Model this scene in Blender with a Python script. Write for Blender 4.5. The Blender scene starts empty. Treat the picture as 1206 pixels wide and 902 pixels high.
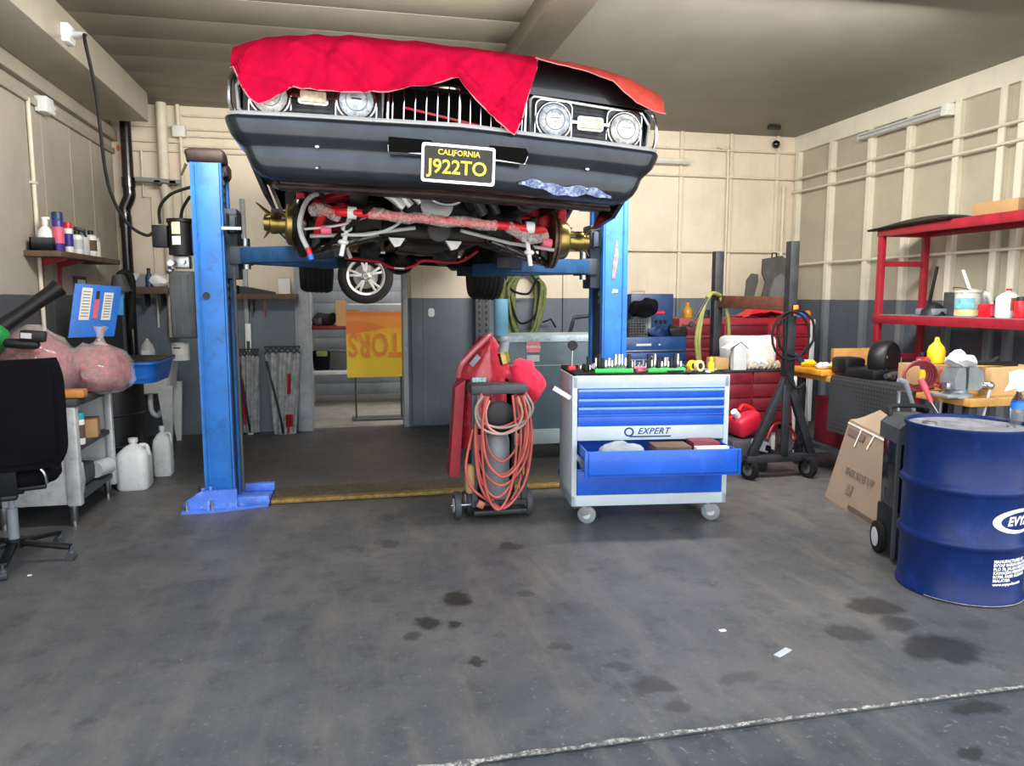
SKY, SUN, REAR, EXPO, BAY = 2.3, 10.0, 60, 0.85, 225
import bpy, bmesh, math, random
from mathutils import Vector, Matrix, Euler, Quaternion
random.seed(7)
SC = bpy.context.scene
COL = SC.collection
PI = math.pi
# ------------------------------------------------------------------ camera model (metres; X along back wall, Y into garage)
F, HC, CX, CY = 870.0, 1.53, 603.0, 451.0
YAW, PIT = math.radians(12.4), math.atan(101/870.0)
_sy, _cy, _sp, _cp = math.sin(YAW), math.cos(YAW), math.sin(PIT), math.cos(PIT)
def _ray(px, py):
    a = (px-CX)/F; b = -(py-CY)/F
    return Vector((_cy*a+_sy*_cp+_sy*_sp*b, -_sy*a+_cy*_cp+_cy*_sp*b, -_sp+_cp*b))
def PY(px, py, Y):
    d = _ray(px, py); t = Y/d.y; return Vector((d.x*t, Y, HC+d.z*t))
def PX(px, py, X):
    d = _ray(px, py); t = X/d.x; return Vector((X, d.y*t, HC+d.z*t))
def PZ(px, py, z):
    d = _ray(px, py); t = (z-HC)/d.z; return Vector((d.x*t, d.y*t, z))
def V(*a): return Vector(a)
# ------------------------------------------------------------------ materials
def lin(c):
    def f(u):
        u /= 255.0
        return u/12.92 if u <= .04045 else ((u+.055)/1.055)**2.4
    return (f(c[0]), f(c[1]), f(c[2]), 1)
def hx(h): return (int(h[0:2],16), int(h[2:4],16), int(h[4:6],16))
def nn(nt, typ, **kw):
    n = nt.nodes.new(typ)
    for k, v in kw.items(): setattr(n, k, v)
    return n
def mixc(nt, fac, a, b, blend='MIX'):
    m = nn(nt, 'ShaderNodeMix', data_type='RGBA', blend_type=blend)
    for sock, v in ((m.inputs[0], fac), (m.inputs[6], a), (m.inputs[7], b)):
        if hasattr(v, 'is_output'): nt.links.new(v, sock)
        else: sock.default_value = v
    return m.outputs[2]
def mth(nt, op, a, b=None, c=None):
    m = nn(nt, 'ShaderNodeMath', operation=op)
    for i, v in enumerate((a, b, c)):
        if v is None: continue
        if hasattr(v, 'is_output'): nt.links.new(v, m.inputs[i])
        else: m.inputs[i].default_value = v
    return m.outputs[0]
def noise(nt, scale, detail=4, rough=.6, vec=None, dist=0):
    n = nn(nt, 'ShaderNodeTexNoise')
    n.inputs['Scale'].default_value = scale; n.inputs['Detail'].default_value = detail
    n.inputs['Roughness'].default_value = rough; n.inputs['Distortion'].default_value = dist
    if vec is None:
        tc = nn(nt, 'ShaderNodeTexCoord'); vec = tc.outputs['Object']
    nt.links.new(vec, n.inputs['Vector'])
    return n.outputs['Fac']
def ramp(nt, fac, p0, p1):
    m = nn(nt, 'ShaderNodeMapRange', interpolation_type='SMOOTHSTEP')
    nt.links.new(fac, m.inputs[0]); m.inputs[1].default_value = p0; m.inputs[2].default_value = p1
    return m.outputs[0]
def newmat(name):
    m = bpy.data.materials.new(name); m.use_nodes = True
    nt = m.node_tree; bs = nt.nodes['Principled BSDF']
    return m, nt, bs
def mat(name, col, rough=.5, metal=0.0, var=.14, scale=7, bump=0.0, bscale=80, dirt=None, dirtamt=.5, trans=0, alpha=1, coat=0, emit=0, sheen=0, ior=None, ramp0=.52, spec=.5):
    m, nt, bs = newmat(name)
    c = lin(hx(col))
    f = noise(nt, scale, 5, .62)
    lo = tuple(x*(1-var) for x in c[:3])+(1,); hi = tuple(min(1, x*(1+var)) for x in c[:3])+(1,)
    o = mixc(nt, ramp(nt, f, .3, .7), lo, hi)
    if dirt:
        g = noise(nt, scale*2.3, 6, .7)
        o = mixc(nt, mth(nt, 'MULTIPLY', ramp(nt, g, ramp0, ramp0+.16), dirtamt), o, lin(hx(dirt)))
    nt.links.new(o, bs.inputs['Base Color'])
    bs.inputs['Metallic'].default_value = metal
    r = noise(nt, scale*1.7, 4, .6)
    nt.links.new(mth(nt, 'MULTIPLY_ADD', r, .16, rough-.08), bs.inputs['Roughness'])
    if bump:
        b = nn(nt, 'ShaderNodeBump'); b.inputs['Strength'].default_value = bump; b.inputs['Distance'].default_value = .004
        nt.links.new(noise(nt, bscale, 4, .6), b.inputs['Height']); nt.links.new(b.outputs[0], bs.inputs['Normal'])
    bs.inputs['Transmission Weight'].default_value = trans
    bs.inputs['Alpha'].default_value = alpha
    bs.inputs['Specular IOR Level'].default_value = spec
    bs.inputs['Coat Weight'].default_value = coat
    bs.inputs['Sheen Weight'].default_value = sheen
    if ior: bs.inputs['IOR'].default_value = ior
    if emit:
        bs.inputs['Emission Color'].default_value = c; bs.inputs['Emission Strength'].default_value = emit
    return m
# ------------------------------------------------------------------ mesh builder
class B:
    def __init__(s): s.bm = bmesh.new()
    def _xf(s, vs, M):
        for v in vs: v.co = M @ v.co
    def box(s, c, size, rot=(0,0,0), bev=0.0, seg=2):
        g = bmesh.ops.create_cube(s.bm, size=1)
        vs = g['verts']
        s._xf(vs, Matrix.Diagonal((size[0], size[1], size[2], 1)))
        if bev:
            es = list({e for v in vs for e in v.link_edges})
            r = bmesh.ops.bevel(s.bm, geom=es, offset=min(bev, min(size)*.49), segments=seg, affect='EDGES', profile=.5)
            vs = list({v for f in r['faces'] for v in f.verts} | {v for v in vs if v.is_valid})
        s._xf(vs, Matrix.Translation(Vector(c)) @ (rot if isinstance(rot, Matrix) else Euler(rot).to_matrix().to_4x4()))
        return s
    def bb(s, a, b, bev=0.0):
        a = Vector(a); b = Vector(b)
        return s.box((a+b)/2, [abs(b[i]-a[i]) for i in range(3)], bev=bev)
    def bar(s, p0, p1, w, d, bev=0.0, up=(0,0,1)):
        p0 = Vector(p0); p1 = Vector(p1); z = (p1-p0); L = z.length; z = z.normalized()
        u = Vector(up)
        if abs(z.dot(u)) > .98: u = Vector((0,1,0))
        x = u.cross(z).normalized(); y = z.cross(x)
        M = Matrix((x, y, z)).transposed().to_4x4()
        return s.box((p0+p1)/2, (w, d, L), rot=M, bev=bev)
    def cyl(s, p0, p1, r, r2=None, seg=18, cap=True):
        p0 = Vector(p0); p1 = Vector(p1); r2 = r if r2 is None else r2
        z = (p1-p0); L = z.length
        g = bmesh.ops.create_cone(s.bm, cap_ends=cap, segments=seg, radius1=max(r, 1e-5), radius2=max(r2, 1e-5), depth=L)
        q = Vector((0,0,1)).rotation_difference(z.normalized())
        s._xf(g['verts'], Matrix.Translation((p0+p1)/2) @ q.to_matrix().to_4x4())
        return s
    def ball(s, c, r, seg=14, rot=(0,0,0)):
        if not hasattr(r, '__len__'): r = (r, r, r)
        g = bmesh.ops.create_uvsphere(s.bm, u_segments=seg, v_segments=max(6, seg*2//3), radius=1)
        s._xf(g['verts'], Matrix.Translation(Vector(c)) @ Euler(rot).to_matrix().to_4x4() @ Matrix.Diagonal((r[0], r[1], r[2], 1)))
        return s
    def tube(s, pts, r, seg=8, closed=False, smooth=0):
        pts = [Vector(p) for p in pts]
        if smooth: pts = spline(pts, smooth, closed)
        n = len(pts); rs = r if hasattr(r, '__len__') else [r]*n
        if len(rs) != n: rs = [rs[min(len(rs)-1, int(i*(len(rs)-1)/(n-1)+.5))] for i in range(n)]
        rings = []; up = None
        for i in range(n):
            a = pts[(i-1) % n] if (closed or i > 0) else pts[i]
            b = pts[(i+1) % n] if (closed or i < n-1) else pts[i]
            t = (b-a)
            t = t.normalized() if t.length > 1e-9 else Vector((0,0,1))
            if up is None:
                up = Vector((0,0,1)) if abs(t.z) < .9 else Vector((0,1,0))
            up = (up - t*up.dot(t))
            up = up.normalized() if up.length > 1e-6 else t.orthogonal().normalized()
            x = t.cross(up)
            rings.append([s.bm.verts.new(pts[i]+(x*math.cos(k*2*PI/seg)+up*math.sin(k*2*PI/seg))*rs[i]) for k in range(seg)])
        for i in range(n if closed else n-1):
            A = rings[i]; C = rings[(i+1) % n]
            for k in range(seg):
                s.bm.faces.new((A[k], A[(k+1)%seg], C[(k+1)%seg], C[k]))
        if not closed:
            s.bm.faces.new(rings[0][::-1]); s.bm.faces.new(rings[-1])
        return s
    def lathe(s, prof, c=(0,0,0), axis=(0,0,1), seg=28, cap=True):
        q = Vector((0,0,1)).rotation_difference(Vector(axis).normalized()).to_matrix().to_4x4()
        M = Matrix.Translation(Vector(c)) @ q
        rings = []
        for r, z in prof:
            rings.append([s.bm.verts.new(M @ Vector((max(r,1e-5)*math.cos(k*2*PI/seg), max(r,1e-5)*math.sin(k*2*PI/seg), z))) for k in range(seg)])
        for i in range(len(rings)-1):
            for k in range(seg):
                s.bm.faces.new((rings[i][k], rings[i][(k+1)%seg], rings[i+1][(k+1)%seg], rings[i+1][k]))
        if cap:
            s.bm.faces.new(rings[0][::-1]); s.bm.faces.new(rings[-1])
        return s
    def prism(s, poly, plane='XZ', off=0.0, th=.01, M=None):
        def mk(a, b, o):
            p = {'XZ': (a, o, b), 'YZ': (o, a, b), 'XY': (a, b, o)}[plane]
            p = Vector(p); return s.bm.verts.new(M @ p if M else p)
        v0 = [mk(a, b, off) for a, b in poly]; v1 = [mk(a, b, off+th) for a, b in poly]
        n = len(poly)
        s.bm.faces.new(v0[::-1]); s.bm.faces.new(v1)
        for i in range(n): s.bm.faces.new((v0[i], v0[(i+1)%n], v1[(i+1)%n], v1[i]))
        return s
    def grid(s, fn, nu, nv, th=0.0, closeu=False):
        g = [[s.bm.verts.new(fn(i/nu, j/nv)) for j in range(nv+1)] for i in range(nu if closeu else nu+1)]
        fs = []
        for i in range(nu):
            for j in range(nv):
                a = g[i]; b = g[(i+1) % len(g)]
                fs.append(s.bm.faces.new((a[j], b[j], b[j+1], a[j+1])))
        if th:
            nrm = {}
            for f in fs:
                f.normal_update()
                for v in f.verts: nrm[v] = nrm.get(v, Vector((0,0,0)))+f.normal*f.calc_area()
            bnd = [e for e in {e for f in fs for e in f.edges} if len(e.link_faces) == 1]
            back = {}
            for v, n in nrm.items():
                n = n.normalized() if n.length > 1e-12 else Vector((0,0,0))
                back[v] = s.bm.verts.new(v.co-n*th/2); v.co = v.co+n*th/2
            for f in fs: s.bm.faces.new([back[v] for v in reversed(f.verts)])
            for e in bnd:
                a, b = e.verts; s.bm.faces.new((a, b, back[b], back[a]))
        return s
    def xf(s, M):
        for v in s.bm.verts: v.co = M @ v.co
        return s
    def jitter(s, a, sc=9.0):
        from mathutils import noise as mn
        for v in s.bm.verts:
            v.co += mn.noise_vector(v.co*sc)*a
        return s
def spline(pts, k=6, closed=False):
    out = []; n = len(pts)
    for i in range(n if closed else n-1):
        p0 = pts[(i-1) % n] if (closed or i > 0) else pts[i]; p1 = pts[i]
        p2 = pts[(i+1) % n]; p3 = pts[(i+2) % n] if (closed or i+2 < n) else p2
        for j in range(k):
            t = j/k
            out.append(.5*((2*p1)+(p2-p0)*t+(2*p0-5*p1+4*p2-p3)*t*t+(3*p1-p0-3*p2+p3)*t**3))
    if not closed: out.append(pts[-1])
    return out
def rrect(w, h, r, n=4, cx=0, cy=0):
    o = []
    for (sx, sy, a0) in ((1,1,0), (-1,1,PI/2), (-1,-1,PI), (1,-1,1.5*PI)):
        for k in range(n+1):
            a = a0+k*PI/2/n
            o.append((cx+sx*(w/2-r)+r*math.cos(a), cy+sy*(h/2-r)+r*math.sin(a)))
    return o
# ------------------------------------------------------------------ objects
OFF = {}
def link(name, b, m, parent=None, off=None, ang=38):
    bm = b.bm
    bmesh.ops.remove_doubles(bm, verts=bm.verts, dist=1e-6)
    bmesh.ops.recalc_face_normals(bm, faces=bm.faces)
    off = Vector(off) if off is not None else Vector((0,0,0))
    for v in bm.verts: v.co -= off
    lim = math.radians(ang)
    for f in bm.faces: f.smooth = True
    for e in bm.edges:
        if len(e.link_faces) == 2 and e.calc_face_angle(0) > lim: e.smooth = False
    me = bpy.data.meshes.new(name); bm.to_mesh(me); bm.free()
    me.materials.append(m)
    o = bpy.data.objects.new(name, me); COL.objects.link(o)
    if parent: o.parent = parent
    return o
def thing(name, label, cat, loc=(0,0,0), rotz=0, group=None, local=False, rot=None):
    o = bpy.data.objects.new(name, None); COL.objects.link(o)
    o.empty_display_size = .05
    o.location = loc; o.rotation_euler = rot if rot else (0,0,rotz)
    o['label'] = label; o['category'] = cat
    if group: o['group'] = group
    OFF[o.name] = Vector((0,0,0)) if (local or rotz or rot) else Vector(loc)
    return o
def part(name, b, m, parent, label=None, ang=38):
    off = OFF[parent.name]
    o = link(name, b, m, parent, off, ang); OFF[o.name] = off
    if label: o['label'] = label
    return o
def solo(name, b, m, label, cat, group=None, ang=38):
    bm = b.bm; lo = Vector((1e9,)*3); hi = -lo
    for v in bm.verts:
        for i in range(3): lo[i] = min(lo[i], v.co[i]); hi[i] = max(hi[i], v.co[i])
    off = Vector(((lo.x+hi.x)/2, (lo.y+hi.y)/2, lo.z))
    o = link(name, b, m, None, off, ang); o.location = off; OFF[o.name] = off
    o['label'] = label; o['category'] = cat
    if group: o['group'] = group
    return o
def struct(name, b, m, parent=None, ang=38):
    o = link(name, b, m, parent, None, ang); OFF[o.name] = Vector((0,0,0))
    if parent is None: o['kind'] = 'structure'
    return o
def dup(root, loc, rotz=None, label=None, group=None):
    r = root.copy(); COL.objects.link(r); r.location = loc
    if rotz is not None: r.rotation_euler = (0,0,rotz)
    if label: r['label'] = label
    if group: r['group'] = group
    for ch in list(root.children):
        c = ch.copy(); COL.objects.link(c); c.parent = r
        for g in list(ch.children):
            d = g.copy(); COL.objects.link(d); d.parent = c
    return r
def textb(s, size, M, ext=.0015, align='CENTER', shear=0, spacing=1.0, bold=0.0):
    cu = bpy.data.curves.new('t', 'FONT'); cu.body = s; cu.size = size; cu.extrude = ext
    cu.align_x = align; cu.align_y = 'CENTER'; cu.shear = shear; cu.space_character = spacing; cu.offset = bold
    cu.resolution_u = 3
    o = bpy.data.objects.new('t', cu); COL.objects.link(o)
    dg = bpy.context.evaluated_depsgraph_get(); dg.update()
    me = bpy.data.meshes.new_from_object(o.evaluated_get(dg))
    b = B(); b.bm.from_mesh(me); b.xf(M)
    bpy.data.objects.remove(o); bpy.data.curves.remove(cu); bpy.data.meshes.remove(me)
    return b
def front(c, rz=0):      # text facing -Y at c
    return Matrix.Translation(Vector(c)) @ Euler((0,0,rz)).to_matrix().to_4x4() @ Euler((PI/2,0,0)).to_matrix().to_4x4()
def rb(b, x0, y0, x1, y1, Y, dep, bev=0.0, z0=None):
    p = PY(x0, y1, Y); q = PY(x1, y0, Y)
    if z0 is not None: p.z = z0
    return b.bb((p.x, Y, p.z), (q.x, Y+dep, q.z), bev=bev)
# ------------------------------------------------------------------ palette
MT = {}
def mk(k, *a, **kw): MT[k] = mat(k, *a, **kw)
mk('black_plastic', '101114', .45, var=.2, spec=.35)
mk('black_gloss', '0d0e11', .22, coat=.4)
mk('black_rubber', '131313', .75, var=.25, bump=.2, spec=.25)
mk('black_fabric', '0c0c11', .9, bump=.35, bscale=300, spec=.12)
mk('dark_iron', '34363b', .55, metal=.6, var=.3, dirt='4a3626')
mk('greasy', '0d0d0e', .5, metal=.3, var=.5, dirt='241f1a', scale=12)
mk('dark_grey', '3b3e42', .6, var=.2)
mk('mid_grey', '7d8287', .5, var=.1)
mk('light_grey', 'b9bcbe', .45, var=.08)
mk('white_paint', 'dcdcd6', .5, var=.06, dirt='9b958a', dirtamt=.35)
mk('white_plastic', 'dfe2e2', .4, var=.06, dirt='b9b5a8', dirtamt=.4)
mk('chrome', 'd9dadc', .14, metal=1, var=.05)
mk('steel', 'a9adb0', .32, metal=1, var=.12)
mk('brushed', 'c4c7c9', .42, metal=.3, var=.14, dirt='7c7468', dirtamt=.3)
mk('gold_metal', '95814c', .3, metal=1, var=.25, dirt='5f5434')
mk('red_paint', '921a2a', .42, var=.15, dirt='5a1a20', dirtamt=.4)
mk('red_dark', '6b1622', .45, var=.2, dirt='2e0c12', dirtamt=.5)
mk('red_bright', 'd61a2c', .4, var=.1)
mk('lift_blue', '2069b8', .5, var=.16, scale=5, dirt='1d3f6c', dirtamt=.45)
mk('lift_base', '4a73d0', .45, var=.14, scale=6, dirt='9fb4de', dirtamt=.4)
mk('lift_dark', '24303f', .6, var=.3, dirt='15181c')
mk('wood', '9b7a4b', .65, var=.25, scale=9, dirt='5b452b')
mk('wood_dark', '5c4636', .7, var=.25, dirt='33271e')
mk('cardboard', 'a9855a', .8, var=.08, scale=5, bump=.1)
mk('cardboard_grey', '8d7866', .82, var=.07, scale=4, bump=.1)
mk('yellow', 'e3bd1c', .45, var=.1)
mk('orange', 'e07a1e', .5)
mk('blue_bright', '1f74d8', .4, var=.1)
mk('navy', '1b3560', .45, var=.15, dirt='0f1d35')
mk('teal', '2aa0ae', .4)
mk('olive', '6c7444', .6, var=.25, scale=20)
mk('lime', '7c8146', .55, var=.2)
mk('purple', '3c2f86', .4)
mk('pink', 'd65e78', .5)
mk('paper', 'e8e6de', .7, var=.04)
mk('glass_clear', 'f2f6f8', .06, trans=1, ior=1.3, var=.02)
mk('rag_red', 'd4153f', .85, var=.2, scale=30, bump=.3, sheen=.2)
mk('copper', 'b06a52', .5, metal=.2, var=.2)
# ================================================================== ROOM
XL, XR, YB, ZC, YF = -2.4, 5.7, 8.75, 3.56, 2.27
def wall_mat(name, up, low, split, streak=.25, glow=None):
    m, nt, bs = newmat(name)
    g = nn(nt, 'ShaderNodeNewGeometry'); sp = nn(nt, 'ShaderNodeSeparateXYZ'); nt.links.new(g.outputs['Position'], sp.inputs[0])
    n1 = noise(nt, 1.6, 6, .65, g.outputs['Position'])
    mp = nn(nt, 'ShaderNodeMapping'); mp.inputs['Scale'].default_value = (7, 7, .7); nt.links.new(g.outputs['Position'], mp.inputs[0])
    n2 = noise(nt, 1.4, 5, .7, mp.outputs[0])
    cu, cl = lin(hx(up)), lin(hx(low))
    upc = mixc(nt, ramp(nt, n1, .35, .7), cu, tuple(c*.86 for c in cu[:3])+(1,))
    upc = mixc(nt, mth(nt, 'MULTIPLY', ramp(nt, n2, .55, .75), streak), upc, tuple(c*.6 for c in cu[:3])+(1,))
    loc = mixc(nt, ramp(nt, n1, .3, .7), cl, tuple(c*.78 for c in cl[:3])+(1,))
    loc = mixc(nt, mth(nt, 'MULTIPLY', ramp(nt, n2, .56, .72), .45), loc, tuple(min(1, c*1.5) for c in cl[:3])+(1,))
    wob = mth(nt, 'MULTIPLY_ADD', noise(nt, 9, 3, .6, g.outputs['Position']), .012, split-.006)
    f = mth(nt, 'GREATER_THAN', sp.outputs['Z'], wob)
    nt.links.new(mixc(nt, f, loc, upc), bs.inputs['Base Color'])
    bs.inputs['Roughness'].default_value = .55
    b = nn(nt, 'ShaderNodeBump'); b.inputs['Strength'].default_value = .12; b.inputs['Distance'].default_value = .01
    nt.links.new(noise(nt, 14, 4, .6, g.outputs['Position']), b.inputs['Height']); nt.links.new(b.outputs[0], bs.inputs['Normal'])
    return m
MW = wall_mat('cream_wall_paint', 'dccfba', '66707c', 1.52)
MWL = wall_mat('left_wall_paint', 'aaa295', '4c4f53', 1.55, .35)
MWR = wall_mat('right_wall_paint', 'b7af9c', '5a606a', 1.5)
MST = wall_mat('stud_paint', 'e2dcca', '7b8088', 1.5)
MCE = mat('ceiling_paint', '736c60', .5, var=.1, scale=2, bump=.1, bscale=10)
MCE2 = mat('ceiling_smooth_paint', '757168', .5, var=.09, scale=1.5, bump=.15, bscale=3)
MSO = mat('soffit_paint', 'a79f90', .55, var=.1, scale=2)
MPI = mat('painted_pipe', 'd2cab6', .5, var=.08)
MGJ = mat('grey_jamb_paint', '9aa0a6', .45, var=.15, scale=3, dirt='6d7278', dirtamt=.5)

def floor_mat(name, c0, c1, stains):
    m, nt, bs = newmat(name)
    g = nn(nt, 'ShaderNodeNewGeometry'); pos = g.outputs['Position']
    n1 = noise(nt, .9, 8, .68, pos); n2 = noise(nt, 5.5, 6, .7, pos); n3 = noise(nt, 40, 4, .7, pos)
    col = mixc(nt, ramp(nt, n1, .32, .7), lin(hx(c0)), lin(hx(c1)))
    col = mixc(nt, mth(nt, 'MULTIPLY', ramp(nt, n2, .48, .74), .62), col, tuple(c*.45 for c in lin(hx(c0))[:3])+(1,))
    col = mixc(nt, mth(nt, 'MULTIPLY', ramp(nt, n3, .58, .72), .5), col, lin(hx('8b8883')))
    mp = nn(nt, 'ShaderNodeMapping'); mp.inputs['Scale'].default_value = (1.2, .25, 1); mp.inputs['Rotation'].default_value = (0, 0, .25)
    nt.links.new(pos, mp.inputs[0])
    tr = noise(nt, 4.5, 5, .65, mp.outputs[0])
    col = mixc(nt, mth(nt, 'MULTIPLY', ramp(nt, tr, .46, .7), .5), col, lin(hx('6d675f')))
    # oil stains: warped ellipses at measured places
    wn = nn(nt, 'ShaderNodeTexNoise'); wn.inputs['Scale'].default_value = 9; wn.inputs['Detail'].default_value = 5
    nt.links.new(pos, wn.inputs['Vector'])
    wv = nn(nt, 'ShaderNodeVectorMath', operation='MULTIPLY_ADD'); nt.links.new(wn.outputs['Color'], wv.inputs[0])
    wv.inputs[1].default_value = (.16, .16, 0); nt.links.new(pos, wv.inputs[2])
    tot = None
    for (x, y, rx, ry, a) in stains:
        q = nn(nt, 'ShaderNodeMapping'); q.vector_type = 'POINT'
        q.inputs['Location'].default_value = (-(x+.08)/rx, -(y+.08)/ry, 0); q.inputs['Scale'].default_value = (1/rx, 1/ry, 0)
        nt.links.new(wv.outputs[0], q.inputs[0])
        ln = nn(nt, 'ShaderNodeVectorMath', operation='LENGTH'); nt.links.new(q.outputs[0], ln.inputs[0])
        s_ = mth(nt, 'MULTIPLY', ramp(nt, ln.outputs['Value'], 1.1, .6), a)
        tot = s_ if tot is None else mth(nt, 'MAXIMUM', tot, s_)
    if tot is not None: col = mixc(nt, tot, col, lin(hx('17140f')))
    nt.links.new(col, bs.inputs['Base Color'])
    rr = mth(nt, 'MULTIPLY_ADD', n2, .3, .34)
    nt.links.new(rr, bs.inputs['Roughness'])
    b = nn(nt, 'ShaderNodeBump'); b.inputs['Strength'].default_value = .25; b.inputs['Distance'].default_value = .006
    nt.links.new(noise(nt, 30, 6, .7, pos), b.inputs['Height']); nt.links.new(b.outputs[0], bs.inputs['Normal'])
    return m
def st(px, py, rx, ry, a):
    p = PZ(px, py, 0); return (p.x, p.y, rx, ry, a)
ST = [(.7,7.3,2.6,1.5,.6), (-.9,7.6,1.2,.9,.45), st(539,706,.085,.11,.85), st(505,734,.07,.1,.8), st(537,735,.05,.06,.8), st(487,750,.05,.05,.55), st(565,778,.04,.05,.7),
      st(601,643,.08,.1,.65), st(1028,715,.16,.12,.7), st(1000,745,.12,.1,.6), st(1110,765,.22,.14,.75), st(1060,735,.1,.09,.5), st(770,808,.1,.08,.55),
      st(800,835,.06,.06,.45), st(725,785,.06,.05,.4), st(870,800,.12,.05,.35), st(460,640,.06,.1,.45), st(620,698,.05,.06,.45), st(660,762,.05,.05,.4), st(455,610,.06,.08,.4)]
MFL = floor_mat('worn_concrete', '444649', '5f5d5c', ST)
MPV = floor_mat('driveway_concrete', '383b3f', '4b4e52', [st(1150,830,.12,.06,.7), st(1150,885,.06,.05,.7)])
struct('floor', B().bb((-2.6,YF,-.12), (6.0,YB+.1,0)), MFL)
struct('floor_driveway', B().bb((-6,.2,-.14), (9,YF,-.012)), MPV)
struct('floor_street', B().bb((-12,-14,-.14), (16,.2,-.012)), floor_mat('pale_concrete','a8a49c','b6b2aa',[]))
struct('floor_rear', B().bb((-2.6,YB+.1,-.12), (6.0,13,0)), floor_mat('rear_concrete', '7a7670', '928d86', []))
# worn threshold edge
def thr(u, v):
    x = -2.4+8.1*u; n = random.random()
    return Vector((x, YF-.012-(.002+.026*n*max(0.1, math.sin(x*2.1+1)))*(1-v)+v*(.002+.014*random.random()), .004+.003*v))
struct('trim_1', B().grid(thr, 240, 1, .003), mat('worn_edge', '98948d', .85, var=.4, scale=30, dirt='454544', dirtamt=.95, ramp0=.40))
# walls
struct('wall_left', B().bb((XL-.15,YF,-.1), (XL,YB+.15,ZC+.1)), MWL)
struct('wall_right', B().bb((XR,YF,-.1), (XR+.15,YB+.15,ZC+.1)), MWR)
DX0, DX1, DZ = -.43, .61, 2.3
wb = B(); wb.bb((XL-.05,YB,-.1), (DX0,YB+.14,ZC+.1)); wb.bb((DX1,YB,-.1), (XR+.05,YB+.14,ZC+.1)); wb.bb((DX0,YB,DZ), (DX1,YB+.14,ZC+.1))
struct('wall_back', wb, MW)
struct('wall_front', B().bb((-6,YF-.15,3.05), (9,YF,3.9)).bb((-6,YF-.15,-.1), (XL-.1,YF,3.2)).bb((XR+.1,YF-.15,-.1), (9,YF,3.2)), MWR)
# ceiling: boards on the left of the beam, smooth sheet on the right
cb = B(); y = YF
while y < YB:
    cb.box(((XL+1.3)/2, y+.24, ZC+.05), (1.3-XL+.2, .475, .1), bev=.008); y += .48
struct('ceiling', cb, MCE)
struct('ceiling_right', B().bb((1.3,YF-.1,ZC), (XR+.2,YB+.15,ZC+.1)), MCE2)
struct('roof', B().bb((-6,YF-.15,3.72), (9,13.2,3.9)), MCE2)
struct('trim_2', B().bb((1.3,YF,ZC-.16), (1.6,YB,ZC+.01), .01), mat('beam_paint', '3c352b', .55, var=.12))
# left soffit box along the top of the wall
struct('trim_3', B().bb((XL,YF,3.28), (-1.92,8.3,ZC+.01), .01), MSO)
struct('trim_4', B().bb((XL,YF,3.16), (XL+.06,YB,3.28), .01).bb((XL,YF,3.03), (XL+.03,YB,3.09), .01), MSO)
# right wall plate and studs
struct('trim_5', B().bb((XR-.07,YF,ZC-.2), (XR,YB,ZC)), MST)
k = 6
for Yp in (8.68, 8.0, 7.32, 6.74, 6.12, 5.62, 5.42, 4.9, 4.4):
    struct('trim_%d' % k, B().bb((XR-.075,Yp-.03,0), (XR,Yp+.03,ZC-.2), .006).bb((XR-.079,Yp-.045,0), (XR-.06,Yp-.015,ZC-.2)), MST); k += 1
for px in (665, 800, 858, 912):
    p = PY(px, 250, YB)
    struct('trim_%d' % k, B().bb((p.x-.022,YB-.04,0), (p.x+.022,YB,ZC), .005), MW); k += 1
for px in (293, 352):
    p = PY(px, 420, YB)
    struct('trim_%d' % k, B().bb((p.x-.025,YB-.05,0), (p.x+.025,YB,2.6), .005), MGJ); k += 1
struct('trim_%d' % k, B().bb((XR-.09,YF,1.935), (XR-.065,YB,1.96), .004), MST); k += 1
for px in (52, 84, 108):
    p = PX(px, 200, XL)
    struct('trim_%d' % k, B().bb((XL,p.y-.008,0), (XL+.006,p.y+.008,3.05)), MWL); k += 1
# doorway frame, closed grey panel beside it
fr = B(); fr.bb((DX0-.14,YB-.09,0), (DX0,YB+.2,DZ+.06), .008).bb((DX1,YB-.05,0), (DX1+.06,YB+.2,DZ+.06), .008).bb((DX0,YB-.05,DZ), (DX1,YB+.2,DZ+.06))
struct('door_1', fr, MGJ)
pn = struct('door_2', B().bb((DX1+.1,YB-.05,.02), (1.47,YB,DZ+.4), .006).bb((DX1+.24,YB-.058,.02), (DX1+.26,YB-.05,DZ+.4)), MW)
o = struct('lock_plate', B().prism(rrect(.075,.1,.03), 'XZ', YB-.058, .01).cyl((0,YB-.07,-.005), (0,YB-.055,-.005), .018), MT['white_plastic'], pn)
pp = PY(508, 368, YB-.05); o.location = (pp.x, 0, pp.z)
# rear room shell
MRM = mat('rear_siding', '868c93', .5, var=.1)
rw = B(); z = 0
while z < 3.4:
    rw.box((1.5, 11.9, z+.09), (6.5, .05, .179), bev=.006); z += .18
rw.bb((-1.7,11.91,0), (3.5,11.98,3.6))
struct('wall_far', rw, MRM)
struct('wall_far_left', B().bb((-1.6,YB+.1,0), (-1.5,11.95,3.6)), MRM)
struct('wall_far_right', B().bb((3.4,YB+.1,0), (3.5,11.95,3.6)), MRM)
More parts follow.
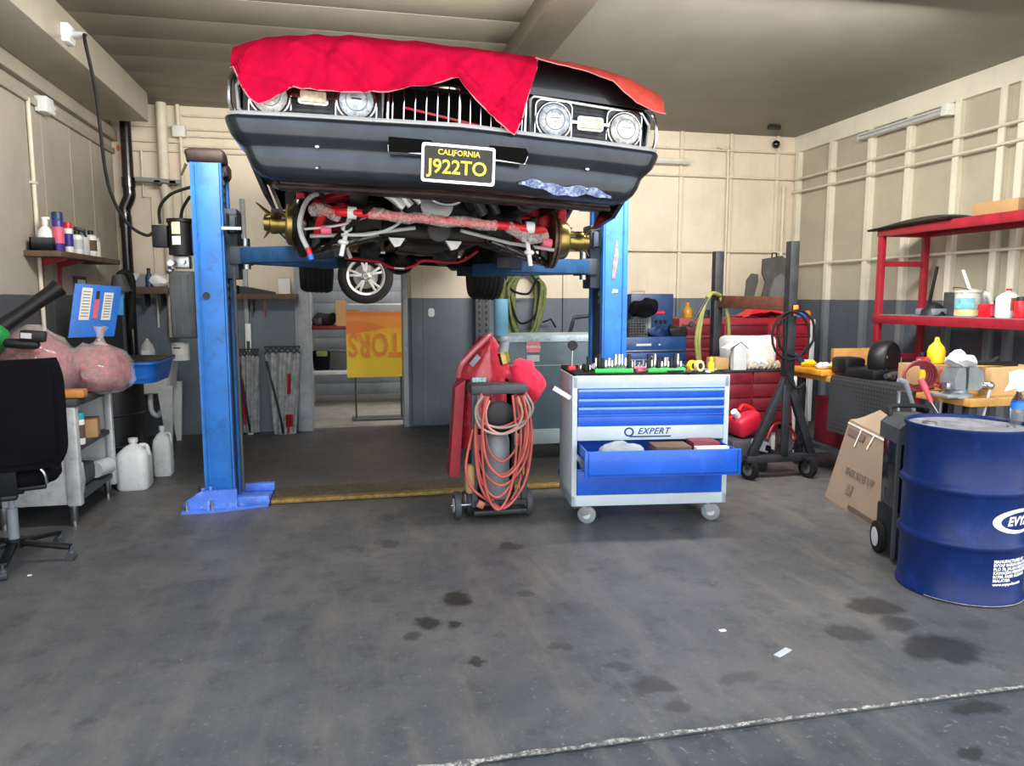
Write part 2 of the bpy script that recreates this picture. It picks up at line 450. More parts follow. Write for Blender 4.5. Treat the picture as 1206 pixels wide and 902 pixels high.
# ================================================================== CAR ON THE LIFT (local: x right, y rearward, z=0 bumper underside)
mk('car_black', '0b0d10', .3, var=.2, coat=.5, scale=3)
mk('bumper_black', '353a41', .22, var=.2, metal=.55, scale=4, bump=.03)
mk('grille_dark', '060607', .8, spec=.1)
mk('lamp_panel', '4a4d50', .45, metal=.4, var=.3, scale=25)
mk('lens', 'd6d8d8', .12, var=.4, scale=34, coat=.5, dirt='6d7073', dirtamt=.6)
mk('lens_blue_reflect', 'c2cad4', .12, var=.4, scale=30, coat=.5, dirt='3a5fa8', dirtamt=.7)  # blue patches paint a blue reflection into the inner lenses
mk('amber_lens', 'd9cdb4', .2, var=.3, scale=30, coat=.6)
mk('towel', 'c60a3a', .9, var=.09, scale=20, bump=.6, bscale=120, spec=.1)
mk('cover_orange', 'd24a3c', .7, var=.16, scale=12, bump=.3)
mk('hem_thread', 'd98f98', .8)
mk('bubble', 'f0dcd8', .2, var=.4, scale=60, alpha=.32, bump=.8, bscale=160)
mk('disc_rust', '6f5a48', .5, metal=.7, var=.35, scale=18)
mk('tyre', '141415', .82, var=.3, bump=.25, bscale=60)
mk('scuff', '8d9ab4', .45, var=.5, scale=22, dirt='25427c', dirtamt=.9, ramp0=.42)
mk('rust_lip', '2b1c19', .6, var=.4, scale=20)
mk('suede_red', 'b3162d', .5, var=.3)
mk('bright_trim', 'e4e6e8', .3, metal=.45, var=.05)
CAR = thing('car', 'black classic muscle car raised nose-first on the blue lift', 'car', (.479, 3.294, 1.99), rot=(0,.041,0))
def xa(x): return abs(x)/.965
def yb_(x): return .105*min(1, xa(x))**2 - .035*max(0, 1-abs(x)/.36)
def hz(x, y): return .615 + .06*min(1, max(0, y)/.8) - .085*min(1.05, xa(x))**5
def yl(x): return .045+.085*xa(x)**2
def bprof(v):   # v 0..1 from top-back to bottom-back: (dy, z)
    P = [(.12,.262),(.03,.27),(-.018,.266),(-.027,.25),(-.029,.225),(-.0275,.19),(-.014,.165),(-.001,.142),(-.003,.12),(-.007,.095),(-.004,.06),(.012,.03),(.06,.012),(.14,.012)]
    t = v*(len(P)-1); i = min(int(t), len(P)-2); f = t-i
    return P[i][0]*(1-f)+P[i+1][0]*f, P[i][1]*(1-f)+P[i+1][1]*f
def bump(u, v):
    s = (u*2-1); dy, z = bprof(v)
    zz = max(0, min(1, z/.26)); tap = .855+.145*zz**.8
    if abs(s) <= .86:
        x = s/.86*.9; y = yb_(x); n = Vector((0,1,0))
    else:
        a = (abs(s)-.86)/.14; sg = 1 if s > 0 else -1
        if a < .45:
            th = a/.45*PI/2; x = sg*(.9+.065*math.sin(th)); y = yb_(.9)+.065*(1-math.cos(th)); n = Vector((-sg*math.sin(th), math.cos(th), 0))
        else:
            x = sg*.965; y = yb_(.9)+.065+(a-.45)/.55*.3; n = Vector((-sg,0,0))
    p = Vector((x*tap, y, z)) + n*dy
    return p
part('bumper', B().grid(bump, 110, 40), MT['bumper_black'], CAR, 'black painted bumper with scraped lower edge', ang=60)
bp = CAR.children[0]
part('bumper_trim', B().tube([bump(i/60, .135)+Vector((0,-.006,.006)) for i in range(61)], .009, 6), MT['bright_trim'], bp)
part('lower_lip', B().tube([bump(.07+i/60*.86, .96)+Vector((0,.02,-.012)) for i in range(61)], .011, 6), MT['rust_lip'], bp)
def scf(u, v):
    x = .27+.46*u; w = .006+.016*math.sin(PI*u)**.6+.004*math.sin(x*60)
    z = .055-.016*u+.008*math.sin(x*23)+(v-.5)*2*w
    q = bump(.5+x/.955*.86/2/.9, (.083-z)/.06*.14+.66 if z < .08 else .66)
    return Vector((x, yb_(x)-.0125, z))
part('paint_scuff', B().grid(scf, 40, 4, .002), MT['scuff'], bp, 'blue and white scraped paint patch')
for x in (-.6, .6):
    part('bumper_bolt', B().ball((x, yb_(x)-.012, .148), (.011,.008,.011), 10), MT['chrome'], bp)
    part('bumper_bolt', B().ball((x, yb_(x)-.014, .06), (.009,.007,.009), 10), MT['steel'], bp)
# air slots either side of the plate, framed in chrome
for (a, b, zt, zb) in ((-.305, -.03, .2, .142), (.05, .29, .2, .14)):
    part('air_slot', B().prism([(a,zb),(b,zb),(b+.012,zt-.02),(b,zt),(a,zt)], 'XZ', yb_((a+b)/2)-.033, .03), MT['grille_dark'], bp)
    part('slot_trim', B().tube([(a,yb_(a)-.03,zt-.03),(a,yb_(a)-.034,zb),(b,yb_(b)-.034,zb-.004),(b+.012,yb_(b)-.03,zt-.03)], .004, 6), MT['chrome'], bp)
# licence plate
pl = part('license_plate', B().prism(rrect(.318,.162,.012,4,-.008,.105), 'XZ', -.066, .006), MT['chrome'], CAR, 'black California plate in a chrome frame')
part('plate_face', B().prism(rrect(.296,.138,.008,4,-.008,.105), 'XZ', -.069, .004), mat('plate_black','1d1815',.5), pl)
mk('plate_yellow', 'f2e13a', .4)
part('plate_text', textb('CALIFORNIA', .032, front((-.008,-.0695,.15)), .0008, bold=.0006), MT['plate_yellow'], pl)
part('plate_text', textb('J922TO', .082, front((-.012,-.0695,.088)), .001, spacing=.98, bold=.0012), MT['plate_yellow'], pl)
# grille
gr = part('grille', B().bb((-.33,.13,.26), (.32,.15,.45)), MT['grille_dark'], CAR)
part('grille_frame', B().tube([(x, .0+yb_(x)+.02, z) for x, z in rrect(.605,.18,.02,4,-.005,.35)], .007, 6, closed=True), MT['chrome'], gr)
for i in range(13):
    x = -.288+i*.0475; w = .0075 if i == 6 else .0042
    part('grille_bar', B().box((x, yb_(x)+.025, .348), (w*1.3, .012, .176), bev=.0015), MT['chrome'], gr)
part('radiator_brace', B().bar((-.24,.1,.36), (.25,.1,.29), .014, .01), MT['red_bright'], gr)
for s in (-1, 1):
    # headlamp panels
    def pan(u, v, s=s):
        x = s*(.325+.59*u); return Vector((x, yb_(x)+.055+.04*v, .272+.185*v))
    hp = part('headlamp_panel', B().grid(pan, 14, 4, .004), MT['lamp_panel'], CAR)
    q = [(s*.328,.275),(s*.9,.275),(s*.928,.30),(s*.94,.40),(s*.9,.45),(s*.345,.46),(s*.328,.44)]
    part('panel_frame', B().tube([(x, yb_(x)+.035+.03*(z-.27)/.18, z) for x, z in q], .0075, 6, closed=True), MT['bright_trim'], hp)
    for k in range(9):
        z = .285+k*.018
        part('panel_rib', B().tube([(s*.55, yb_(.55)+.052+.04*(z-.27)/.185, z), (s*.7, yb_(.7)+.052+.04*(z-.27)/.185, z)], .0028, 4), MT['dark_grey'], hp)
    for x, mk_ in ((.44, 'lens_blue_reflect'), (.80, 'lens')):
        y = yb_(x)+.05
        hl = part('headlamp', B().tube([(s*x+a, y, .357+b) for a, b in rrect(.172,.178,.03,4)], .0045, 6, closed=True), MT['chrome'], CAR)
        part('lamp_bucket', B().prism([(s*x+a, .357+b) for a, b in rrect(.17,.176,.03,4)], 'XZ', y+.004, .02), MT['lamp_panel'], hl)
        part('bezel_gap', B().tube([(s*x+.073*math.cos(t*PI/16), y-.014, .357+.073*math.sin(t*PI/16)) for t in range(32)], .0045, 6, closed=True), MT['black_plastic'], hl)
        part('lens_ring', B().tube([(s*x+.045*math.cos(t*PI/16), y-.034, .357+.045*math.sin(t*PI/16)) for t in range(32)], .0022, 5, closed=True), MT['mid_grey'], hl)
        part('bezel_ring', B().tube([(s*x+.081*math.cos(t*PI/16), y-.010, .357+.081*math.sin(t*PI/16)) for t in range(32)], .0065, 8, closed=True), MT['chrome'], hl)
        part('lens', B().lathe([(.077,0),(.07,.014),(.05,.024),(.025,.03),(.003,.032)], (s*x,y-.008,.357), (0,-1,0), 28), MT[mk_], hl)
        part('lens_bulb', B().box((s*x, y-.036, .357), (.045,.01,.018), bev=.004), MT['steel'], hl)
    x = .62; y = yb_(x)+.035
    ts = part('turn_signal', B().prism(rrect(.125,.062,.012,3,s*x,.362), 'XZ', y, .03), MT['chrome'], CAR)
    part('lens', B().box((s*x, y-.004, .362), (.108,.014,.046), bev=.005), MT['amber_lens'], ts)
    part('lamp_bracket', B().bar((s*.525,y+.01,.365), (s*.56,y+.01,.365), .012, .012).bar((s*.68,y+.01,.365), (s*.715,y+.01,.365), .012, .012), MT['chrome'], ts)
    # red marker and fender tip
    part('marker_lamp', B().box((s*.953,.2,.285), (.02,.03,.03), bev=.005), MT['red_bright'], CAR)
    part('fender_tip_trim', B().tube([(s*.945,.11,.27),(s*.962,.12,.32),(s*.963,.13,.40),(s*.945,.14,.45),(s*.9,.13,.462)], .009, 6, smooth=4), MT['chrome'], CAR)
# hood with rolled front lip
def hood(u, v):
    x = -.93+1.86*u
    if v < .25:
        a = v/.25*PI/2; y = yl(x)+.04-.04*math.sin(a); 
        return Vector((x, yl(x)+.04*(1-math.sin(a)), .47+(hz(x,.05)-.47)*math.sin(a*.999)**.7)) if False else Vector((x, yl(x)+.03*(v/.25)**2, .46+(hz(x,.0)-.46)*(v/.25)))
    t = (v-.25)/.75; y = yl(x)+.03+t*1.45
    return Vector((x, y, hz(x, y-yl(x))))
part('hood', B().grid(hood, 40, 24, .004), MT['car_black'], CAR, ang=50)
# fender / quarter sides with wheel openings
def side():
    pts = [(.17,.20),(.17,.47),(.3,.53),(1.6,.58),(3.2,.60),(4.3,.58),(4.85,.5),(4.95,.25),(4.85,.02),(4.3,-.02)]
    for k in range(11):
        a = -.12+ (PI+.24)*k/10; pts.append((3.77+.36*math.cos(a), -.02+.36*math.sin(a)))
    pts += [(3.3,-.08),(1.4,-.08)]
    for k in range(11):
        a = -.12+(PI+.24)*k/10; pts.append((.92+.36*math.cos(a), -.02+.36*math.sin(a)))
    pts += [(.5,-.06),(.3,-.03)]
    return pts
for s in (-1, 1):
    b = B().prism(side(), 'YZ', s*.945-.012, .024)
    for v in b.bm.verts: v.co.x *= 1-.13*max(0, min(1, (.24-v.co.z)/.30))
    part('fender_panel', b, MT['car_black'], CAR)
    def ft(u, v, s=s): 
        y = .15+4.6*v; return Vector((s*(.80+.155*u), y, hz(.8+.155*u, y)-.06*u*u if u < 1 else .53))
    part('fender_top', B().grid(ft, 4, 20, .004), MT['car_black'], CAR)
    part('inner_fender', B().bb((s*.60-.01,.3,.02), (s*.60+.01,1.7,.52)), MT['greasy'], CAR)
    part('wheel_house', B().bb((s*.62,3.4,.34), (s*.93,4.15,.37)), MT['greasy'], CAR)
    part('wheel_house', B().bb((s*.62,.55,.36), (s*.93,1.33,.38)).bb((s*.62,1.3,-.05), (s*.83,1.33,.38)), MT['greasy'], CAR)
# cabin behind the hood
def cab(u, v):
    P = [(1.62,.60),(2.35,.98),(2.7,1.02),(3.3,1.01),(3.7,.93),(4.25,.60)]
    t = v*5; i = min(4, int(t)); f = t-i
    y = P[i][0]*(1-f)+P[i+1][0]*f; z = P[i][1]*(1-f)+P[i+1][1]*f
    s = u*2-1; w = .9-.22*max(0, (z-.58)/.44)
    return Vector((s*w, y, z-.05*abs(s)**4))
part('roof', B().grid(cab, 12, 15, .004), MT['car_black'], CAR)
def glz(u, v):
    s = u*2-1; z = .62+.33*v; y = 1.63+.66*v; return Vector((s*(.86-.2*v), y-.012, z+.012))
part('windshield', B().grid(glz, 8, 4, .005), MT['black_gloss'], CAR)
for s in (-1, 1):
    part('side_window', B().prism([(1.75,.6),(2.35,.93),(3.35,.95),(3.95,.62)], 'YZ', s*.80, .01), MT['black_gloss'], CAR)
part('deck_lid', B().bb((-.85,4.2,.5), (.85,4.9,.585), .02), MT['car_black'], CAR)
part('rear_bumper', B().box((0,4.95,.2), (1.85,.1,.16), bev=.03), MT['chrome'], CAR)
# underbody
part('floor_pan', B().bb((-.9,1.7,.02), (.9,4.85,.06)).bb((-.16,1.7,-.06), (.16,3.6,.03), .03).bb((-.92,1.4,-.08), (-.8,3.3,.03), .01).bb((.8,1.4,-.08), (.92,3.3,.03), .01).bb((-.9,1.66,.02), (.9,1.7,.6)), MT['greasy'], CAR)
for x in (-1, 1):
    part('frame_rail', B().box((x*.42,1.1,.05), (.09,1.8,.11), bev=.01), MT['greasy'], CAR)
    part('frame_rail', B().box((x*.45,3.9,.02), (.08,1.9,.09), bev=.01), MT['greasy'], CAR)
part('radiator_support', B().bb((-.75,.24,.03), (.75,.27,.26)).bb((-.78,.24,.0), (.78,.34,.035), .008), MT['greasy'], CAR)
part('front_valance', B().bb((-.76,.16,.005), (.76,.24,.02)), MT['rust_lip'], CAR)
cm = part('front_crossmember', B().box((0,.95,-.1), (.86,.2,.10), bev=.03).box((-.36,.95,-.06), (.16,.24,.2), bev=.03).box((.36,.95,-.06), (.16,.24,.2), bev=.03), MT['greasy'], CAR)
for x in (-.21, .1):
    part('jack_bracket', B().prism([(x-.045,-.15),(x+.045,-.15),(x+.02,-.19),(x-.01,-.20)], 'XZ', .80, .05), MT['brushed'], cm)
eng = part('engine', B().box((0,1.15,.14), (.5,.7,.36), bev=.06).box((0,1.2,-.09), (.3,.55,.16), bev=.04).cyl((0,.66,.1), (0,.8,.1), .1).cyl((-.17,.62,.02), (-.17,.74,.02), .075).cyl((.18,.62,.06), (.18,.74,.06), .06).jitter(.012, 14), MT['greasy'], CAR)
part('pulley', B().lathe([(.03,0),(.085,0),(.085,.012),(.07,.018),(.085,.024),(.085,.036),(.03,.036)], (-.02,.6,.02), (0,1,0), 26), MT['steel'], eng)
part('pulley', B().lathe([(.02,0),(.06,0),(.06,.01),(.05,.016),(.06,.022),(.06,.034),(.02,.034)], (0,.64,-.11), (0,1,0), 26), MT['dark_iron'], eng)
part('fan_belt', B().tube([(-.17,.61,-.05),(.02,.61,-.09),(.18,.61,0),(.15,.61,.1),(-.15,.61,.09)], .008, 6, closed=True, smooth=5), MT['black_rubber'], eng)
part('transmission', B().cyl((0,1.45,-.02), (0,1.75,-.03), .17, .12).cyl((0,1.75,-.03), (0,2.4,-.04), .1, .08).box((0,1.9,-.13), (.3,.3,.07), bev=.02), MT['greasy'], CAR)
for s in (-1, 1):
    part('exhaust_pipe', B().tube([(s*.25,1.0,.02),(s*.28,1.3,-.1),(s*.27,1.8,-.11),(s*.3,2.6,-.1),(s*.3,3.4,-.07),(s*.35,4.7,.0)], .028, 8, smooth=5), MT['dark_iron'], CAR)
    part('muffler', B().lathe([(.03,0),(.075,.03),(.08,.06),(.08,.44),(.075,.47),(.03,.5)], (s*.3,2.5,-.11), (0,1,0), 18), MT['dark_iron'], CAR)
part('driveshaft', B().cyl((0,2.4,-.04), (0,3.6,-.1), .04), MT['greasy'], CAR)
ax = part('rear_axle', B().cyl((-.72,3.77,-.11), (.72,3.77,-.11), .045).ball((0,3.74,-.11), (.15,.17,.14)).lathe([(.14,0),(.13,.03),(.06,.06)], (0,3.88,-.11), (0,1,0), 18), MT['greasy'], CAR)
part('leaf_spring', B().tube([(-.52,2.95,-.02),(-.52,3.4,-.12),(-.52,3.77,-.17),(-.52,4.2,-.12),(-.52,4.7,0)], .022, 6, smooth=5), MT['greasy'], CAR)
part('leaf_spring', B().tube([(.52,2.95,-.02),(.52,3.4,-.12),(.52,3.77,-.17),(.52,4.2,-.12),(.52,4.7,0)], .022, 6, smooth=5), MT['greasy'], CAR)
for cx in (-.745, .815):
    w = part('rear_wheel', B().lathe([(.2,-.13),(.27,-.145),(.315,-.14),(.335,-.11),(.338,0),(.335,.11),(.315,.14),(.27,.145),(.2,.13)], (cx,3.77,-.11), (1,0,0), 44), MT['tyre'], CAR)
    t = B()
    for o_ in (-.085,-.045,0,.045,.085): t.tube([(cx+o_, 3.77+.338*math.cos(k*PI/20), -.11+.338*math.sin(k*PI/20)) for k in range(40)], .006, 5, closed=True)
    part('tread', t, MT['black_rubber'], w)
    part('rim', B().lathe([(.2,-.1),(.2,.1),(.1,.06),(.02,.05)], (cx,3.77,-.11), (1,0,0), 24), MT['steel'], w)
# front suspension and hubs
for s in (-1, 1):
    lc = part('lower_control_arm', B().bar((s*.30,.78,-.13), (s*.66,.9,-.235), .045, .05, .012).bar((s*.30,1.12,-.12), (s*.66,.92,-.235), .045, .05, .012).box((s*.5,.93,-.19), (.22,.2,.02), rot=(0,s*.25,0), bev=.006), MT['black_gloss'], CAR)
    part('strut_rod', B().tube([(s*.36,.40,-.04),(s*.60,.86,-.235)], .012, 8), MT['black_plastic'], lc)
    part('tie_rod', B().tube([(s*.12,.7,-.10),(s*.4,.72,-.15),(s*.66,.76,-.17)], .010, 8), MT['brushed'], CAR)
    part('upper_control_arm', B().bar((s*.42,.8,.09), (s*.64,.9,.03), .035, .035, .01).bar((s*.42,1.06,.09), (s*.64,.92,.03), .035, .035, .01).ball((s*.63,.9,.0), (.04,.04,.055)), MT['suede_red'], CAR)
    sp_ = [(s*.5+.055*math.cos(a*.55), .95+.055*math.sin(a*.55), -.17+.0042*a) for a in range(70)]
    part('coil_spring', B().tube(sp_, .009, 6), MT['suede_red'], CAR)
    part('spindle', B().bar((s*.62,.9,.05), (s*.64,.9,-.23), .05, .06, .015).cyl((s*.62,.92,-.1), (s*.72,.92,-.1), .05, .04), MT['dark_iron'], CAR)
    bx = part('brake_caliper', B().box((s*.71,.82,.03), (.05,.06,.08), rot=(.5,0,0), bev=.015), MT['suede_red'], CAR)
    if s > 0:
        d = B().lathe([(.05,-.018),(.165,-.018),(.165,-.006),(.15,-.006),(.15,.006),(.165,.006),(.165,.018),(.05,.018)], (.685,.92,-.1), (1,0,0), 40)
        rt = part('brake_disc', d, MT['disc_rust'], CAR, 'bare rusty vented brake disc')
        v_ = B()
        for k in range(30): a = k*PI/15; v_.box((.685,.92+.155*math.cos(a),-.1+.155*math.sin(a)), (.014,.018,.006), rot=(a,0,0))
        part('vent_vane', v_, MT['dark_iron'], rt)
        part('disc_hat', B().lathe([(.112,0),(.11,.06),(.1,.075),(.05,.077)], (.70,.92,-.1), (1,0,0), 32), MT['gold_metal'], CAR)
    else:
        bd = part('brake_backing_plate', B().lathe([(.03,.03),(.15,.03),(.172,.02),(.18,0),(.178,-.02),(.15,-.05),(.1,-.055),(.04,-.05)], (-.70,.92,-.1), (1,0,0), 36), MT['black_gloss'], CAR, 'black brake backing plate')
        part('disc_hat', B().lathe([(.115,0),(.112,.025),(.1,.035)], (-.755,.92,-.1), (-1,0,0), 32), MT['gold_metal'], CAR)
    hb = part('hub_adapter', B().lathe([(.09,0),(.085,.01),(.058,.018),(.055,.07),(.058,.075),(.058,.105),(.045,.11),(.043,.14),(.02,.145)], (s*.765,.92,-.1), (s,0,0), 28), MT['gold_metal'], CAR)
    for k, a in enumerate((1.9, 4.1, 5.8)):
        ca, sa = math.cos(a), math.sin(a)
        part('hub_spike', B().cyl((s*.87,.92+.04*ca,-.1+.04*sa), (s*(.945 if k == 0 else .9),.92+.105*ca,-.1+.105*sa), .013, .003, 8), MT['gold_metal'], hb)
    for k in range(5):
        a = k*2*PI/5+.3
        part('wheel_stud', B().cyl((s*.77,.92+.072*math.cos(a),-.1+.072*math.sin(a)), (s*.81,.92+.072*math.cos(a),-.1+.072*math.sin(a)), .007, seg=8), MT['steel'], hb)
part('brake_hose', B().tube([(-.54,.72,.07),(-.66,.7,.02),(-.705,.68,-.09),(-.70,.68,-.17),(-.665,.68,-.245)], .013, 8, smooth=6), MT['light_grey'], CAR)
part('hose_fitting', B().cyl((-.668,.68,-.235), (-.655,.68,-.27), .014), MT['red_bright'], CAR)
part('hose_cap', B().cyl((-.655,.68,-.27), (-.648,.68,-.295), .015), MT['blue_bright'], CAR)
part('brake_line', B().tube([(-.68,.6,-.15),(-.5,.58,-.12),(-.33,.6,-.05)], .006, 6, smooth=4).tube([(-.5,.55,-.17),(-.35,.56,-.16),(-.22,.56,-.10),(-.2,.6,-.03)], .007, 6, smooth=5), MT['light_grey'], CAR)
# anti-roll bar, still wrapped in bubble film
swp = [(-.63,.80,-.16),(-.585,.62,-.06),(-.5,.5,-.066),(-.3,.47,-.07),(.3,.47,-.085),(.46,.5,-.094),(.56,.62,-.085),(.61,.80,-.16)]
sw = part('anti_roll_bar', B().tube(swp, .021, 10, smooth=6), MT['red_bright'], CAR, 'bright red anti-roll bar')
bw = B().tube([(-.37+.064*k, .468, -.07-.0015*k+.006*math.sin(k*1.9)) for k in range(11)], .028, 12, smooth=4); bw.jitter(.005, 40)
part('bubble_wrap', bw, MT['bubble'], sw)
for s in (-1, 1):
    part('bushing_clamp', B().cyl((s*.45-.022,.49,-.075-.008*s), (s*.45+.022,.49,-.075-.008*s), .031, seg=14), MT['white_plastic'], sw)
    part('end_link', B().cyl((s*.5,.64,-.27), (s*.46,.62,-.07), .012).ball((s*.49,.64,-.2), (.028,.028,.016)).ball((s*.475,.64,-.13), (.03,.03,.02)), MT['white_plastic'], CAR)
    part('link_bushing', B().cyl((s*.55,.6,-.145), (s*.6,.6,-.15), .024), MT['pink'], CAR)
ww = B().tube([(.33,.46,-.09),(.42,.5,-.12),(.5,.55,-.13),(.57,.62,-.11)], .03, 10, smooth=5); ww.jitter(.014, 30)
part('plastic_film', ww, MT['bubble'], CAR)
w2 = B().tube([(-.64,.62,-.05),(-.58,.58,-.05),(-.52,.52,-.08)], .032, 10, smooth=5); w2.jitter(.014, 30)
part('plastic_film', w2, MT['bubble'], CAR)
for (x0, z0, x1, z1, r) in ((-.33,.05,-.2,-.03,.022), (-.27,.06,-.17,-.02,.02), (-.22,.05,-.12,.0,.018), (.13,.05,.2,-.04,.025), (.2,.05,.27,-.03,.02)):
    part('wrapped_hose', B().tube([(x0,.42,z0),((x0+x1)/2,.43,(z0+z1)/2+.01),(x1,.44,z1)], r, 8, smooth=3).jitter(.005, 50), MT['brushed'] if x0 < 0 else MT['dark_iron'], CAR)
part('horn', B().lathe([(.02,0),(.035,.01),(.05,.03),(.053,.045),(.045,.05),(.01,.04)], (.395,.40,.03), (0,-1,0), 22), MT['dark_iron'], CAR)
part('radiator_hose', B().tube([(.0+.075*math.cos(t), .40, .03+.035*math.sin(t)) for t in [PI+PI*k/8 for k in range(9)]], .012, 8), MT['steel'], CAR)
part('fuel_line', B().tube([(-.49,1.9,-.215),(-.38,1.95,-.22),(-.26,2.0,-.225),(-.17,2.0,-.26),(-.08,2.0,-.262),(0,2.0,-.235),(.06,2.0,-.2),(.3,2.0,-.2),(.42,1.9,-.12)], .010, 6, smooth=4), MT['suede_red'], CAR)
part('fuel_line_clip', B().cyl((-.15,2.0,-.262), (-.08,2.0,-.262), .014), MT['steel'], CAR)
part('parking_cable', B().cyl((-.50,1.85,-.10), (-.45,1.88,-.215), .014), MT['white_plastic'], CAR)
# ------------------------------------------------------------------ cloths lying on the hood (world coordinates through the car matrix)
CM = Matrix.Translation((.479,3.294,1.99)) @ Euler((0,.041,0)).to_matrix().to_4x4()
def lerpt(tab, x):
    if x <= tab[0][0]: return tab[0][1]
    for (a, p), (b, q) in zip(tab, tab[1:]):
        if x <= b: return p+(q-p)*(x-a)/(b-a)
    return tab[-1][1]
from mathutils import noise as mnoise
def cloth(x0, x1, hem, back, amp, nu=90, nv=44, edge=0.0):
    def f(u, v):
        x = x0+(x1-x0)*u
        zh = lerpt(hem, x); top = hz(x, .06)+.012; lipy = yl(x)-.006
        flat = back; drop = max(0.0, top-zh)
        L = flat+drop; s = v*L
        if s < flat:
            y = lipy+.05+(flat-s)*(1-.05/flat)*1.0 - .05*0; y = lipy+(flat-s); z = hz(x, y-yl(x))+.012
            r = .05
            if flat-s < r: 
                k = 1-(flat-s)/r; z -= .012*k*k
            n = Vector((0,0,1))
        else:
            d = s-flat; y = lipy+(yb_(x)-.022-lipy)*min(1, d/.05)**.8-.05*d; z = top-.012-d; n = Vector((0,-1,0))
            z = max(z, zh) if drop else z
        p = Vector((x, y, z))
        w = mnoise.noise(Vector((x*7, s*2.2, 3)))*amp+mnoise.noise(Vector((x*17+s*6, s*7, 9)))*amp*.5
        w += amp*1.6*max(0, 1-abs(mnoise.noise(Vector((x*5+s*3.5, s*1.6, 5))))*7)
        w += amp*1.2*max(0, 1-abs(mnoise.noise(Vector((x*3.2-s*2.6, s*2.5+x, 15))))*8)
        w += amp*.7*math.sin(x*26+s*9+2*mnoise.noise(Vector((x*3,s*3,1))))*(1 if s > flat-.1 else .4)
        w *= .22+1.25*max(0, min(1, (s-flat)/.10))
        p += n*(abs(w)+.001)
        return CM @ p
    return f
HEM = [(-.935,.44),(-.90,.36),(-.873,.322),(-.842,.300),(-.80,.315),(-.764,.339),(-.695,.374),(-.505,.37),(-.315,.377),(-.156,.414),(-.047,.448),(-.025,.455),(.076,.363),(.2,.268),(.241,.25),(.268,.335),(.33,.59)]
tf = cloth(-.95, .33, HEM, .62, .015)
tw = solo('shop_towel', B().grid(tf, 150, 70, .004), MT['towel'], 'large bright red cloth draped over hood and hanging across the grille', 'cloth', ang=80)
part('hem', B().tube([tf(k/80, 1) for k in range(81)], .003, 5), MT['hem_thread'], tw)
HEM2 = [(.30,.60),(.42,.585),(.55,.572),(.7,.548),(.76,.50),(.82,.47),(.88,.455),(.97,.43)]
cf = cloth(.325, .972, HEM2, .7, .008)
cv = solo('fender_cover', B().grid(cf, 60, 36, .004), MT['cover_orange'], 'orange-red cloth cover over the right front fender edge', 'cloth', ang=80)
part('hem', B().tube([cf(k/50, 1) for k in range(51)], .003, 5), MT['hem_thread'], cv)
# ================================================================== TWO POST LIFT
LI = thing('two_post_lift', 'blue two-post vehicle lift holding up the black car', 'car lift', (.48,5.75,0))
def column(s, xf, top):
    # xf = outer face x ; opening faces the car
    # C-section: front web, outer web, rear web
    xi = xf+s*.19
    a, b_ = min(xf, xi), max(xf, xi)
    c = B(); c.bb((a,5.6,.0), (b_,5.615,top), .004); c.bb((xf-.008,5.6,0), (xf+.008,5.95,top)); c.bb((a,5.935,0), (b_,5.95,top), .004)
    c.bb((xi-.008,5.60,0), (xi+.008,5.66,top)); c.bb((xi-.008,5.89,0), (xi+.008,5.95,top))
    p = part('column', c, MT['lift_blue'], LI)
    part('corner_weld', B().cyl((xf+s*.03,5.597,.2), (xf+s*.03,5.597,top-.02), .006, seg=8), MT['lift_blue'], p)
    part('column_slot', B().bb((xi-s*.02-.01,5.66,.02), (xi-s*.02+.01,5.89,top-.02)), MT['lift_dark'], p)
    cp = part('column_cap', B().box(((a+b_)/2,5.68,top+.045), (.26,.2,.09), bev=.03, seg=3).box(((a+b_)/2+.02*s,5.83,top-.03), (.22,.22,.12), bev=.03).cyl((a-.02,5.6,top-.01), (a-.06,5.6,top-.09), .008).jitter(.014, 22), MT['rust_lip'], LI, 'rusty capped column top')
    ch = B().cyl((xi,5.70,top-1.0), (xi,5.70,top-.02), .008, seg=6)
    for k in range(16): ch.cyl((xi+s*.0,5.70,top-.05-k*.06), (xi+s*.0,5.70,top-.08-k*.06), .02, seg=8)
    part('lift_chain', ch, MT['dark_iron'], LI)
    return xi
xiL = column(1, -1.045, 2.46)
xiR = column(-1, 2.165, 2.46)
part('red_scrape', B().prism([(0,-.12),(.025,-.11),(.05,.06),(.045,.17),(.03,.19),(.01,.02)], 'XZ', 5.594, .004, M=Matrix.Translation((2.04,0,1.79))), mat('scrape','b87a76',.6,var=.4,scale=30), LI, 'faded red scrape on right column')
part('paint_chip', B().prism([(0,0),(.05,.005),(.055,.03),(.01,.035)], 'XZ', 5.595, .004, M=Matrix.Translation((2.04,0,1.56))), mat('chip','a3a08c',.6,var=.4,scale=60), LI)
pd = PY(243, 348, 5.594)
part('column_hole', B().cyl((pd.x,5.590,pd.z), (pd.x,5.6,pd.z), .024), MT['dark_iron'], LI)
part('hydraulic_line', B().cyl((-.80,5.68,.1), (-.80,5.68,1.75), .012, seg=8), MT['dark_grey'], LI)
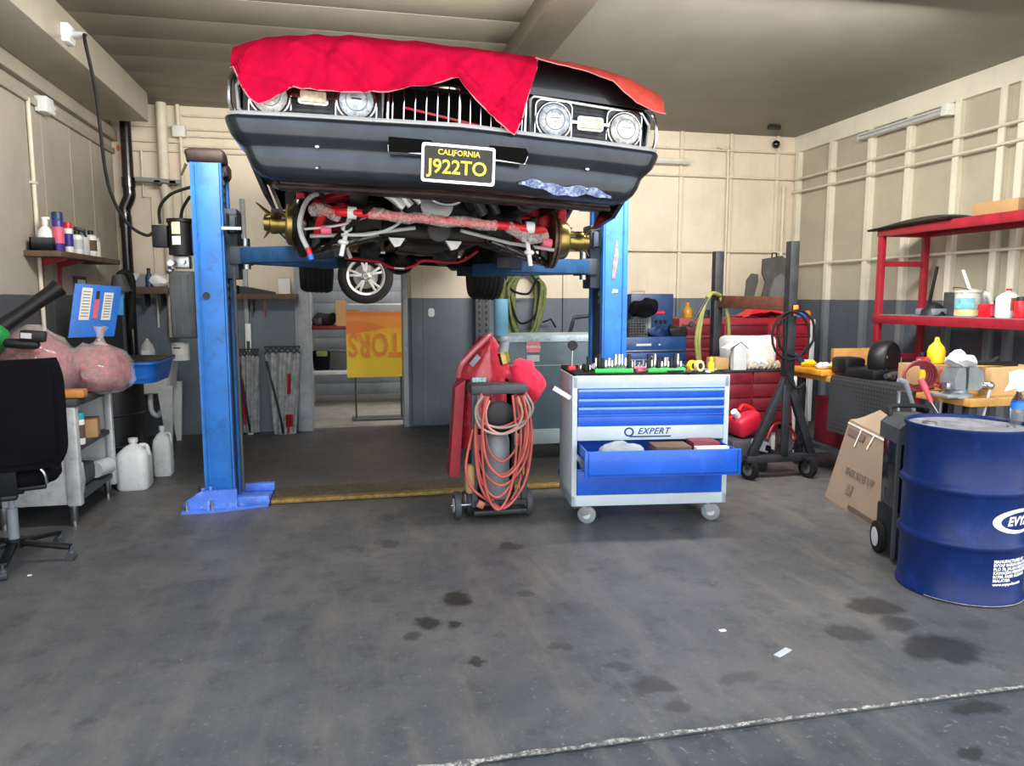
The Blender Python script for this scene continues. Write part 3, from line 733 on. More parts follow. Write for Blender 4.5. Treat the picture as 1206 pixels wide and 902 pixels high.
# base plates
for s, xf in ((1, -1.045), (-1, 2.165)):
    xo = xf-s*.15; xi = xf+s*.43
    b = B().prism([(xo,5.47),(xo+s*.22,5.47),(xi,5.56),(xi,6.05),(xo,6.05)], 'XY', 0, .018)
    bp_ = part('base_plate', b, MT['lift_base'], LI)
    part('base_gusset', B().prism([(xf-s*.14,.018),(xf+s*.22,.018),(xf+s*.22,.15),(xf-s*.02,.15),(xf-s*.14,.07)], 'XZ', 5.52, .03).bar((xf-s*.02,5.52,.02), (xf-s*.02,5.6,.15), .02, .02).prism([(5.47,.018),(5.6,.018),(5.6,.16)], 'YZ', xf+s*.02, .02), MT['lift_base'], LI)
    part('base_channel', B().box((xf+s*.32,5.60,.05), (.24,.1,.065), bev=.006), MT['lift_base'], LI)
    part('base_channel', B().box((xf+s*.33,5.98,.05), (.22,.06,.06), bev=.006), MT['lift_base'], LI)
    for (x, y) in ((xo+s*.03,5.5), (xo+s*.2,5.5), (xo+s*.03,5.98), (xi-s*.04,5.99), (xi-s*.03,5.62)):
        part('anchor_bolt', B().cyl((x,y,.018), (x,y,.05), .016, seg=6).cyl((x,y,.05), (x,y,.085), .009, seg=8), MT['steel'], LI)
mfp = mat('floor_plate_paint', '4f4632', .6, var=.4, scale=14, dirt='2a271f', dirtamt=.85, ramp0=.46, bump=.4, bscale=50)
part('floor_plate', B().bb((-.6,5.62,.0), (1.72,6.0,.03), .01), mfp, LI, 'worn yellow steel floor plate')
part('floor_plate_edge', B().bb((-.6,5.60,.004), (1.72,5.68,.033), .006), mat('plate_edge','80672f',.6,var=.4,scale=20,dirt='4a3c1e',dirtamt=.8), LI)
# carriages and arms
ZA = 1.80
for s, xi, zo in ((1, xiL, .03), (-1, xiR, -.03)):
    z = ZA+zo
    cr = part('carriage', B().box((xi+s*.03,5.775,z+.08), (.12,.2,.5), bev=.01).box((xi+s*.1,5.775,z), (.14,.24,.13), bev=.01).box((xi+s*.06,5.62,z+.21), (.06,.05,.12), bev=.01), MT['lift_dark'], LI)
    part('carriage_bracket', B().tube([(xi+s*.04,5.6,z+.15),(xi+s*.04,5.6,z+.28),(xi+s*.12,5.6,z+.28),(xi+s*.12,5.6,z+.15)], .014, 6, closed=True), MT['black_plastic'], cr)
    part('arm_pin', B().cyl((xi+s*.14,5.7,z-.1), (xi+s*.14,5.7,z+.12), .03), MT['steel'], LI)
    # front arm reaches forward to the sill, rear arm backward
    for dy in (-1, 1):
        p0 = V(xi+s*.14, 5.7 if dy < 0 else 5.85, z); p1 = V(.479-s*.60, 5.775+dy*.62, z-.01); p2 = V(.479-s*.52, 5.775+dy*.95, z-.01)
        am = part('lift_arm', B().bar(p0, p1, .12, .11, .008), mat('arm_blue','1c4670',.55,var=.2,dirt='10263e'), LI)
        part('arm_extension', B().bar(p1+(p0-p1)*.15, p2, .085, .08, .006), MT['lift_dark'], am)
        part('arm_pad', B().cyl(p2+V(0,0,.03), p2+V(0,0,.09), .06).cyl(p2+V(0,0,.08), p2+V(0,0,.12), .05), MT['black_rubber'], am)
part('tool_tray', B().bb((xiL+.0,5.56,2.0), (xiL+.13,5.59,2.02)), MT['steel'], LI)
# power unit on the left column
pu = part('pump_motor', B().cyl((-1.16,5.78,1.83), (-1.16,5.78,2.07), .09, seg=26).cyl((-1.16,5.78,2.06), (-1.16,5.78,2.085), .098, seg=26).box((-1.09,5.78,1.95), (.12,.1,.2)), MT['black_plastic'], LI, 'black hydraulic pump motor with white labels')
part('motor_label', B().grid(lambda u, v: V(-1.16+.092*math.sin(-.55+.65*u), 5.78-.092*math.cos(-.55+.65*u), 1.975+.09*v), 6, 1, .002), mat('label_cream','e4dfae',.5), pu)
part('motor_label', B().grid(lambda u, v: V(-1.16+.092*math.sin(-.55+.65*u), 5.78-.092*math.cos(-.55+.65*u), 1.90+.06*v), 6, 1, .002), MT['paper'], pu)
part('switch_box', B().box((-1.295,5.76,1.96), (.10,.09,.155), bev=.006), MT['black_plastic'], pu)
part('valve_block', B().box((-1.16,5.78,1.78), (.11,.11,.09), bev=.01).cyl((-1.22,5.70,1.77), (-1.22,5.66,1.77), .022).cyl((-1.14,5.70,1.78), (-1.14,5.66,1.78), .018).ball((-1.24,5.73,1.72), .03), MT['steel'], pu)
part('oil_tank', B().box((-1.16,5.79,1.475), (.18,.17,.48), bev=.02), MT['dark_grey'], pu, 'grey oil tank of the lift pump')
for k in range(3): part('tank_rib', B().bb((-1.225+.05*k,5.70,1.26), (-1.215+.05*k,5.708,1.69)), MT['dark_grey'], pu)
part('pump_hose', B().tube([(-1.3,5.78,2.05),(-1.29,5.75,2.16),(-1.2,5.7,2.25),(-1.05,5.66,2.3)], .011, 8, smooth=5).tube([(-1.16,5.78,2.09),(-1.14,5.76,2.16),(-1.08,5.72,2.24)], .011, 8, smooth=4), MT['black_rubber'], pu)
# supply cable from the ceiling outlet
oc = PX(72, 40, -1.94)
ob = thing('power_outlet', 'white outlet box with plug on the ceiling soffit', 'outlet', (oc.x, oc.y, oc.z-.06))
part('outlet_box', B().box((oc.x+.035,oc.y,oc.z), (.07,.13,.13), bev=.012), MT['white_plastic'], ob)
part('cover_plate', B().box((oc.x+.072,oc.y,oc.z), (.006,.1,.1), bev=.003), MT['white_paint'], ob)
part('plug', B().cyl((oc.x+.07,oc.y,oc.z), (oc.x+.16,oc.y-.01,oc.z), .03, .022), MT['light_grey'], ob)
pts = [oc+V(.16,-.01,0)]
for (px, py, Y) in ((100,48,5.3), (113,110,5.35), (124,200,5.45), (135,238,5.5), (152,265,5.58), (172,277,5.66)):
    pts.append(PY(px, py, Y))
pts += [V(-1.34,5.76,1.99)]
solo('power_cable', B().tube(pts, .011, 8, smooth=8), MT['black_rubber'], 'black power cable drooping from soffit outlet to lift pump', 'cable')
# ================================================================== LEFT SIDE
# --- office chair, turned away from the camera
def chair_local():
    t = thing('office_chair', 'black padded swivel office chair at the left edge of the picture', 'chair', (-1.93,4.68,0), rotz=.35)
    def bk(u, v):
        s = u*2-1; z = .60+.60*v
        w = .28*(1-.10*max(0, (v-.75)/.25)**2)*(1-.18*max(0, (.2-v)/.2)**2)
        return Vector((s*w*(1 if abs(s) < 1 else 1), -.26-.05*v-.05*(1-s*s)*(1-(2*v-1)**2*.4)+.04*s*s, z))
    part('backrest', B().grid(bk, 14, 18, .07), MT['black_fabric'], t, ang=70)
    def shell(u, v):
        p = bk(.08+.84*u, .06+.88*v); return p+Vector((0,-.045,0))
    part('backrest_shell', B().grid(shell, 12, 14, .02), MT['black_fabric'], t)
    part('back_bracket', B().box((0,-.27,.60), (.09,.03,.34), rot=(.1,0,0), bev=.01).box((0,-.14,.44), (.08,.28,.03), bev=.01), MT['black_plastic'], t)
    part('adjust_lever', B().tube([(.12,-.25,.62),(.17,-.29,.57),(.18,-.28,.5)], .008, 6, smooth=3), MT['steel'], t)
    def seat(u, v):
        a = u*2*PI; c, s = math.cos(a), math.sin(a)
        k = (abs(c)**3.2+abs(s)**3.2)**(-1/3.2)
        P = [(0.001,.475),(.6,.475),(.92,.485),(1.0,.515),(1.0,.54),(.94,.565),(.7,.575),(.001,.57)]
        r, z = P[min(7, int(v*7+.5))]
        return Vector((c*k*.26*r, s*k*.25*r-.0, z-.02*max(0, s*k*r)**3))
    part('seat', B().grid(seat, 40, 7, 0, True), MT['black_fabric'], t, ang=80)
    part('seat_pan', B().box((0,0,.46), (.36,.34,.03), bev=.012).box((0,0,.435), (.14,.2,.04), bev=.01), MT['black_plastic'], t)
    part('gas_lift', B().cyl((0,0,.30), (0,0,.43), .017).cyl((0,0,.12), (0,0,.32), .028), MT['mid_grey'], t)
    bs = part('star_base', B().cyl((0,0,.085), (0,0,.14), .05), MT['black_plastic'], t)
    for k in range(5):
        a = k*2*PI/5-.48; c, s = math.cos(a), math.sin(a)
        part('base_leg', B().bar((c*.03,s*.03,.115), (c*.31,s*.31,.08), .05, .028, .008), MT['black_plastic'], bs)
        e = part('caster', B().cyl((c*.31,s*.31,.05), (c*.31,s*.31,.085), .008).ball((c*.31,s*.31,.045), (.022,.022,.016)).cyl((c*.31-s*.022,s*.31+c*.022,.025), (c*.31+s*.022,s*.31-c*.022,.025), .025, seg=16), MT['dark_grey'], t)
    return t
chair_local()
# --- stainless bench with side shelves
BX0, BX1, BY0, BY1, BH = -2.36, -1.78, 5.34, 6.12, .86
t = thing('steel_workbench', 'stainless steel workbench with side shelves along the left wall', 'workbench', (-2.07,5.73,0))
part('bench_top', B().bb((BX0,BY0-.02,BH-.05), (BX1+.01,BY1,BH), .008), MT['dark_grey'], t, 'dark worktop')
part('end_panel', B().bb((BX0+.1,BY0,.15), (BX1-.085,BY0+.02,BH-.05), .004), MT['brushed'], t)
part('corner_post', B().bb((BX1-.085,BY0-.015,.14), (BX1,BY0+.05,BH-.05), .01), MT['brushed'], t)
part('corner_post', B().bb((BX1-.05,BY1-.05,.10), (BX1,BY1,BH-.05), .01), MT['brushed'], t)
part('back_panel', B().bb((BX0+.02,BY0+.02,.15), (BX0+.04,BY1,BH-.05)), MT['brushed'], t)
part('rear_panel', B().bb((BX0+.05,BY1-.02,.15), (BX1-.05,BY1,BH-.05)), MT['light_grey'], t)
part('shelf', B().bb((BX0+.05,BY0+.03,.50), (BX1-.02,BY1-.02,.53)), MT['dark_grey'], t)
part('shelf', B().bb((BX0+.05,BY0+.03,.16), (BX1-.02,BY1-.02,.19)), MT['dark_grey'], t)
for (x, y) in ((BX1-.06,BY0+.02), (BX0+.1,BY0+.02), (BX1-.06,BY1-.05), (BX0+.1,BY1-.05)):
    part('leg', B().lathe([(.024,.15),(.022,.04),(.018,.035),(.018,0)], (x,y,0), seg=16), MT['steel'], t)
# things on the bench shelves
def can(name, label, cat, p, r, h, body, cap, band=None, group=None, capr=.7, cone=True):
    p = Vector(p)
    t = thing(name, label, cat, p, group=group)
    part('can_body', B().lathe([(r*.94,0),(r,.006),(r,h*.76),(r*.94,h*.79)] + ([(r*.5,h*.84)] if cone else [(r*.9,h*.8)]), p, seg=20), body, t)
    part('cap', B().lathe([(r*capr,h*.79),(r*capr,h*.97),(r*capr*.9,h)], p, seg=18), cap, t)
    if band: part('label_band', B().lathe([(r*1.015,h*.2),(r*1.015,h*.62)], p, seg=20, cap=False), band, t)
    return t
can('spray_can', 'white spray can with teal cap on the workbench shelf', 'spray can', (-1.82,5.50,.53), .034, .22, MT['white_plastic'], MT['teal'], MT['wood_dark'], capr=1.0)
solo('small_carton', B().box((-1.90,5.82,.595), (.2,.18,.13), rot=(0,0,.2), bev=.004).box((-1.90,5.82,.662), (.21,.05,.002), rot=(0,0,.2)), MT['cardboard'], 'small brown carton behind the teal-capped can on the shelf', 'box')
t = thing('air_ratchet', 'grey power tool body on the lowest shelf of the steel workbench', 'tool', (-1.95,5.75,.19))
part('tool_body', B().box((-1.95,5.7,.27), (.2,.4,.14), bev=.03), MT['dark_grey'], t)
part('motor_end', B().cyl((-1.85,5.85,.27), (-1.80,6.0,.27), .06).cyl((-1.80,6.0,.27), (-1.795,6.02,.27), .04), MT['light_grey'], t)
solo('parts_tray', B().box((-1.93,5.5,.275), (.22,.2,.17), rot=(.5,0,.2), bev=.01), MT['light_grey'], 'grey metal tray tilted on the low shelf under the spray can', 'tray')
# bags of red rags
mbag = mat('clear_bag', 'f4e4e2', .1, alpha=.2, bump=.9, bscale=18, var=.1, coat=.6)
mrag = mat('pink_rags', '7c2430', .9, var=.6, scale=20, bump=1, bscale=26, dirt='a8696a', dirtamt=.5)
def bag(label, c, r, seedv, knot=None):
    t = thing('rag_bag', label, 'bag', (c[0],c[1],BH), group='plastic bags of red rags')
    b = B().ball((0,0,0), r, 30)
    for v in b.bm.verts:
        d = mnoise.noise(v.co*6+Vector((seedv,0,0)))*.05+mnoise.noise(v.co*15+Vector((0,seedv,0)))*.035
        v.co *= 1+d*3; v.co.z = max(v.co.z, -r[2]*.72)
    lo = min(v.co.z for v in b.bm.verts); M = Matrix.Translation((c[0],c[1],BH-lo+.002))
    part('rag_bundle', B_copy(b, .94, M), mrag, t)
    s = B_copy(b, 1.05, M); s.jitter(.022, 16)
    if knot: s.lathe([(.05,0),(.02,.05),(.03,.09),(.055,.13)], M @ Vector(knot), (.1,0,1), 14).jitter(.01, 30)
    part('plastic_bag', s, mbag, t)
    return t
def B_copy(b, k, M):
    n = B(); n.bm = b.bm.copy()
    for v in n.bm.verts: v.co = M @ (v.co*k)
    return n
bag('large clear plastic bag of red rags at the back of the steel workbench', (-2.12,5.62), (.26,.25,.26), 1)
bag('clear plastic bag of red rags with tied neck at the bench front corner', (-1.80,5.85), (.23,.24,.19), 5, (.02,.05,.19))
solo('wood_block', B().box((-1.86,5.42,BH+.03), (.24,.12,.055), rot=(0,0,.1), bev=.012), mat('orange_wood','b0743a',.6,var=.3,scale=14), 'short orange-brown wood block at the worktop edge under the rags', 'block')
t = thing('barcode_scanner', 'black handheld device lying on the large rag bag', 'device', PY(26, 412, 5.33))
p = PY(26, 405, 5.33)
part('device_body', B().box(p, (.20,.1,.06), rot=(0,.1,.2), bev=.025), MT['black_plastic'], t)
part('device_head', B().box(p+V(.07,.0,.05), (.14,.09,.07), rot=(0,.1,.2), bev=.01), MT['black_plastic'], t)
part('screen', B().box(p+V(.045,-.049,.055), (.06,.006,.035), rot=(0,.1,.2)), MT['light_grey'], t)
# leaf blower leaning on the bags
a, c = PY(2, 385, 5.45), PY(70, 338, 5.62)
t = thing('leaf_blower', 'black-tubed green leaf blower leaning across the rag bags', 'leaf blower', PY(-14, 400, 5.55))
d = (c-a).normalized()
part('blower_tube', B().tube([a, a+(c-a)*.5, a+(c-a)*.85, c], [.05,.045,.05,.062], 14), MT['black_plastic'], t)
part('blower_body', B().ball(a-d*.10+V(0,0,-.02), (.13,.12,.11), 18, rot=(0,-.5,0)), mat('blower_green','1f7a3a',.4), t)
# --- parts washer: blue basin and lid on black drum, white sink behind
PWx0, PWx1, PWy0, PWy1, PWz0, PWz1 = -2.10, -1.52, 6.40, 7.10, .83, 1.01
t = thing('parts_washer', 'blue parts washer basin with open labelled lid on a black drum', 'parts washer', (-1.98,6.7,0))
def basin(u, v):
    P = [(0.02,0),(.78,0),(.86,.02),(.97,.85),(1.03,.9),(1.03,1.0),(.96,1.0),(.9,.25),(.02,.2)]
    tt = v*(len(P)-1); i = min(len(P)-2, int(tt)); f = tt-i
    k = P[i][0]*(1-f)+P[i+1][0]*f; z = P[i][1]*(1-f)+P[i+1][1]*f
    a = u*2*PI; cc, ss = math.cos(a), math.sin(a); q = (abs(cc)**7+abs(ss)**7)**(-1/7)
    return Vector(((PWx0+PWx1)/2+cc*q*k*(PWx1-PWx0)/2, (PWy0+PWy1)/2+ss*q*k*(PWy1-PWy0)/2, PWz0+z*(PWz1-PWz0)))
part('basin', B().grid(basin, 56, 24, 0, True), MT['blue_bright'], t)
part('work_surface', B().bb((PWx0+.06,PWy0+.05,PWz1-.015), (PWx1-.02,PWy1+.05,PWz1+.008), .004), MT['black_plastic'], t)
p0, p1, p2, p3 = PY(80,398,6.55), PY(134,396,6.75), PY(143,338,6.9), PY(88,334,6.7)
def lid(u, v): return p0.lerp(p1, u).lerp(p3.lerp(p2, u), v)
ldn = (p1-p0).cross(p3-p0).normalized()
if ldn.y > 0: ldn = -ldn
ld = part('lid', B().grid(lambda u, v: lid(u, v)-ldn*.0, 6, 6, .02), MT['blue_bright'], t)
def onlid(u0, v0, u1, v1): return B().grid(lambda u, v: lid(u0+(u1-u0)*u, v0+(v1-v0)*v)+ldn*.014, 3, 3, .006)
part('lid_label', onlid(.16,.32,.38,.93), MT['paper'], ld)
part('lid_label', onlid(.64,.32,.84,.86), MT['paper'], ld)
part('lid_picture', onlid(.45,.34,.56,.72), MT['pink'], ld)
part('lid_picture', onlid(.47,.72,.54,.88), MT['black_plastic'], ld)
for x_, w_, y_, d_ in ((.19,.16,.38,.058), (.67,.14,.37,.052)):
    tl = B()
    for r_ in range(9): tl.grid(lambda u, v, r_=r_: lid(x_+w_*u, y_+d_*r_+.02*v)+ldn*.0185, 2, 1, .001)
    part('label_lines', tl, MT['mid_grey'], ld)
part('lid_stay', B().bar(PY(120,398,6.6), PY(122,380,6.75), .02, .01), MT['wood'], t)
part('drum', B().lathe([(.25,.1),(.26,.12),(.26,.3),(.268,.31),(.26,.32),(.26,.56),(.268,.57),(.26,.58),(.26,.80),(.25,.83)], (-1.97,6.70,0), seg=36), MT['black_plastic'], t)
part('drum_foot', B().cyl((-1.97,6.70,0), (-1.97,6.70,.1), .2), MT['black_plastic'], t)
tw_ = solo('blue_wipe', B().grid(lambda u, v: PY(128+17*u, 342+29*v, 6.96)+V(0,-.01-.02*math.sin(u*5),0), 6, 6, .004), mat('wipe_blue','4fa3e0',.8), 'light blue wipe cloth hanging beside the washer lid', 'cloth')
t = thing('work_lamp', 'grey cone work lamp on a bent black hose over the washer', 'lamp', PY(150, 415, 7.05))
q = PY(140, 330, 7.0)
part('lamp_shade', B().lathe([(.028,.0),(.05,.01),(.075,.10),(.085,.155),(.08,.155),(.06,.05)], q+V(0,0,.05), (.1,-.1,-1), 22), MT['dark_grey'], t)
part('lamp_glass', B().cyl(q+V(.01,-.012,-.1), q+V(.008,-.01,-.08), .072), MT['light_grey'], t)
part('lamp_hose', B().tube([q+V(0,0,.04), q+V(.05,.04,.07), q+V(.09,.05,0), q+V(.08,.05,-.2), q+V(.06,.05,-.42)], .03, 10, smooth=6), MT['black_rubber'], t)
t = thing('utility_sink', 'white plastic utility sink on tapered legs behind the parts washer', 'sink', (-2.05,8.2,0))
sk = B()
def sinkf(u, v):
    P = [(.02,.0),(.8,.0),(.86,.03),(1,.95),(1.05,1.0),(.98,1.0),(.8,.1),(.02,.08)]
    tt = v*(len(P)-1); i = min(len(P)-2, int(tt)); f = tt-i
    k = P[i][0]*(1-f)+P[i+1][0]*f; z = P[i][1]*(1-f)+P[i+1][1]*f
    a = u*2*PI; cc, ss = math.cos(a), math.sin(a); q = (abs(cc)**7+abs(ss)**7)**(-1/7)
    return Vector((-2.05+cc*q*k*.28, 8.2+ss*q*k*.26, .56+z*.34))
part('sink_tub', B().grid(sinkf, 40, 14, 0, True), MT['white_plastic'], t)
for (x, y) in ((-1.83,8.0), (-1.83,8.42), (-2.27,8.0), (-2.27,8.42)):
    part('leg', B().prism([(-.08,.64),(.07,.64),(.035,.0),(-.01,.0)], 'XZ', -.02, .04, M=Matrix.Translation((x,y,0))), MT['white_plastic'], t)
part('drain_trap', B().tube([(-2.0,8.1,.57),(-2.0,8.1,.38),(-1.94,8.1,.32),(-1.90,8.1,.38),(-1.88,8.2,.42)], .025, 8, smooth=4), MT['white_plastic'], t)
# jugs on the floor
def jug(name, label, p, w, h, m, capm, group=None):
    t = thing(name, label, 'jug', p, group=group); p = Vector(p)
    def f(u, v):
        P = [(.02,0),(.9,0),(1,.05),(1,.66),(.9,.78),(.5,.9),(.24,.94),(.24,1.0),(.02,1.0)]
        i = min(8, int(v*8+.5)); k, z = P[i]
        a = u*2*PI; cc, ss = math.cos(a), math.sin(a); q = (abs(cc)**5+abs(ss)**5)**(-1/5) if k > .3 else 1
        return p+Vector((cc*q*k*w/2, ss*q*k*w/2, z*h))
    part('jug_body', B().grid(f, 32, 8, 0, True), m, t, ang=50)
    part('cap', B().cyl(p+V(0,0,h*.99), p+V(0,0,h*1.07), w*.15), capm, t)
    part('handle', B().tube([p+V(w*.2,0,h*.92), p+V(w*.42,0,h*.9), p+V(w*.46,0,h*.7)], w*.06, 8, smooth=4), m, t)
    return t
jug('plastic_jug', 'large white plastic jug on the floor beside the steel workbench', (-1.72,6.36,0), .24, .38, MT['white_plastic'], MT['white_plastic'])
jug('plastic_jug', 'narrow white jug standing behind the large jug by the drum', (-1.60,6.78,0), .15, .40, MT['white_plastic'], MT['white_plastic'])
t = thing('squeeze_bottle', 'clear plastic bag-wrapped bottle standing on the sink rim', 'bottle', PY(174, 419, 7.98))
p = PY(174, 419, 7.98); p.z = .90
part('bottle_body', B().lathe([(.05,0),(.07,.02),(.072,.1),(.05,.16),(.02,.2),(.015,.22)], p, seg=18), MT['light_grey'], t)
part('bottle_label', B().box(p+V(0,-.068,.06), (.075,.012,.09)), MT['white_plastic'], t)
t = thing('paint_tin', 'white tin with a small label on the sink below the lift tank', 'tin', PY(213, 420, 7.98))
p = PY(213, 420, 7.98); p.z = .90
part('tin_body', B().lathe([(.085,0),(.085,.165),(.088,.17),(.08,.172)], p, seg=24), MT['white_plastic'], t)
part('tin_label', B().grid(lambda u, v: p+V(.087*math.sin(-.9+1.5*u), -.087*math.cos(-.9+1.5*u), .06+.08*v), 8, 1, .002), MT['paper'], t)
part('tin_print', B().grid(lambda u, v: p+V(.0895*math.sin(-.6+.8*u), -.0895*math.cos(-.6+.8*u), .12+.015*v), 6, 1, .001), MT['navy'], t)
part('wire_handle', B().tube([p+V(-.087,0,.14), p+V(-.05,-.07,.18), p+V(.05,-.07,.18), p+V(.087,0,.14)], .003, 5, smooth=4), MT['steel'], t)
# --- wall shelf with bottles
SZ = 1.885
t = thing('wall_shelf', 'weathered plank shelf on red brackets high on the left wall', 'shelf', (-2.3,7.1,SZ-.03))
part('plank', B().bb((XL,6.34,SZ-.045), (-2.14,7.85,SZ), .004), MT['wood_dark'], t)
for y in (6.62, 7.0):
    part('bracket', B().prism([(0,0),(.2,0),(.2,-.015),(.03,-.06),(.02,-.3),(0,-.3)], 'XZ', 0, .02, M=Matrix.Translation((XL,y,SZ-.045))), MT['red_paint'], t)
solo('oil_tray', B().bb((-2.36,6.36,SZ), (-2.2,6.9,SZ+.012)).bb((-2.36,6.36,SZ), (-2.35,6.9,SZ+.1)).bb((-2.21,6.36,SZ), (-2.2,6.9,SZ+.1)).bb((-2.36,6.36,SZ), (-2.2,6.37,SZ+.1)).bb((-2.36,6.89,SZ), (-2.2,6.9,SZ+.1)), MT['dark_grey'], 'dark open tray at the near end of the wall shelf', 'tray')
t = thing('detergent_bottle', 'white pump bottle standing in the dark tray on the shelf', 'bottle', (-2.28,6.46,SZ+.012))
p = V(-2.28,6.46,SZ+.012)
part('bottle_body', B().lathe([(.05,0),(.06,.01),(.06,.12),(.04,.16),(.018,.18),(.018,.2)], p, seg=20), MT['white_plastic'], t)
part('pump_cap', B().cyl(p+V(0,0,.19), p+V(0,0,.23), .022).box(p+V(.01,0,.24), (.06,.025,.02), bev=.004), MT['white_plastic'], t)
t = thing('small_jug', 'low white container beside the pump bottle in the tray', 'container', (-2.28,6.66,SZ+.012))
p = V(-2.28,6.66,SZ+.012)
part('container_body', B().box(p+V(0,0,.065), (.09,.13,.13), bev=.015), MT['white_plastic'], t)
part('lid', B().cyl(p+V(0,0,.13), p+V(0,0,.15), .03), MT['light_grey'], t)
def pxs(px): return PX(px, 300, -2.18).y
can('spray_can', 'purple spray can with dark cap on the wall shelf', 'spray can', (-2.19,pxs(72),SZ), .04, .30, MT['purple'], MT['navy'], MT['pink'], capr=1.0)
can('spray_can', 'white spray can with red cap on the wall shelf', 'spray can', (-2.18,pxs(82),SZ), .033, .24, MT['white_plastic'], MT['red_bright'], MT['purple'], capr=.9)
t = can('trigger_bottle', 'white bottle with black trigger sprayer on the wall shelf', 'bottle', (-2.18,pxs(92),SZ), .042, .19, MT['white_plastic'], MT['black_plastic'], MT['light_grey'], capr=.5)
p = V(-2.18,pxs(92),SZ)
part('trigger', B().box(p+V(.02,.01,.2), (.09,.03,.03), rot=(0,.3,.4), bev=.006).box(p+V(.05,.02,.17), (.015,.02,.06), rot=(0,-.4,0)), MT['black_plastic'], t)
can('spray_can', 'silver grey spray can beside the black trigger bottle', 'spray can', (-2.18,pxs(100),SZ), .042, .2, MT['light_grey'], MT['mid_grey'], capr=.7)
can('oil_bottle', 'white and brown bottle with black cap near the shelf end', 'bottle', (-2.18,pxs(108),SZ), .045, .22, MT['white_plastic'], MT['black_plastic'], MT['wood_dark'], capr=.5)
can('spray_can', 'plain cream can at the far end of the wall shelf', 'can', (-2.2,pxs(116),SZ), .04, .17, mat('cream_can','d8d2c2',.5), MT['light_grey'], capr=.9)
solo('clipboard', B().prism([(7.35,1.45),(7.66,1.45),(7.66,1.72),(7.35,1.72)], 'YZ', XL, .012), MT['dark_grey'], 'dark clipboard with papers hung on the left wall under the shelf', 'clipboard')
solo('paper_sheet', B().prism([(7.42,1.40),(7.62,1.40),(7.62,1.69),(7.42,1.69)], 'YZ', XL+.013, .003), MT['paper'], 'white paper sheet on the clipboard below the wall shelf', 'paper')
# conduits
c1 = PX(32, 110, XL+.02)
cd = thing('conduit', 'white conduit running down the left wall beside the plank shelf', 'conduit', (XL+.02,c1.y,1.0))
part('pipe', B().cyl((XL+.02,c1.y,1.0), (XL+.02,c1.y,3.06), .016), MPI, cd)
part('strap', B().box((XL+.02,c1.y,2.42), (.04,.06,.02)), MPI, cd)
jb = PX(47, 97, XL+.03)
t = thing('junction_box', 'white junction box on the left wall conduit under the soffit', 'junction box', (XL+.03,jb.y,jb.z-.05))
part('box', B().box((XL+.05,jb.y,3.06), (.09,.16,.12), bev=.006), MT['white_plastic'], t)
part('connector', B().cyl((XL+.05,jb.y,3.08), (XL+.05,jb.y+.18,3.08), .025).cyl((XL+.05,jb.y,3.04), (XL+.05,jb.y+.18,3.04), .02), MT['white_plastic'], t)
# black vent stack in the corner
vx = PY(151, 250, 8.6)
t = thing('vent_stack', 'black plastic vent pipe with offset elbow in the left corner', 'pipe', (vx.x,8.6,.9))
z1 = PY(151,232,8.6).z
part('upper_pipe', B().cyl((vx.x+.02,8.6,z1), (vx.x+.02,8.6,3.36), .055), MT['black_gloss'], t)
part('elbow', B().tube([(vx.x+.02,8.6,z1+.1),(vx.x+.02,8.6,z1),(vx.x-.03,8.6,z1-.12),(vx.x-.03,8.6,z1-.22)], .06, 14, smooth=5), MT['black_gloss'], t)
part('lower_pipe', B().cyl((vx.x-.03,8.6,.9), (vx.x-.03,8.6,z1-.2), .052), MT['black_gloss'], t)
part('coupling', B().cyl((vx.x+.02,8.6,z1+.1), (vx.x+.02,8.6,z1+.2), .066).cyl((vx.x-.03,8.6,z1-.32), (vx.x-.03,8.6,z1-.2), .062), MT['black_gloss'], t)
# cream pipes on the back wall
wx = PY(191, 160, 8.66).x; wx2 = PY(198, 250, 8.66).x
solo('drain_pipe', B().tube([(wx,8.66,3.56),(wx,8.66,2.72),(wx+.02,8.66,2.58),(wx2,8.66,2.4),(wx2,8.66,1.1)], .055, 12), MPI, 'thick cream painted drain pipe with a bend behind the left post', 'pipe')
sx1 = PY(162, 212, 8.66); sx2 = PY(214, 216, 8.66)
t = thing('strut_rail', 'grey metal strut rail across the pipes in the left corner', 'rail', sx1)
part('rail', B().bar(sx1+V(0,-.07,0), sx2+V(0,-.07,0), .07, .04), MT['mid_grey'], t)
part('pipe_clamp', B().box((wx2-.07,8.58,sx1.z-.03), (.08,.05,.06), bev=.01).box((wx2+.08,8.58,sx1.z-.03), (.08,.05,.06), bev=.01), MT['dark_grey'], t)
jx = PY(211, 155, 8.69)
t = thing('junction_box', 'cream junction box among conduits on the back wall', 'junction box', (jx.x,8.69,jx.z-.07))
part('box', B().box((jx.x,8.69,jx.z), (.13,.08,.12), bev=.006), MPI, t)
part('cover', B().box((jx.x,8.648,jx.z), (.12,.006,.11), bev=.002), MT['white_paint'], t)
part('riser', B().cyl((jx.x-.01,8.7,jx.z), (jx.x-.01,8.7,3.56), .022).cyl((jx.x+.01,8.7,1.9), (jx.x+.01,8.7,jx.z), .018), MPI, t)
for k, (py, x0, x1) in enumerate(((147,150,215), (152,215,420), (160,215,420), (165,150,215), (176,150,300), (172,215,420), (136,215,420))):
    a, c = PY(x0, py, 8.72), PY(x1, py+ (x1-x0)*.045, 8.72)
    cd = solo('conduit', B().cyl((a.x,8.72,a.z), (c.x,8.72,a.z), .011, seg=8), MPI, ['thin cream conduit into the left side of the junction box','upper thin cream conduit right of the junction box','thin cream conduit at mid height right of the junction box','lower thin cream conduit left of the junction box','lowest long cream conduit under the junction box','thin conduit just below the box running right','topmost thin conduit close under the ceiling'][k], 'conduit')
a = PY(166, 176, 8.72); c = PY(172, 232, 8.72)
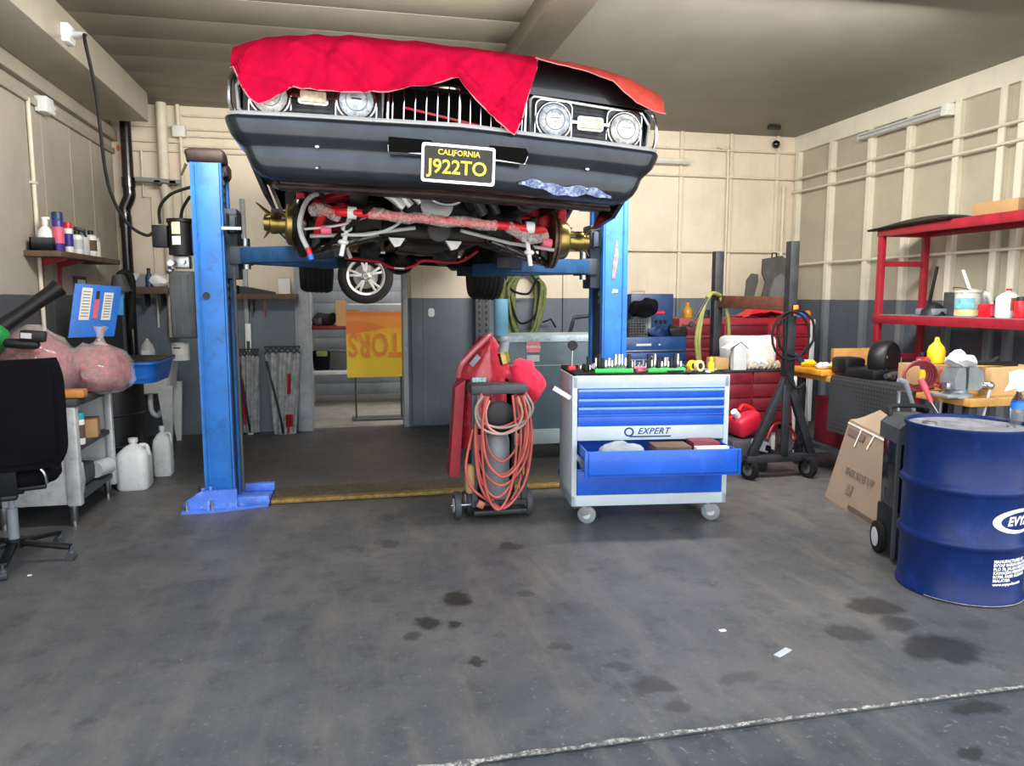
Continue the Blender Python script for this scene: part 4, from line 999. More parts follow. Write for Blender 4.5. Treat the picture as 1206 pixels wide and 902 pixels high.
solo('conduit', B().tube([(a.x,8.72,a.z),(a.x,8.72,c.z),(a.x+.08,8.72,c.z),(a.x+.08,8.72,1.2)], .011, 8), MPI, 'thin vertical conduit with a jog between vent stack and drain pipe', 'conduit')
ax_ = PX(139, 175, XL+.05)
t = thing('gas_valve', 'orange-brown valve on a white pipe in the left corner', 'valve', (XL+.05,ax_.y,1.7))
part('pipe', B().cyl((XL+.05,ax_.y,1.55), (XL+.05,ax_.y,ax_.z), .02), MPI, t)
part('valve_body', B().ball((XL+.06,ax_.y,ax_.z), (.04,.04,.07), 12), MT['orange'], t)
# --- plank with clutter on the back wall, left of post
def plank(name, label, x0, x1, py, th, m, Y0=8.45):
    a, c = PY(x0, py, Y0), PY(x1, py, Y0)
    t = thing(name, label, 'shelf', ((a.x+c.x)/2, Y0, a.z-th))
    part('plank', B().bb((a.x,Y0,a.z-th), (c.x,8.75,a.z), .003), m, t)
    return t, a.z, a.x, c.x
t, z, x0, x1 = plank('back_shelf', 'pale plank shelf between the vent stack and the lift tank', 152, 197, 338, .07, MT['wood_dark'])
for px in (168, 187):
    q = PY(px, 342, 8.5); part('bracket', B().bb((q.x-.012,8.5,z-.2), (q.x+.012,8.75,z-.07)), MT['dark_iron'], t)
p = PY(175, 337, 8.5)
t = thing('glue_bottle', 'small dark blue bottle on the pale plank shelf', 'bottle', (p.x,8.53,z))
part('bottle_body', B().lathe([(.035,0),(.035,.11),(.02,.14),(.016,.17)], (p.x,8.53,z), seg=16), MT['navy'], t)
part('cap', B().cyl((p.x,8.53,z+.17), (p.x,8.53,z+.2), .018), MT['black_plastic'], t)
p = PY(168, 337, 8.6)
solo('plastic_box', B().box((p.x,8.6,z+.07), (.15,.12,.14), bev=.01), MT['mid_grey'], 'grey translucent box behind the blue bottle on the plank', 'box')
p = PY(187, 337, 8.55)
solo('crumpled_bag', B().ball((p.x,8.56,z+.075), (.09,.07,.075), 14).jitter(.035, 14), MT['white_plastic'], 'crumpled white plastic bag on the pale plank shelf', 'bag')
p = PY(157, 337, 8.55)
solo('funnel', B().lathe([(.02,0),(.02,.05),(.07,.12),(.075,.14),(.065,.13),(.015,.05)], (p.x,8.56,z), seg=18), MT['white_plastic'], 'white funnel at the left end of the pale plank shelf', 'funnel')
p = PY(158,350,8.6)
# --- plank right of the left post
t, z, x0, x1 = plank('back_shelf', 'brown plank shelf right of the left lift post', 272, 350, 346, .06, MT['wood_dark'])
q = PY(310, 352, 8.5); part('bracket', B().prism([(0,0),(.03,0),(.02,-.2),(.01,-.2)], 'XZ', 8.5, .02, M=Matrix.Translation((q.x,0,z-.06))), MT['red_dark'], t, 'red bracket')
q = PY(296, 352, 8.6); part('bracket', B().bb((q.x-.015,8.6,z-.2), (q.x+.015,8.75,z-.06)), MT['dark_grey'], t)
p = PY(335, 345, 8.5)
t = thing('small_carton', 'small white carton on the brown plank right of the post', 'box', (p.x,8.53,z))
part('carton', B().box((p.x,8.55,z+.085), (.125,.12,.17), bev=.004), MT['paper'], t)
part('carton_top', B().box((p.x,8.55,z+.172), (.1,.1,.004)), MT['mid_grey'], t)
p = PY(290, 345, 8.5)
solo('hand_saw', B().prism([(-.14,0),(-.16,.05),(-.1,.085),(.02,.075),(.30,.02),(.30,0)], 'XZ', 8.55, .02, M=Matrix.Translation((p.x,0,z))), MT['dark_iron'], 'dark tool with curved handle lying on the brown plank', 'tool')
p = PY(278, 345, 8.5)
solo('small_jar', B().cyl((p.x,8.52,z), (p.x,8.52,z+.09), .03), MT['black_plastic'], 'small black jar beside the lift post on the brown plank', 'jar')
# spirit level leaning on wall and hanging grey covers
a, c = PY(292, 512, 8.6), PY(292, 381, 8.68)
t = thing('spirit_level', 'white spirit level standing upright against the back wall', 'spirit level', (a.x,8.6,0))
part('level_body', B().bar((a.x+.03,8.6,.0), (c.x,8.68,c.z), .06, .022, .003), MT['white_plastic'], t)
for z_ in (.35,.7,1.0): part('vial', B().box((a.x+.03+(c.x-a.x-.03)*z_/c.z,8.588+.08*z_/c.z,z_), (.035,.012,.09)), MT['dark_grey'], t)
part('level_end', B().box((a.x+.03,8.585,.08), (.065,.012,.1)), MT['white_paint'], t)
mfilm = mat('grey_film', '9fa2a5', .2, var=.25, scale=14, bump=.8, bscale=30, alpha=.8)
def cover(label, px0, px1, pyt, pyb, Y, red, tri):
    a, c = PY(px0, pyt, Y), PY(px1, pyb, Y); W = c.x-a.x; H = a.z-c.z
    t = thing('hanging_cover', label, 'cover', ((a.x+c.x)/2, Y, c.z), group='plastic-wrapped seat covers on the back wall')
    def f(u, v):
        w = 1-.35*tri*v; x = a.x+W*(.5+(u-.5)*w)
        y = Y-.03-.045*math.sin(u*PI)+.014*math.sin(u*24+v*5)*(1 if v > .05 else .3)
        return Vector((x, y, a.z-.03-(H-.03)*v))
    part('film', B().grid(f, 40, 16, .003), mfilm, t)
    rk = B()
    n = 6
    for k in range(n):
        x = a.x+W*k/n; x2 = a.x+W*(k+1)/n
        rk.bar((x,Y-.05,a.z-.04), (x2,Y-.05,a.z+.03), .016, .014).bar((x,Y-.065,a.z+.03), (x2,Y-.065,a.z-.04), .016, .014)
    rk.bar((a.x,Y-.05,a.z+.035), (c.x,Y-.05,a.z+.035), .016, .016)
    part('scissor_rack', rk, MT['black_plastic'], t)
    for (u0, v0, u1, v1) in red:
        part('red_tag', B().grid(lambda u, v: f(u0+(u1-u0)*u, v0+(v1-v0)*v)+V(0,-.008,0), 4, 6, .002), MT['red_paint'], t)
    part('strap', B().tube([f(.02,.1)+V(0,-.01,0), f(.3,.7)+V(0,-.02,0), f(.42,.98)+V(0,-.01,0)], .012, 6, smooth=4), MT['black_plastic'], t)
    return t
cover('narrow grey plastic-wrapped cover hanging behind the spirit level', 281, 309, 415, 508, 8.6, [(.02,.3,.2,.9)], .7)
cover('wide grey plastic-wrapped cover with red tags on the black scissor rack', 312, 357, 412, 510, 8.6, [(.62,.25,.74,.5),(.55,.75,.85,.9),(.6,.88,.7,.98)], 1.1)
# ================================================================== REAR ROOM
RY = 10.6
t = thing('storage_rack', 'grey steel storage rack in the rear room seen through the doorway', 'rack', (.25,RY+.3,0))
za = PY(400,384,RY).z; zb = PY(400,437,RY).z; zc = PY(431,358,RY).z
for z, m in ((za, 'red_dark'), (zb, 'light_grey'), (zc, 'chrome')):
    part('shelf_deck', B().bb((-.55 if m != 'chrome' else .0,RY,z-(.05 if m != 'chrome' else .012)), (1.25 if m != 'chrome' else 1.0,RY+.6,z), .005), MT['light_grey' if m == 'chrome' else m], t)
for x in (-.53, .93, 1.23):
    for y in (RY+.02, RY+.58): part('upright', B().bb((x-.02,y-.02,0), (x+.02,y+.02,2.1)), MT['light_grey'], t)
mk('alloy', 'd2d4d6', .3, metal=.4, var=.06)
wc = PY(431, 327, RY-.05)
t = thing('spare_wheel', 'five-spoke alloy wheel with black tyre standing on the upper rack', 'wheel', (wc.x,RY+.15,zc))
R = .385; wz = zc+R-.0; wy = RY+.14; wx_ = wc.x+.0
part('tyre', B().lathe([(.245,-.10),(.30,-.115),(.355,-.105),(R,-.08),(R,.08),(.355,.105),(.30,.115),(.245,.10)], (wx_,wy,wz), (0,-1,0), 48, cap=False), MT['tyre'], t)
rm = part('rim', B().lathe([(.25,.10),(.268,.112),(.262,.118),(.235,.10),(.225,.04),(.22,-.08),(.235,-.1),(.25,-.1)], (wx_,wy,wz), (0,-1,0), 48, cap=False), MT['alloy'], t)
part('rim_back', B().cyl((wx_,wy+.03,wz), (wx_,wy+.05,wz), .23), MT['black_plastic'], rm)
part('brake_disc', B().lathe([(.05,0),(.17,0),(.17,.012),(.05,.012)], (wx_,wy-.0,wz), (0,-1,0), 36), MT['light_grey'], rm)
for k in range(5):
    a = PI/2+k*2*PI/5+.1
    for d in (-.16, .16):
        part('spoke', B().bar((wx_+.05*math.cos(a),wy-.085,wz+.05*math.sin(a)), (wx_+.24*math.cos(a+d),wy-.08,wz+.24*math.sin(a+d)), .034, .036, .005, up=(0,1,0)), MT['alloy'], rm)
    part('lug_nut', B().cyl((wx_+.065*math.cos(a+.6),wy-.105,wz+.065*math.sin(a+.6)), (wx_+.065*math.cos(a+.6),wy-.09,wz+.065*math.sin(a+.6)), .012, seg=6), MT['steel'], rm)
part('hub_cap', B().lathe([(.085,.0),(.08,.02),(.04,.035),(.035,.03)], (wx_,wy-.075,wz), (0,-1,0), 24), MT['chrome'], rm)
b = rb(B(), 396, 354, 407, 384, RY+.05, .15, z0=za)
solo('parts_carton', b, MT['cardboard'], 'tall brown carton on the red rack shelf beside the banner', 'box')
p = PY(383, 384, RY+.2)
solo('engine_part', B().ball((p.x,RY+.25,za+.09), (.17,.12,.10), 14).box((p.x-.1,RY+.2,za+.05), (.12,.14,.1), bev=.02).jitter(.05, 9), MT['dark_iron'], 'dark lumpy engine part on the red shelf in the rear room', 'engine part')
p = PY(416, 384, RY+.1)
solo('pink_box', B().box((p.x,RY+.16,za+.11), (.2,.1,.22), bev=.005), MT['cardboard'], 'low carton partly hidden behind the top of the yellow banner', 'box')
p = PY(379, 437, RY+.2)
t = thing('duffel_bag', 'black bag with lime green panel on the low rack shelf', 'bag', (p.x,RY+.2,zb))
part('bag_body', B().box((p.x,RY+.25,zb+.14), (.24,.2,.28), bev=.05).jitter(.02, 8), MT['black_fabric'], t)
part('bag_panel', B().box((p.x+.01,RY+.14,zb+.24), (.15,.02,.08), bev=.01), MT['lime'], t)
p = PY(399, 437, RY+.2)
solo('black_case', B().box((p.x,RY+.25,zb+.13), (.26,.2,.26), rot=(0,.12,0), bev=.03), MT['dark_grey'], 'dark grey case leaning beside the black and lime bag', 'case')
# yellow shop banner, hung upside down
by = 9.35
a, c = PY(407, 367, by), PY(482, 443, by)
mb, nt_, bs_ = newmat('banner_print')
g_ = nn(nt_, 'ShaderNodeNewGeometry'); s_ = nn(nt_, 'ShaderNodeSeparateXYZ'); nt_.links.new(g_.outputs['Position'], s_.inputs[0])
h = mth(nt_, 'DIVIDE', mth(nt_, 'SUBTRACT', s_.outputs['Z'], c.z), a.z-c.z)
xw = mth(nt_, 'DIVIDE', mth(nt_, 'SUBTRACT', s_.outputs['X'], a.x), c.x-a.x)
wave = mth(nt_, 'MULTIPLY_ADD', mth(nt_, 'SINE', mth(nt_, 'MULTIPLY_ADD', xw, 5.0, .6)), .06, .80)
wave2 = mth(nt_, 'MULTIPLY_ADD', mth(nt_, 'POWER', xw, 1.6), .2, .66)
colb = mixc(nt_, ramp(nt_, h, .55, .75), lin(hx('f8cd1c')), lin(hx('f5b01e')))
colb = mixc(nt_, ramp(nt_, mth(nt_, 'SUBTRACT', h, wave2), -.005, .005), colb, lin(hx('ee7f1f')))
colb = mixc(nt_, ramp(nt_, mth(nt_, 'SUBTRACT', h, wave), -.005, .005), colb, lin(hx('f39a33')))
colb = mixc(nt_, ramp(nt_, h, .9, .96), colb, lin(hx('ec7c1e')))
nt_.links.new(colb, bs_.inputs['Base Color']); bs_.inputs['Roughness'].default_value = .45
t = thing('shop_banner', 'yellow and orange vinyl banner hung upside down beyond the doorway', 'banner', ((a.x+c.x)/2, by, 0))
part('banner_sheet', B().bb((a.x,by,c.z), (c.x,by+.015,a.z)), mb, t)
ty = (PY(440,388,by).z+PY(440,422,by).z)/2
part('banner_text', textb('ITORS', .40, Matrix.Translation((a.x+.38,by-.001,ty)) @ Euler((0,PI,0)).to_matrix().to_4x4() @ Euler((PI/2,0,0)).to_matrix().to_4x4() @ Matrix.Diagonal((.66,1,1,1)), .002, bold=.012), mat('banner_letter','ee8f14',.45), t)
part('banner_stand', B().cyl((a.x+.1,by+.03,0), (a.x+.1,by+.03,a.z), .012).cyl((c.x-.1,by+.03,0), (c.x-.1,by+.03,a.z), .012).bb((a.x+.05,by-.1,0), (c.x-.05,by+.2,.02)), MT['dark_grey'], t)
# ================================================================== CENTRE
# --- rolling tool chest (local: front face at y=0 facing -Y, x centred)
TCX, TCY, TCR, TW, TD = 1.955, 4.56, -.12, 1.07, .5
tc_ = thing('tool_chest', 'white rolling tool chest with blue drawers, one pulled open', 'tool chest', (TCX,TCY,0), rotz=TCR)
TM = Matrix.Translation((TCX,TCY,0)) @ Euler((0,0,TCR)).to_matrix().to_4x4()
mk('chest_white', 'bcc8ce', .38, var=.05, dirt='b3bcc0', dirtamt=.4)
mk('drawer_blue', '1158c4', .4, var=.1, coat=.1, scale=4, dirt='3f74dd', dirtamt=.3)
mk('chest_side', 'b9c3c8', .45, var=.08)
H2 = TW/2; Z0, Z1 = .135, 1.015
part('body', B().bb((-H2,.0,Z0), (-H2+.035,TD,Z1), .004).bb((H2-.035,0,Z0), (H2,TD,Z1), .004).bb((-H2,0,Z0), (H2,TD,Z0+.075), .004).bb((-H2,0,Z1-.085), (H2,TD,Z1), .006).bb((-H2,TD-.01,Z0), (H2,TD,Z1)), MT['chest_white'], tc_)
part('brand_panel', B().bb((-H2+.035,.0,.582), (H2-.035,.02,.678), .003), MT['chest_white'], tc_, 'white panel with dark blue logo')
part('top_mat', B().bb((-H2+.02,.02,Z1), (H2-.02,TD-.01,Z1+.012), .004).bb((-H2+.005,TD-.03,Z1), (H2-.005,TD,Z1+.03), .004), MT['black_rubber'], tc_, 'black rubber top mat')
bpan = [c for c in tc_.children if c.name.startswith('brand')][0]
mlogo = mat('logo_ink','1f3f78',.4)
part('logo_text', textb('EXPERT', .058, front((.015,-.001,.640)), .001, shear=.35, spacing=1.12, bold=.001), mlogo, bpan)
part('logo_ring', B().tube([(-.150+.028*math.cos(t*PI/10), -.001, .637+.026*math.sin(t*PI/10)) for t in range(20)], .006, 6, closed=True), mlogo, bpan)
part('logo_underline', B().bb((-.145,-.0015,.600), (.135,.0015,.610)), mlogo, bpan)
# shut drawers: three shallow with rolled pulls, one deep, one deep bottom
dx0, dx1 = -H2+.038, H2-.038
for z0, z1 in ((.868,.928), (.812,.866), (.758,.81)):
    d = part('drawer', B().bb((dx0,-.004,z0), (dx1,.016,z1), .002), MT['drawer_blue'], tc_)
    part('pull_lip', B().bar((dx0,-.012,z1-.012), (dx1,-.012,z1-.012), .022, .018, .006), mat('pull_blue','6f9ae6',.3,coat=.3), d)
d = part('drawer', B().bb((dx0,-.004,.68), (dx1,.016,.756), .002), MT['drawer_blue'], tc_)
part('pull_lip', B().bar((dx0,-.008,.752), (dx1,-.008,.752), .014, .014, .004), MT['drawer_blue'], d)
d = part('drawer', B().bb((dx0,-.004,.215), (dx1,.016,.392), .002), MT['drawer_blue'], tc_)
part('pull_lip', B().bar((dx0,-.008,.386), (dx1,-.008,.386), .014, .014, .004), MT['drawer_blue'], d)
# open drawer
o0, oy = -.30, .16
dz0, dz1 = .405, .57
dr = part('open_drawer', B().bb((dx0-.01,o0,dz0), (dx1+.01,o0+.018,dz1), .004).bb((dx0+.01,o0,dz0+.01), (dx0+.018,oy,dz1-.008)).bb((dx1-.018,o0,dz0+.01), (dx1-.01,oy,dz1-.008)).bb((dx0+.01,o0,dz0+.008), (dx1-.01,oy,dz0+.018)).bb((dx0+.01,oy-.01,dz0), (dx1-.01,oy,dz1+.0)), MT['drawer_blue'], tc_, 'blue drawer pulled open')
part('drawer_runner', B().bb((dx0-.004,o0+.03,dz0+.05), (dx0+.006,.2,dz0+.09)), MT['steel'], dr)
part('drawer_runner', B().bb((dx1-.006,o0+.03,dz0+.05), (dx1+.004,.2,dz0+.09)), MT['steel'], dr)
def caster(parent, x, y, a=0, r=.062, h=Z0):
    c, s = math.cos(a), math.sin(a)
    k = part('caster', B().cyl((x,y,h-.02), (x,y,h), .035).bar((x+s*.0-.024*c,y-.024*s,h-.02), (x+.02*s-.024*c,y-.02*c-.024*s,r), .004, .05).bar((x+.024*c,y+.024*s,h-.02), (x+.02*s+.024*c,y-.02*c+.024*s,r), .004, .05), MT['steel'], parent)
    wx, wy = x+.02*s, y-.02*c
    part('caster_wheel', B().lathe([(.02,-.018),(r*.8,-.018),(r,-.012),(r,.012),(r*.8,.018),(.02,.018)], (wx,wy,r), (c,s,0), 24), MT['mid_grey'], k)
    part('wheel_hub', B().cyl((wx-.022*c,wy-.022*s,r), (wx+.022*c,wy+.022*s,r), r*.45), MT['light_grey'], k)
caster(tc_, -H2+.10, .07, 1.2); caster(tc_, H2-.10, .07, 1.1); caster(tc_, -H2+.10, TD-.07, .3); caster(tc_, H2-.10, TD-.07, .3)
def TL(x, y, z): return TM @ Vector((x,y,z))
ZT = Z1+.012
def at_t(name, label, cat, x, y, z=ZT, rz=0, group=None): return thing(name, label, cat, TL(x,y,z), rotz=TCR+rz, group=group)
# socket rails and sockets
mk('rail_green', '3ccf5a', .45)
SG = 'chrome sockets standing on green rails'
first = None
for (xr, n, lab) in ((-.36, 12, 'left green socket rail on the tool chest top'), (.0, 11, 'right green socket rail on the tool chest top')):
    r = at_t('socket_rail', lab, 'socket rail', xr, .09)
    part('rail_strip', B().box((.12,0,.015), (.26,.05,.03), bev=.004), MT['rail_green'], r)
    for row in range(3):
        for k in range(n):
            h = random.choice((.045,.055,.07,.095)); rr = random.choice((.009,.011,.014))
            loc = TL(xr-.005+k*.0225+random.uniform(-.002,.002), .075+row*.036, ZT+(.03 if row == 0 else .001))
            if row: loc = TL(xr-.05+k*.029, .10+row*.075+random.uniform(-.01,.01), ZT+.001)
            if first is None:
                first = {}
            key = (h, rr)
            if key not in first:
                b = B().lathe([(rr*.85,0),(rr,.003),(rr,h*.45),(rr*.9,h*.5),(rr*.9,h),(rr*.6,h),(rr*.55,h*.8)], loc, seg=10)
                first[key] = solo('socket', b, MT['chrome'] if rr < .014 else MT['dark_iron'], 'small metal socket among many on the tool chest top', 'socket', SG)
            else:
                dup(first[key], loc)
for k, (x, y, L, a) in enumerate(((-.42,.3,.16,.1), (-.2,.36,.14,.3), (.12,.33,.18,-.3), (.3,.3,.15,.8))):
    t = at_t('extension_bar', ['chrome ratchet lying behind the left sockets','short chrome bar beside the left rail','chrome ratchet lying behind the right sockets','chrome bar near the yellow tape roll'][k], 'ratchet', x, y, ZT, a)
    part('bar', B().cyl((0,0,.012), (L,0,.012), .009, seg=10), MT['chrome'], t)
    part('ratchet_head', B().cyl((0,0,.0), (0,0,.03), .022, seg=16), MT['chrome'], t)
t = at_t('screwdriver_bits', 'red-handled tools piled between the two socket rails', 'tools', -.085, .06, ZT, .2)
part('handle', B().cyl((0,0,.014), (.07,.02,.014), .013, .010, 10), MT['pink'], t)
part('shaft', B().cyl((.07,.02,.014), (.13,.04,.014), .004, seg=8), MT['chrome'], t)
part('handle', B().cyl((-.01,.03,.03), (.06,.0,.032), .012, .009, 10), MT['pink'], t)
for k, (x, y, rz, m, lab) in enumerate(((.19,.06,.3,'dark_iron','black pliers with red grip right of the sockets'), (.24,.14,-.5,'steel','steel wrench lying across the mat'), (.29,.05,.9,'dark_grey','dark wrench near the front edge of the mat'), (.40,.16,.2,'steel','steel spanner beside the yellow bottle'), (.36,.30,-.2,'dark_iron','black tool lying behind the yellow tape'))):
    t = at_t('wrench', lab, 'tool', x, y, ZT, rz)
    part('wrench_shaft', B().box((.0,0,.009), (.15,.018,.012), bev=.003), MT[m], t)
    part('wrench_jaw', B().prism([(0,-.018),(.03,-.016),(.03,-.006),(.012,0),(.03,.006),(.03,.016),(0,.018),(-.012,0)], 'XY', .002, .014, M=Matrix.Translation((.075,0,0))), MT['pink'] if k == 0 else MT[m], t)
for x, y, lab in ((.30, .08, 'yellow tape roll lying on edge on the tool chest'), (.345, .075, 'cream and yellow tape measure beside the tape roll')):
    t = at_t('tape_roll', lab, 'tape', x, y)
    part('roll', B().lathe([(.02,-.014),(.038,-.014),(.04,0),(.038,.014),(.02,.014)], (0,0,.041), (.5,-1,.1), 22), MT['yellow'] if x < .32 else mat('tape_cream','d9c98a',.5), t)
    part('core', B().lathe([(.012,-.015),(.021,-.015),(.021,.015),(.012,.015)], (0,0,.041), (.5,-1,.1), 18), MT['dark_iron'], t)
t = at_t('glue_bottle', 'small yellow bottle at the right end of the tool chest', 'bottle', .435, .09)
part('bottle_body', B().lathe([(.018,0),(.022,.004),(.022,.055),(.012,.07),(.010,.075)], seg=16), MT['yellow'], t)
part('cap', B().lathe([(.012,.075),(.012,.09),(.004,.1)], seg=14), MT['yellow'], t)
t = at_t('white_disc', 'round white disc lying by the yellow bottle', 'disc', .40, .05)
part('cap_body', B().cyl((0,0,0), (0,0,.012), .02), MT['white_plastic'], t)
t = at_t('dial_gauge', 'black round gauge on a steel stem at the chest left end', 'gauge', -.52, .12, Z1+.03)
part('stem', B().cyl((0,0,.0), (.005,0,.15), .006, seg=10), MT['steel'], t)
part('gauge_head', B().cyl((.005,-.02,.165), (.005,.015,.165), .032, seg=24).cyl((.005,0,.13), (.005,0,.14), .012), MT['black_plastic'], t)
part('gauge_base', B().box((0,0,.012), (.05,.04,.03), bev=.006), MT['red_bright'], t)
t = at_t('side_tray', 'small blue magnetic tray tilted on the chest left side', 'tray', -H2-.062, .10, .90)
part('tray_body', B().box((.0,0,.0), (.13,.12,.018), rot=(0,.55,0), bev=.004), MT['navy'], t)
part('tray_edge', B().box((.0,-.062,.0), (.135,.008,.03), rot=(0,.55,0)), MT['white_plastic'], t)
# contents of the open drawer
t = thing('rag_heap', 'heap of crumpled grey rag in the open drawer', 'rag', TL(-.22,-.12,dz0+.02), rotz=TCR)
part('rag', B().ball((0,0,.075), (.17,.09,.095), 18).jitter(.03, 18), mat('grey_rag','8d9499',.9,bump=.4), t)
t = thing('sandpaper_box', 'flat dark brown box in the middle of the open drawer', 'box', TL(.1,-.1,dz0+.02), rotz=TCR)
part('box', B().box((0,0,.073), (.24,.18,.146), bev=.006), MT['wood_dark'], t)
t = thing('parts_box', 'maroon box with white edge at the right of the open drawer', 'box', TL(.35,-.1,dz0+.02), rotz=TCR)
part('box', B().box((-.02,.02,.082), (.18,.16,.164), bev=.004), MT['red_dark'], t)
part('box_edge', B().box((.0,-.09,.072), (.22,.05,.144), bev=.003), MT['white_plastic'], t)
# --- hose and cable cart (welder style) facing the camera
CX0, CYY = .965, 4.92
def K(px, py, Y=4.9): 
    p = PY(px, py, Y); return p
t = thing('service_cart', 'red and black two-wheeled service cart hung with coiled hoses', 'cart', (CX0,5.1,0))
xl, xr = K(557,500).x, K(617,500).x
zt, zt2 = K(590,452).z, K(590,463).z
part('top_plate', B().bb((xl-.02,4.84,zt2), (xr+.02,5.05,zt), .012), MT['dark_grey'], t)
for x in (xl+.005, xr-.005): part('upright', B().bb((x-.02,4.86,.10), (x+.02,4.9,zt2), .006), MT['dark_grey'], t)
part('base_tray', B().bb((xl-.01,4.82,.05), (xr+.01,5.38,.085), .01).bb((xl+.0,4.82,.12), (xr,4.84,.15)), MT['dark_iron'], t)
part('tank', B().lathe([(.085,0),(.095,.02),(.095,.42),(.08,.47),(.03,.5)], ((xl+xr)/2,5.0,.12), seg=26), MT['mid_grey'], t, 'grey cylindrical tank')
part('reel', B().lathe([(.10,-.03),(.12,-.02),(.05,0),(.12,.02),(.10,.03)], ((xl+xr)/2,4.88,.71), (0,-1,0), 24), MT['black_plastic'], t)
part('back_panel', B().bb((xl,5.2,.1), (xr,5.24,zt)), MT['black_plastic'], t)
part('cross_member', B().bb((xl,4.88,.60), (xr,4.91,.64)).bb((xl+.07,4.86,.66), (xr-.07,4.9,.78), .01), MT['black_plastic'], t)
for x in (K(538,590,4.95).x, K(553,590,5.0).x, K(621,590,4.95).x):
    y = 4.95 if x != K(553,590,5.0).x else 5.05
    wl = part('wheel', B().lathe([(.02,-.02),(.075,-.022),(.093,-.02),(.098,-.01),(.098,.01),(.093,.02),(.075,.022),(.02,.02)], (x,y,.098), (1,0,0), 28), MT['dark_grey'], t)
    part('wheel_hub', B().cyl((x-.026,y,.098), (x+.026,y,.098), .05), MT['light_grey'], wl)
part('axle', B().cyl((K(538,590,4.95).x-.04,4.95,.098), (K(621,590,4.95).x+.04,4.95,.098), .010), MT['steel'], t)
# red hood of the cart
def hoodf(u, v):
    s = u*2-1
    P = [(.215,.44),(.225,.60),(.225,.86),(.20,.98),(.12,1.14),(.055,1.235),(.01,1.25)]
    tt = v*(len(P)-1); i = min(len(P)-2, int(tt)); f = tt-i
    w = P[i][0]*(1-f)+P[i+1][0]*f; z = P[i][1]*(1-f)+P[i+1][1]*f
    dep = .02+.13*(1-abs(s)**3)*(1-.4*v)
    cxx = .95+.03*v
    return Vector((cxx+s*w, 5.28-dep+.05*abs(s), z))
part('red_cover', B().grid(hoodf, 24, 18, .012), mat('cart_red','b8283a',.35,var=.2,scale=8,coat=.3,dirt='d77f86',dirtamt=.6), t, 'scuffed red moulded cover', ang=50)
part('red_side', B().prism([(.67,.26),(.74,.26),(.79,.95),(.72,.9)], 'XZ', 5.12, .16).bb((.93,5.2,.15), (1.16,5.36,.98), .02), mat('cart_red_side','9d2233',.4,var=.2), t)
part('push_handle', B().tube([(.735,5.10,.98),(.76,5.06,1.08),(.93,5.08,1.245),(.965,5.15,1.25),(.80,5.2,1.1)], .02, 10, smooth=4), mat('handle_pink','a8525c',.35,coat=.4,var=.3), t)
part('cover_recess', B().box((.86,5.135,1.085), (.09,.012,.04), rot=(.0,-.85,0), bev=.004), MT['mid_grey'], t)
gv = part('regulator', B().cyl((1.055,5.1,1.14), (1.075,5.1,1.23), .04, .03).ball((1.06,5.1,1.235), (.04,.04,.03)), MT['mid_grey'], t)
part('regulator_nut', B().cyl((1.075,5.08,1.06), (1.058,5.1,1.14), .042, seg=8), MT['gold_metal'], gv)
part('sticker', B().box((.885,5.10,.945), (.10,.006,.045), rot=(0,0,0)), mat('teal_sticker','8fb9bd',.5,var=.4,scale=60), t)
part('side_cylinder', B().lathe([(.02,0),(.035,.02),(.035,.18),(.02,.2)], (K(553,560).x,4.88,.2), seg=16), MT['cardboard'], t)
part('square_connector', B().box((K(564,588).x,4.83,.13), (.05,.04,.05), rot=(0,.5,0), bev=.008), MT['copper'], t)
# hanging hoses
mh = [mat('hose_red','b4544a',.5,var=.2), mat('hose_pink','b9786c',.5,var=.2), mat('hose_grey','8f8078',.5,var=.2)]
rnd = random.Random(3)
cxm = (xl+xr)/2
for k in range(13):
    w = rnd.uniform(.10,.19); top = zt-.05-rnd.uniform(0,.05); bot = rnd.choice((.10,.18,.26,.33,.36,.42,.62,.66)); y = 4.84-.006*k; ox = rnd.uniform(-.025,.025)
    pts = [(cxm+ox-w*.8,y+.02,top),(cxm+ox-w*1.05,y,top-(top-bot)*.35),(cxm+ox-w*.85,y,bot+(top-bot)*.2),(cxm+ox-w*.1,y-.01,bot),(cxm+ox+w*.75,y,bot+(top-bot)*.2),(cxm+ox+w*1.05,y,top-(top-bot)*.4),(cxm+ox+w*.85,y+.02,top)]
    part('hose', B().tube(pts, .0085, 8, smooth=7), mh[k % 3 if k > 5 else 0], t)
part('hose', B().tube([(cxm-.19,4.83,.65),(cxm-.24,4.83,.4),(cxm-.2,4.83,.25),(cxm-.1,4.83,.16),(cxm-.02,4.82,.1)], .009, 8, smooth=6).tube([(cxm+.17,4.83,.75),(cxm+.2,4.83,.5),(cxm+.18,4.83,.3)], .009, 8, smooth=6), mh[0], t)
part('hose_fitting', B().cyl((xr-.03,4.83,.82), (xr-.03,4.83,.74), .015).cyl((xr-.02,4.83,.38), (xr-.02,4.83,.32), .015), MT['gold_metal'], t)
rg = B().ball((0,0,0), (.115,.085,.16), 26)
for v in rg.bm.verts:
    n = mnoise.noise(v.co*9)*.25+mnoise.noise(v.co*22)*.16; v.co *= 1+n
rg.xf(Matrix.Translation(K(620,448,5.02)) @ Euler((0,-.3,0)).to_matrix().to_4x4())
solo('red_rag', rg, MT['rag_red'], 'crumpled crimson rag hanging off the right side of the cart', 'rag')
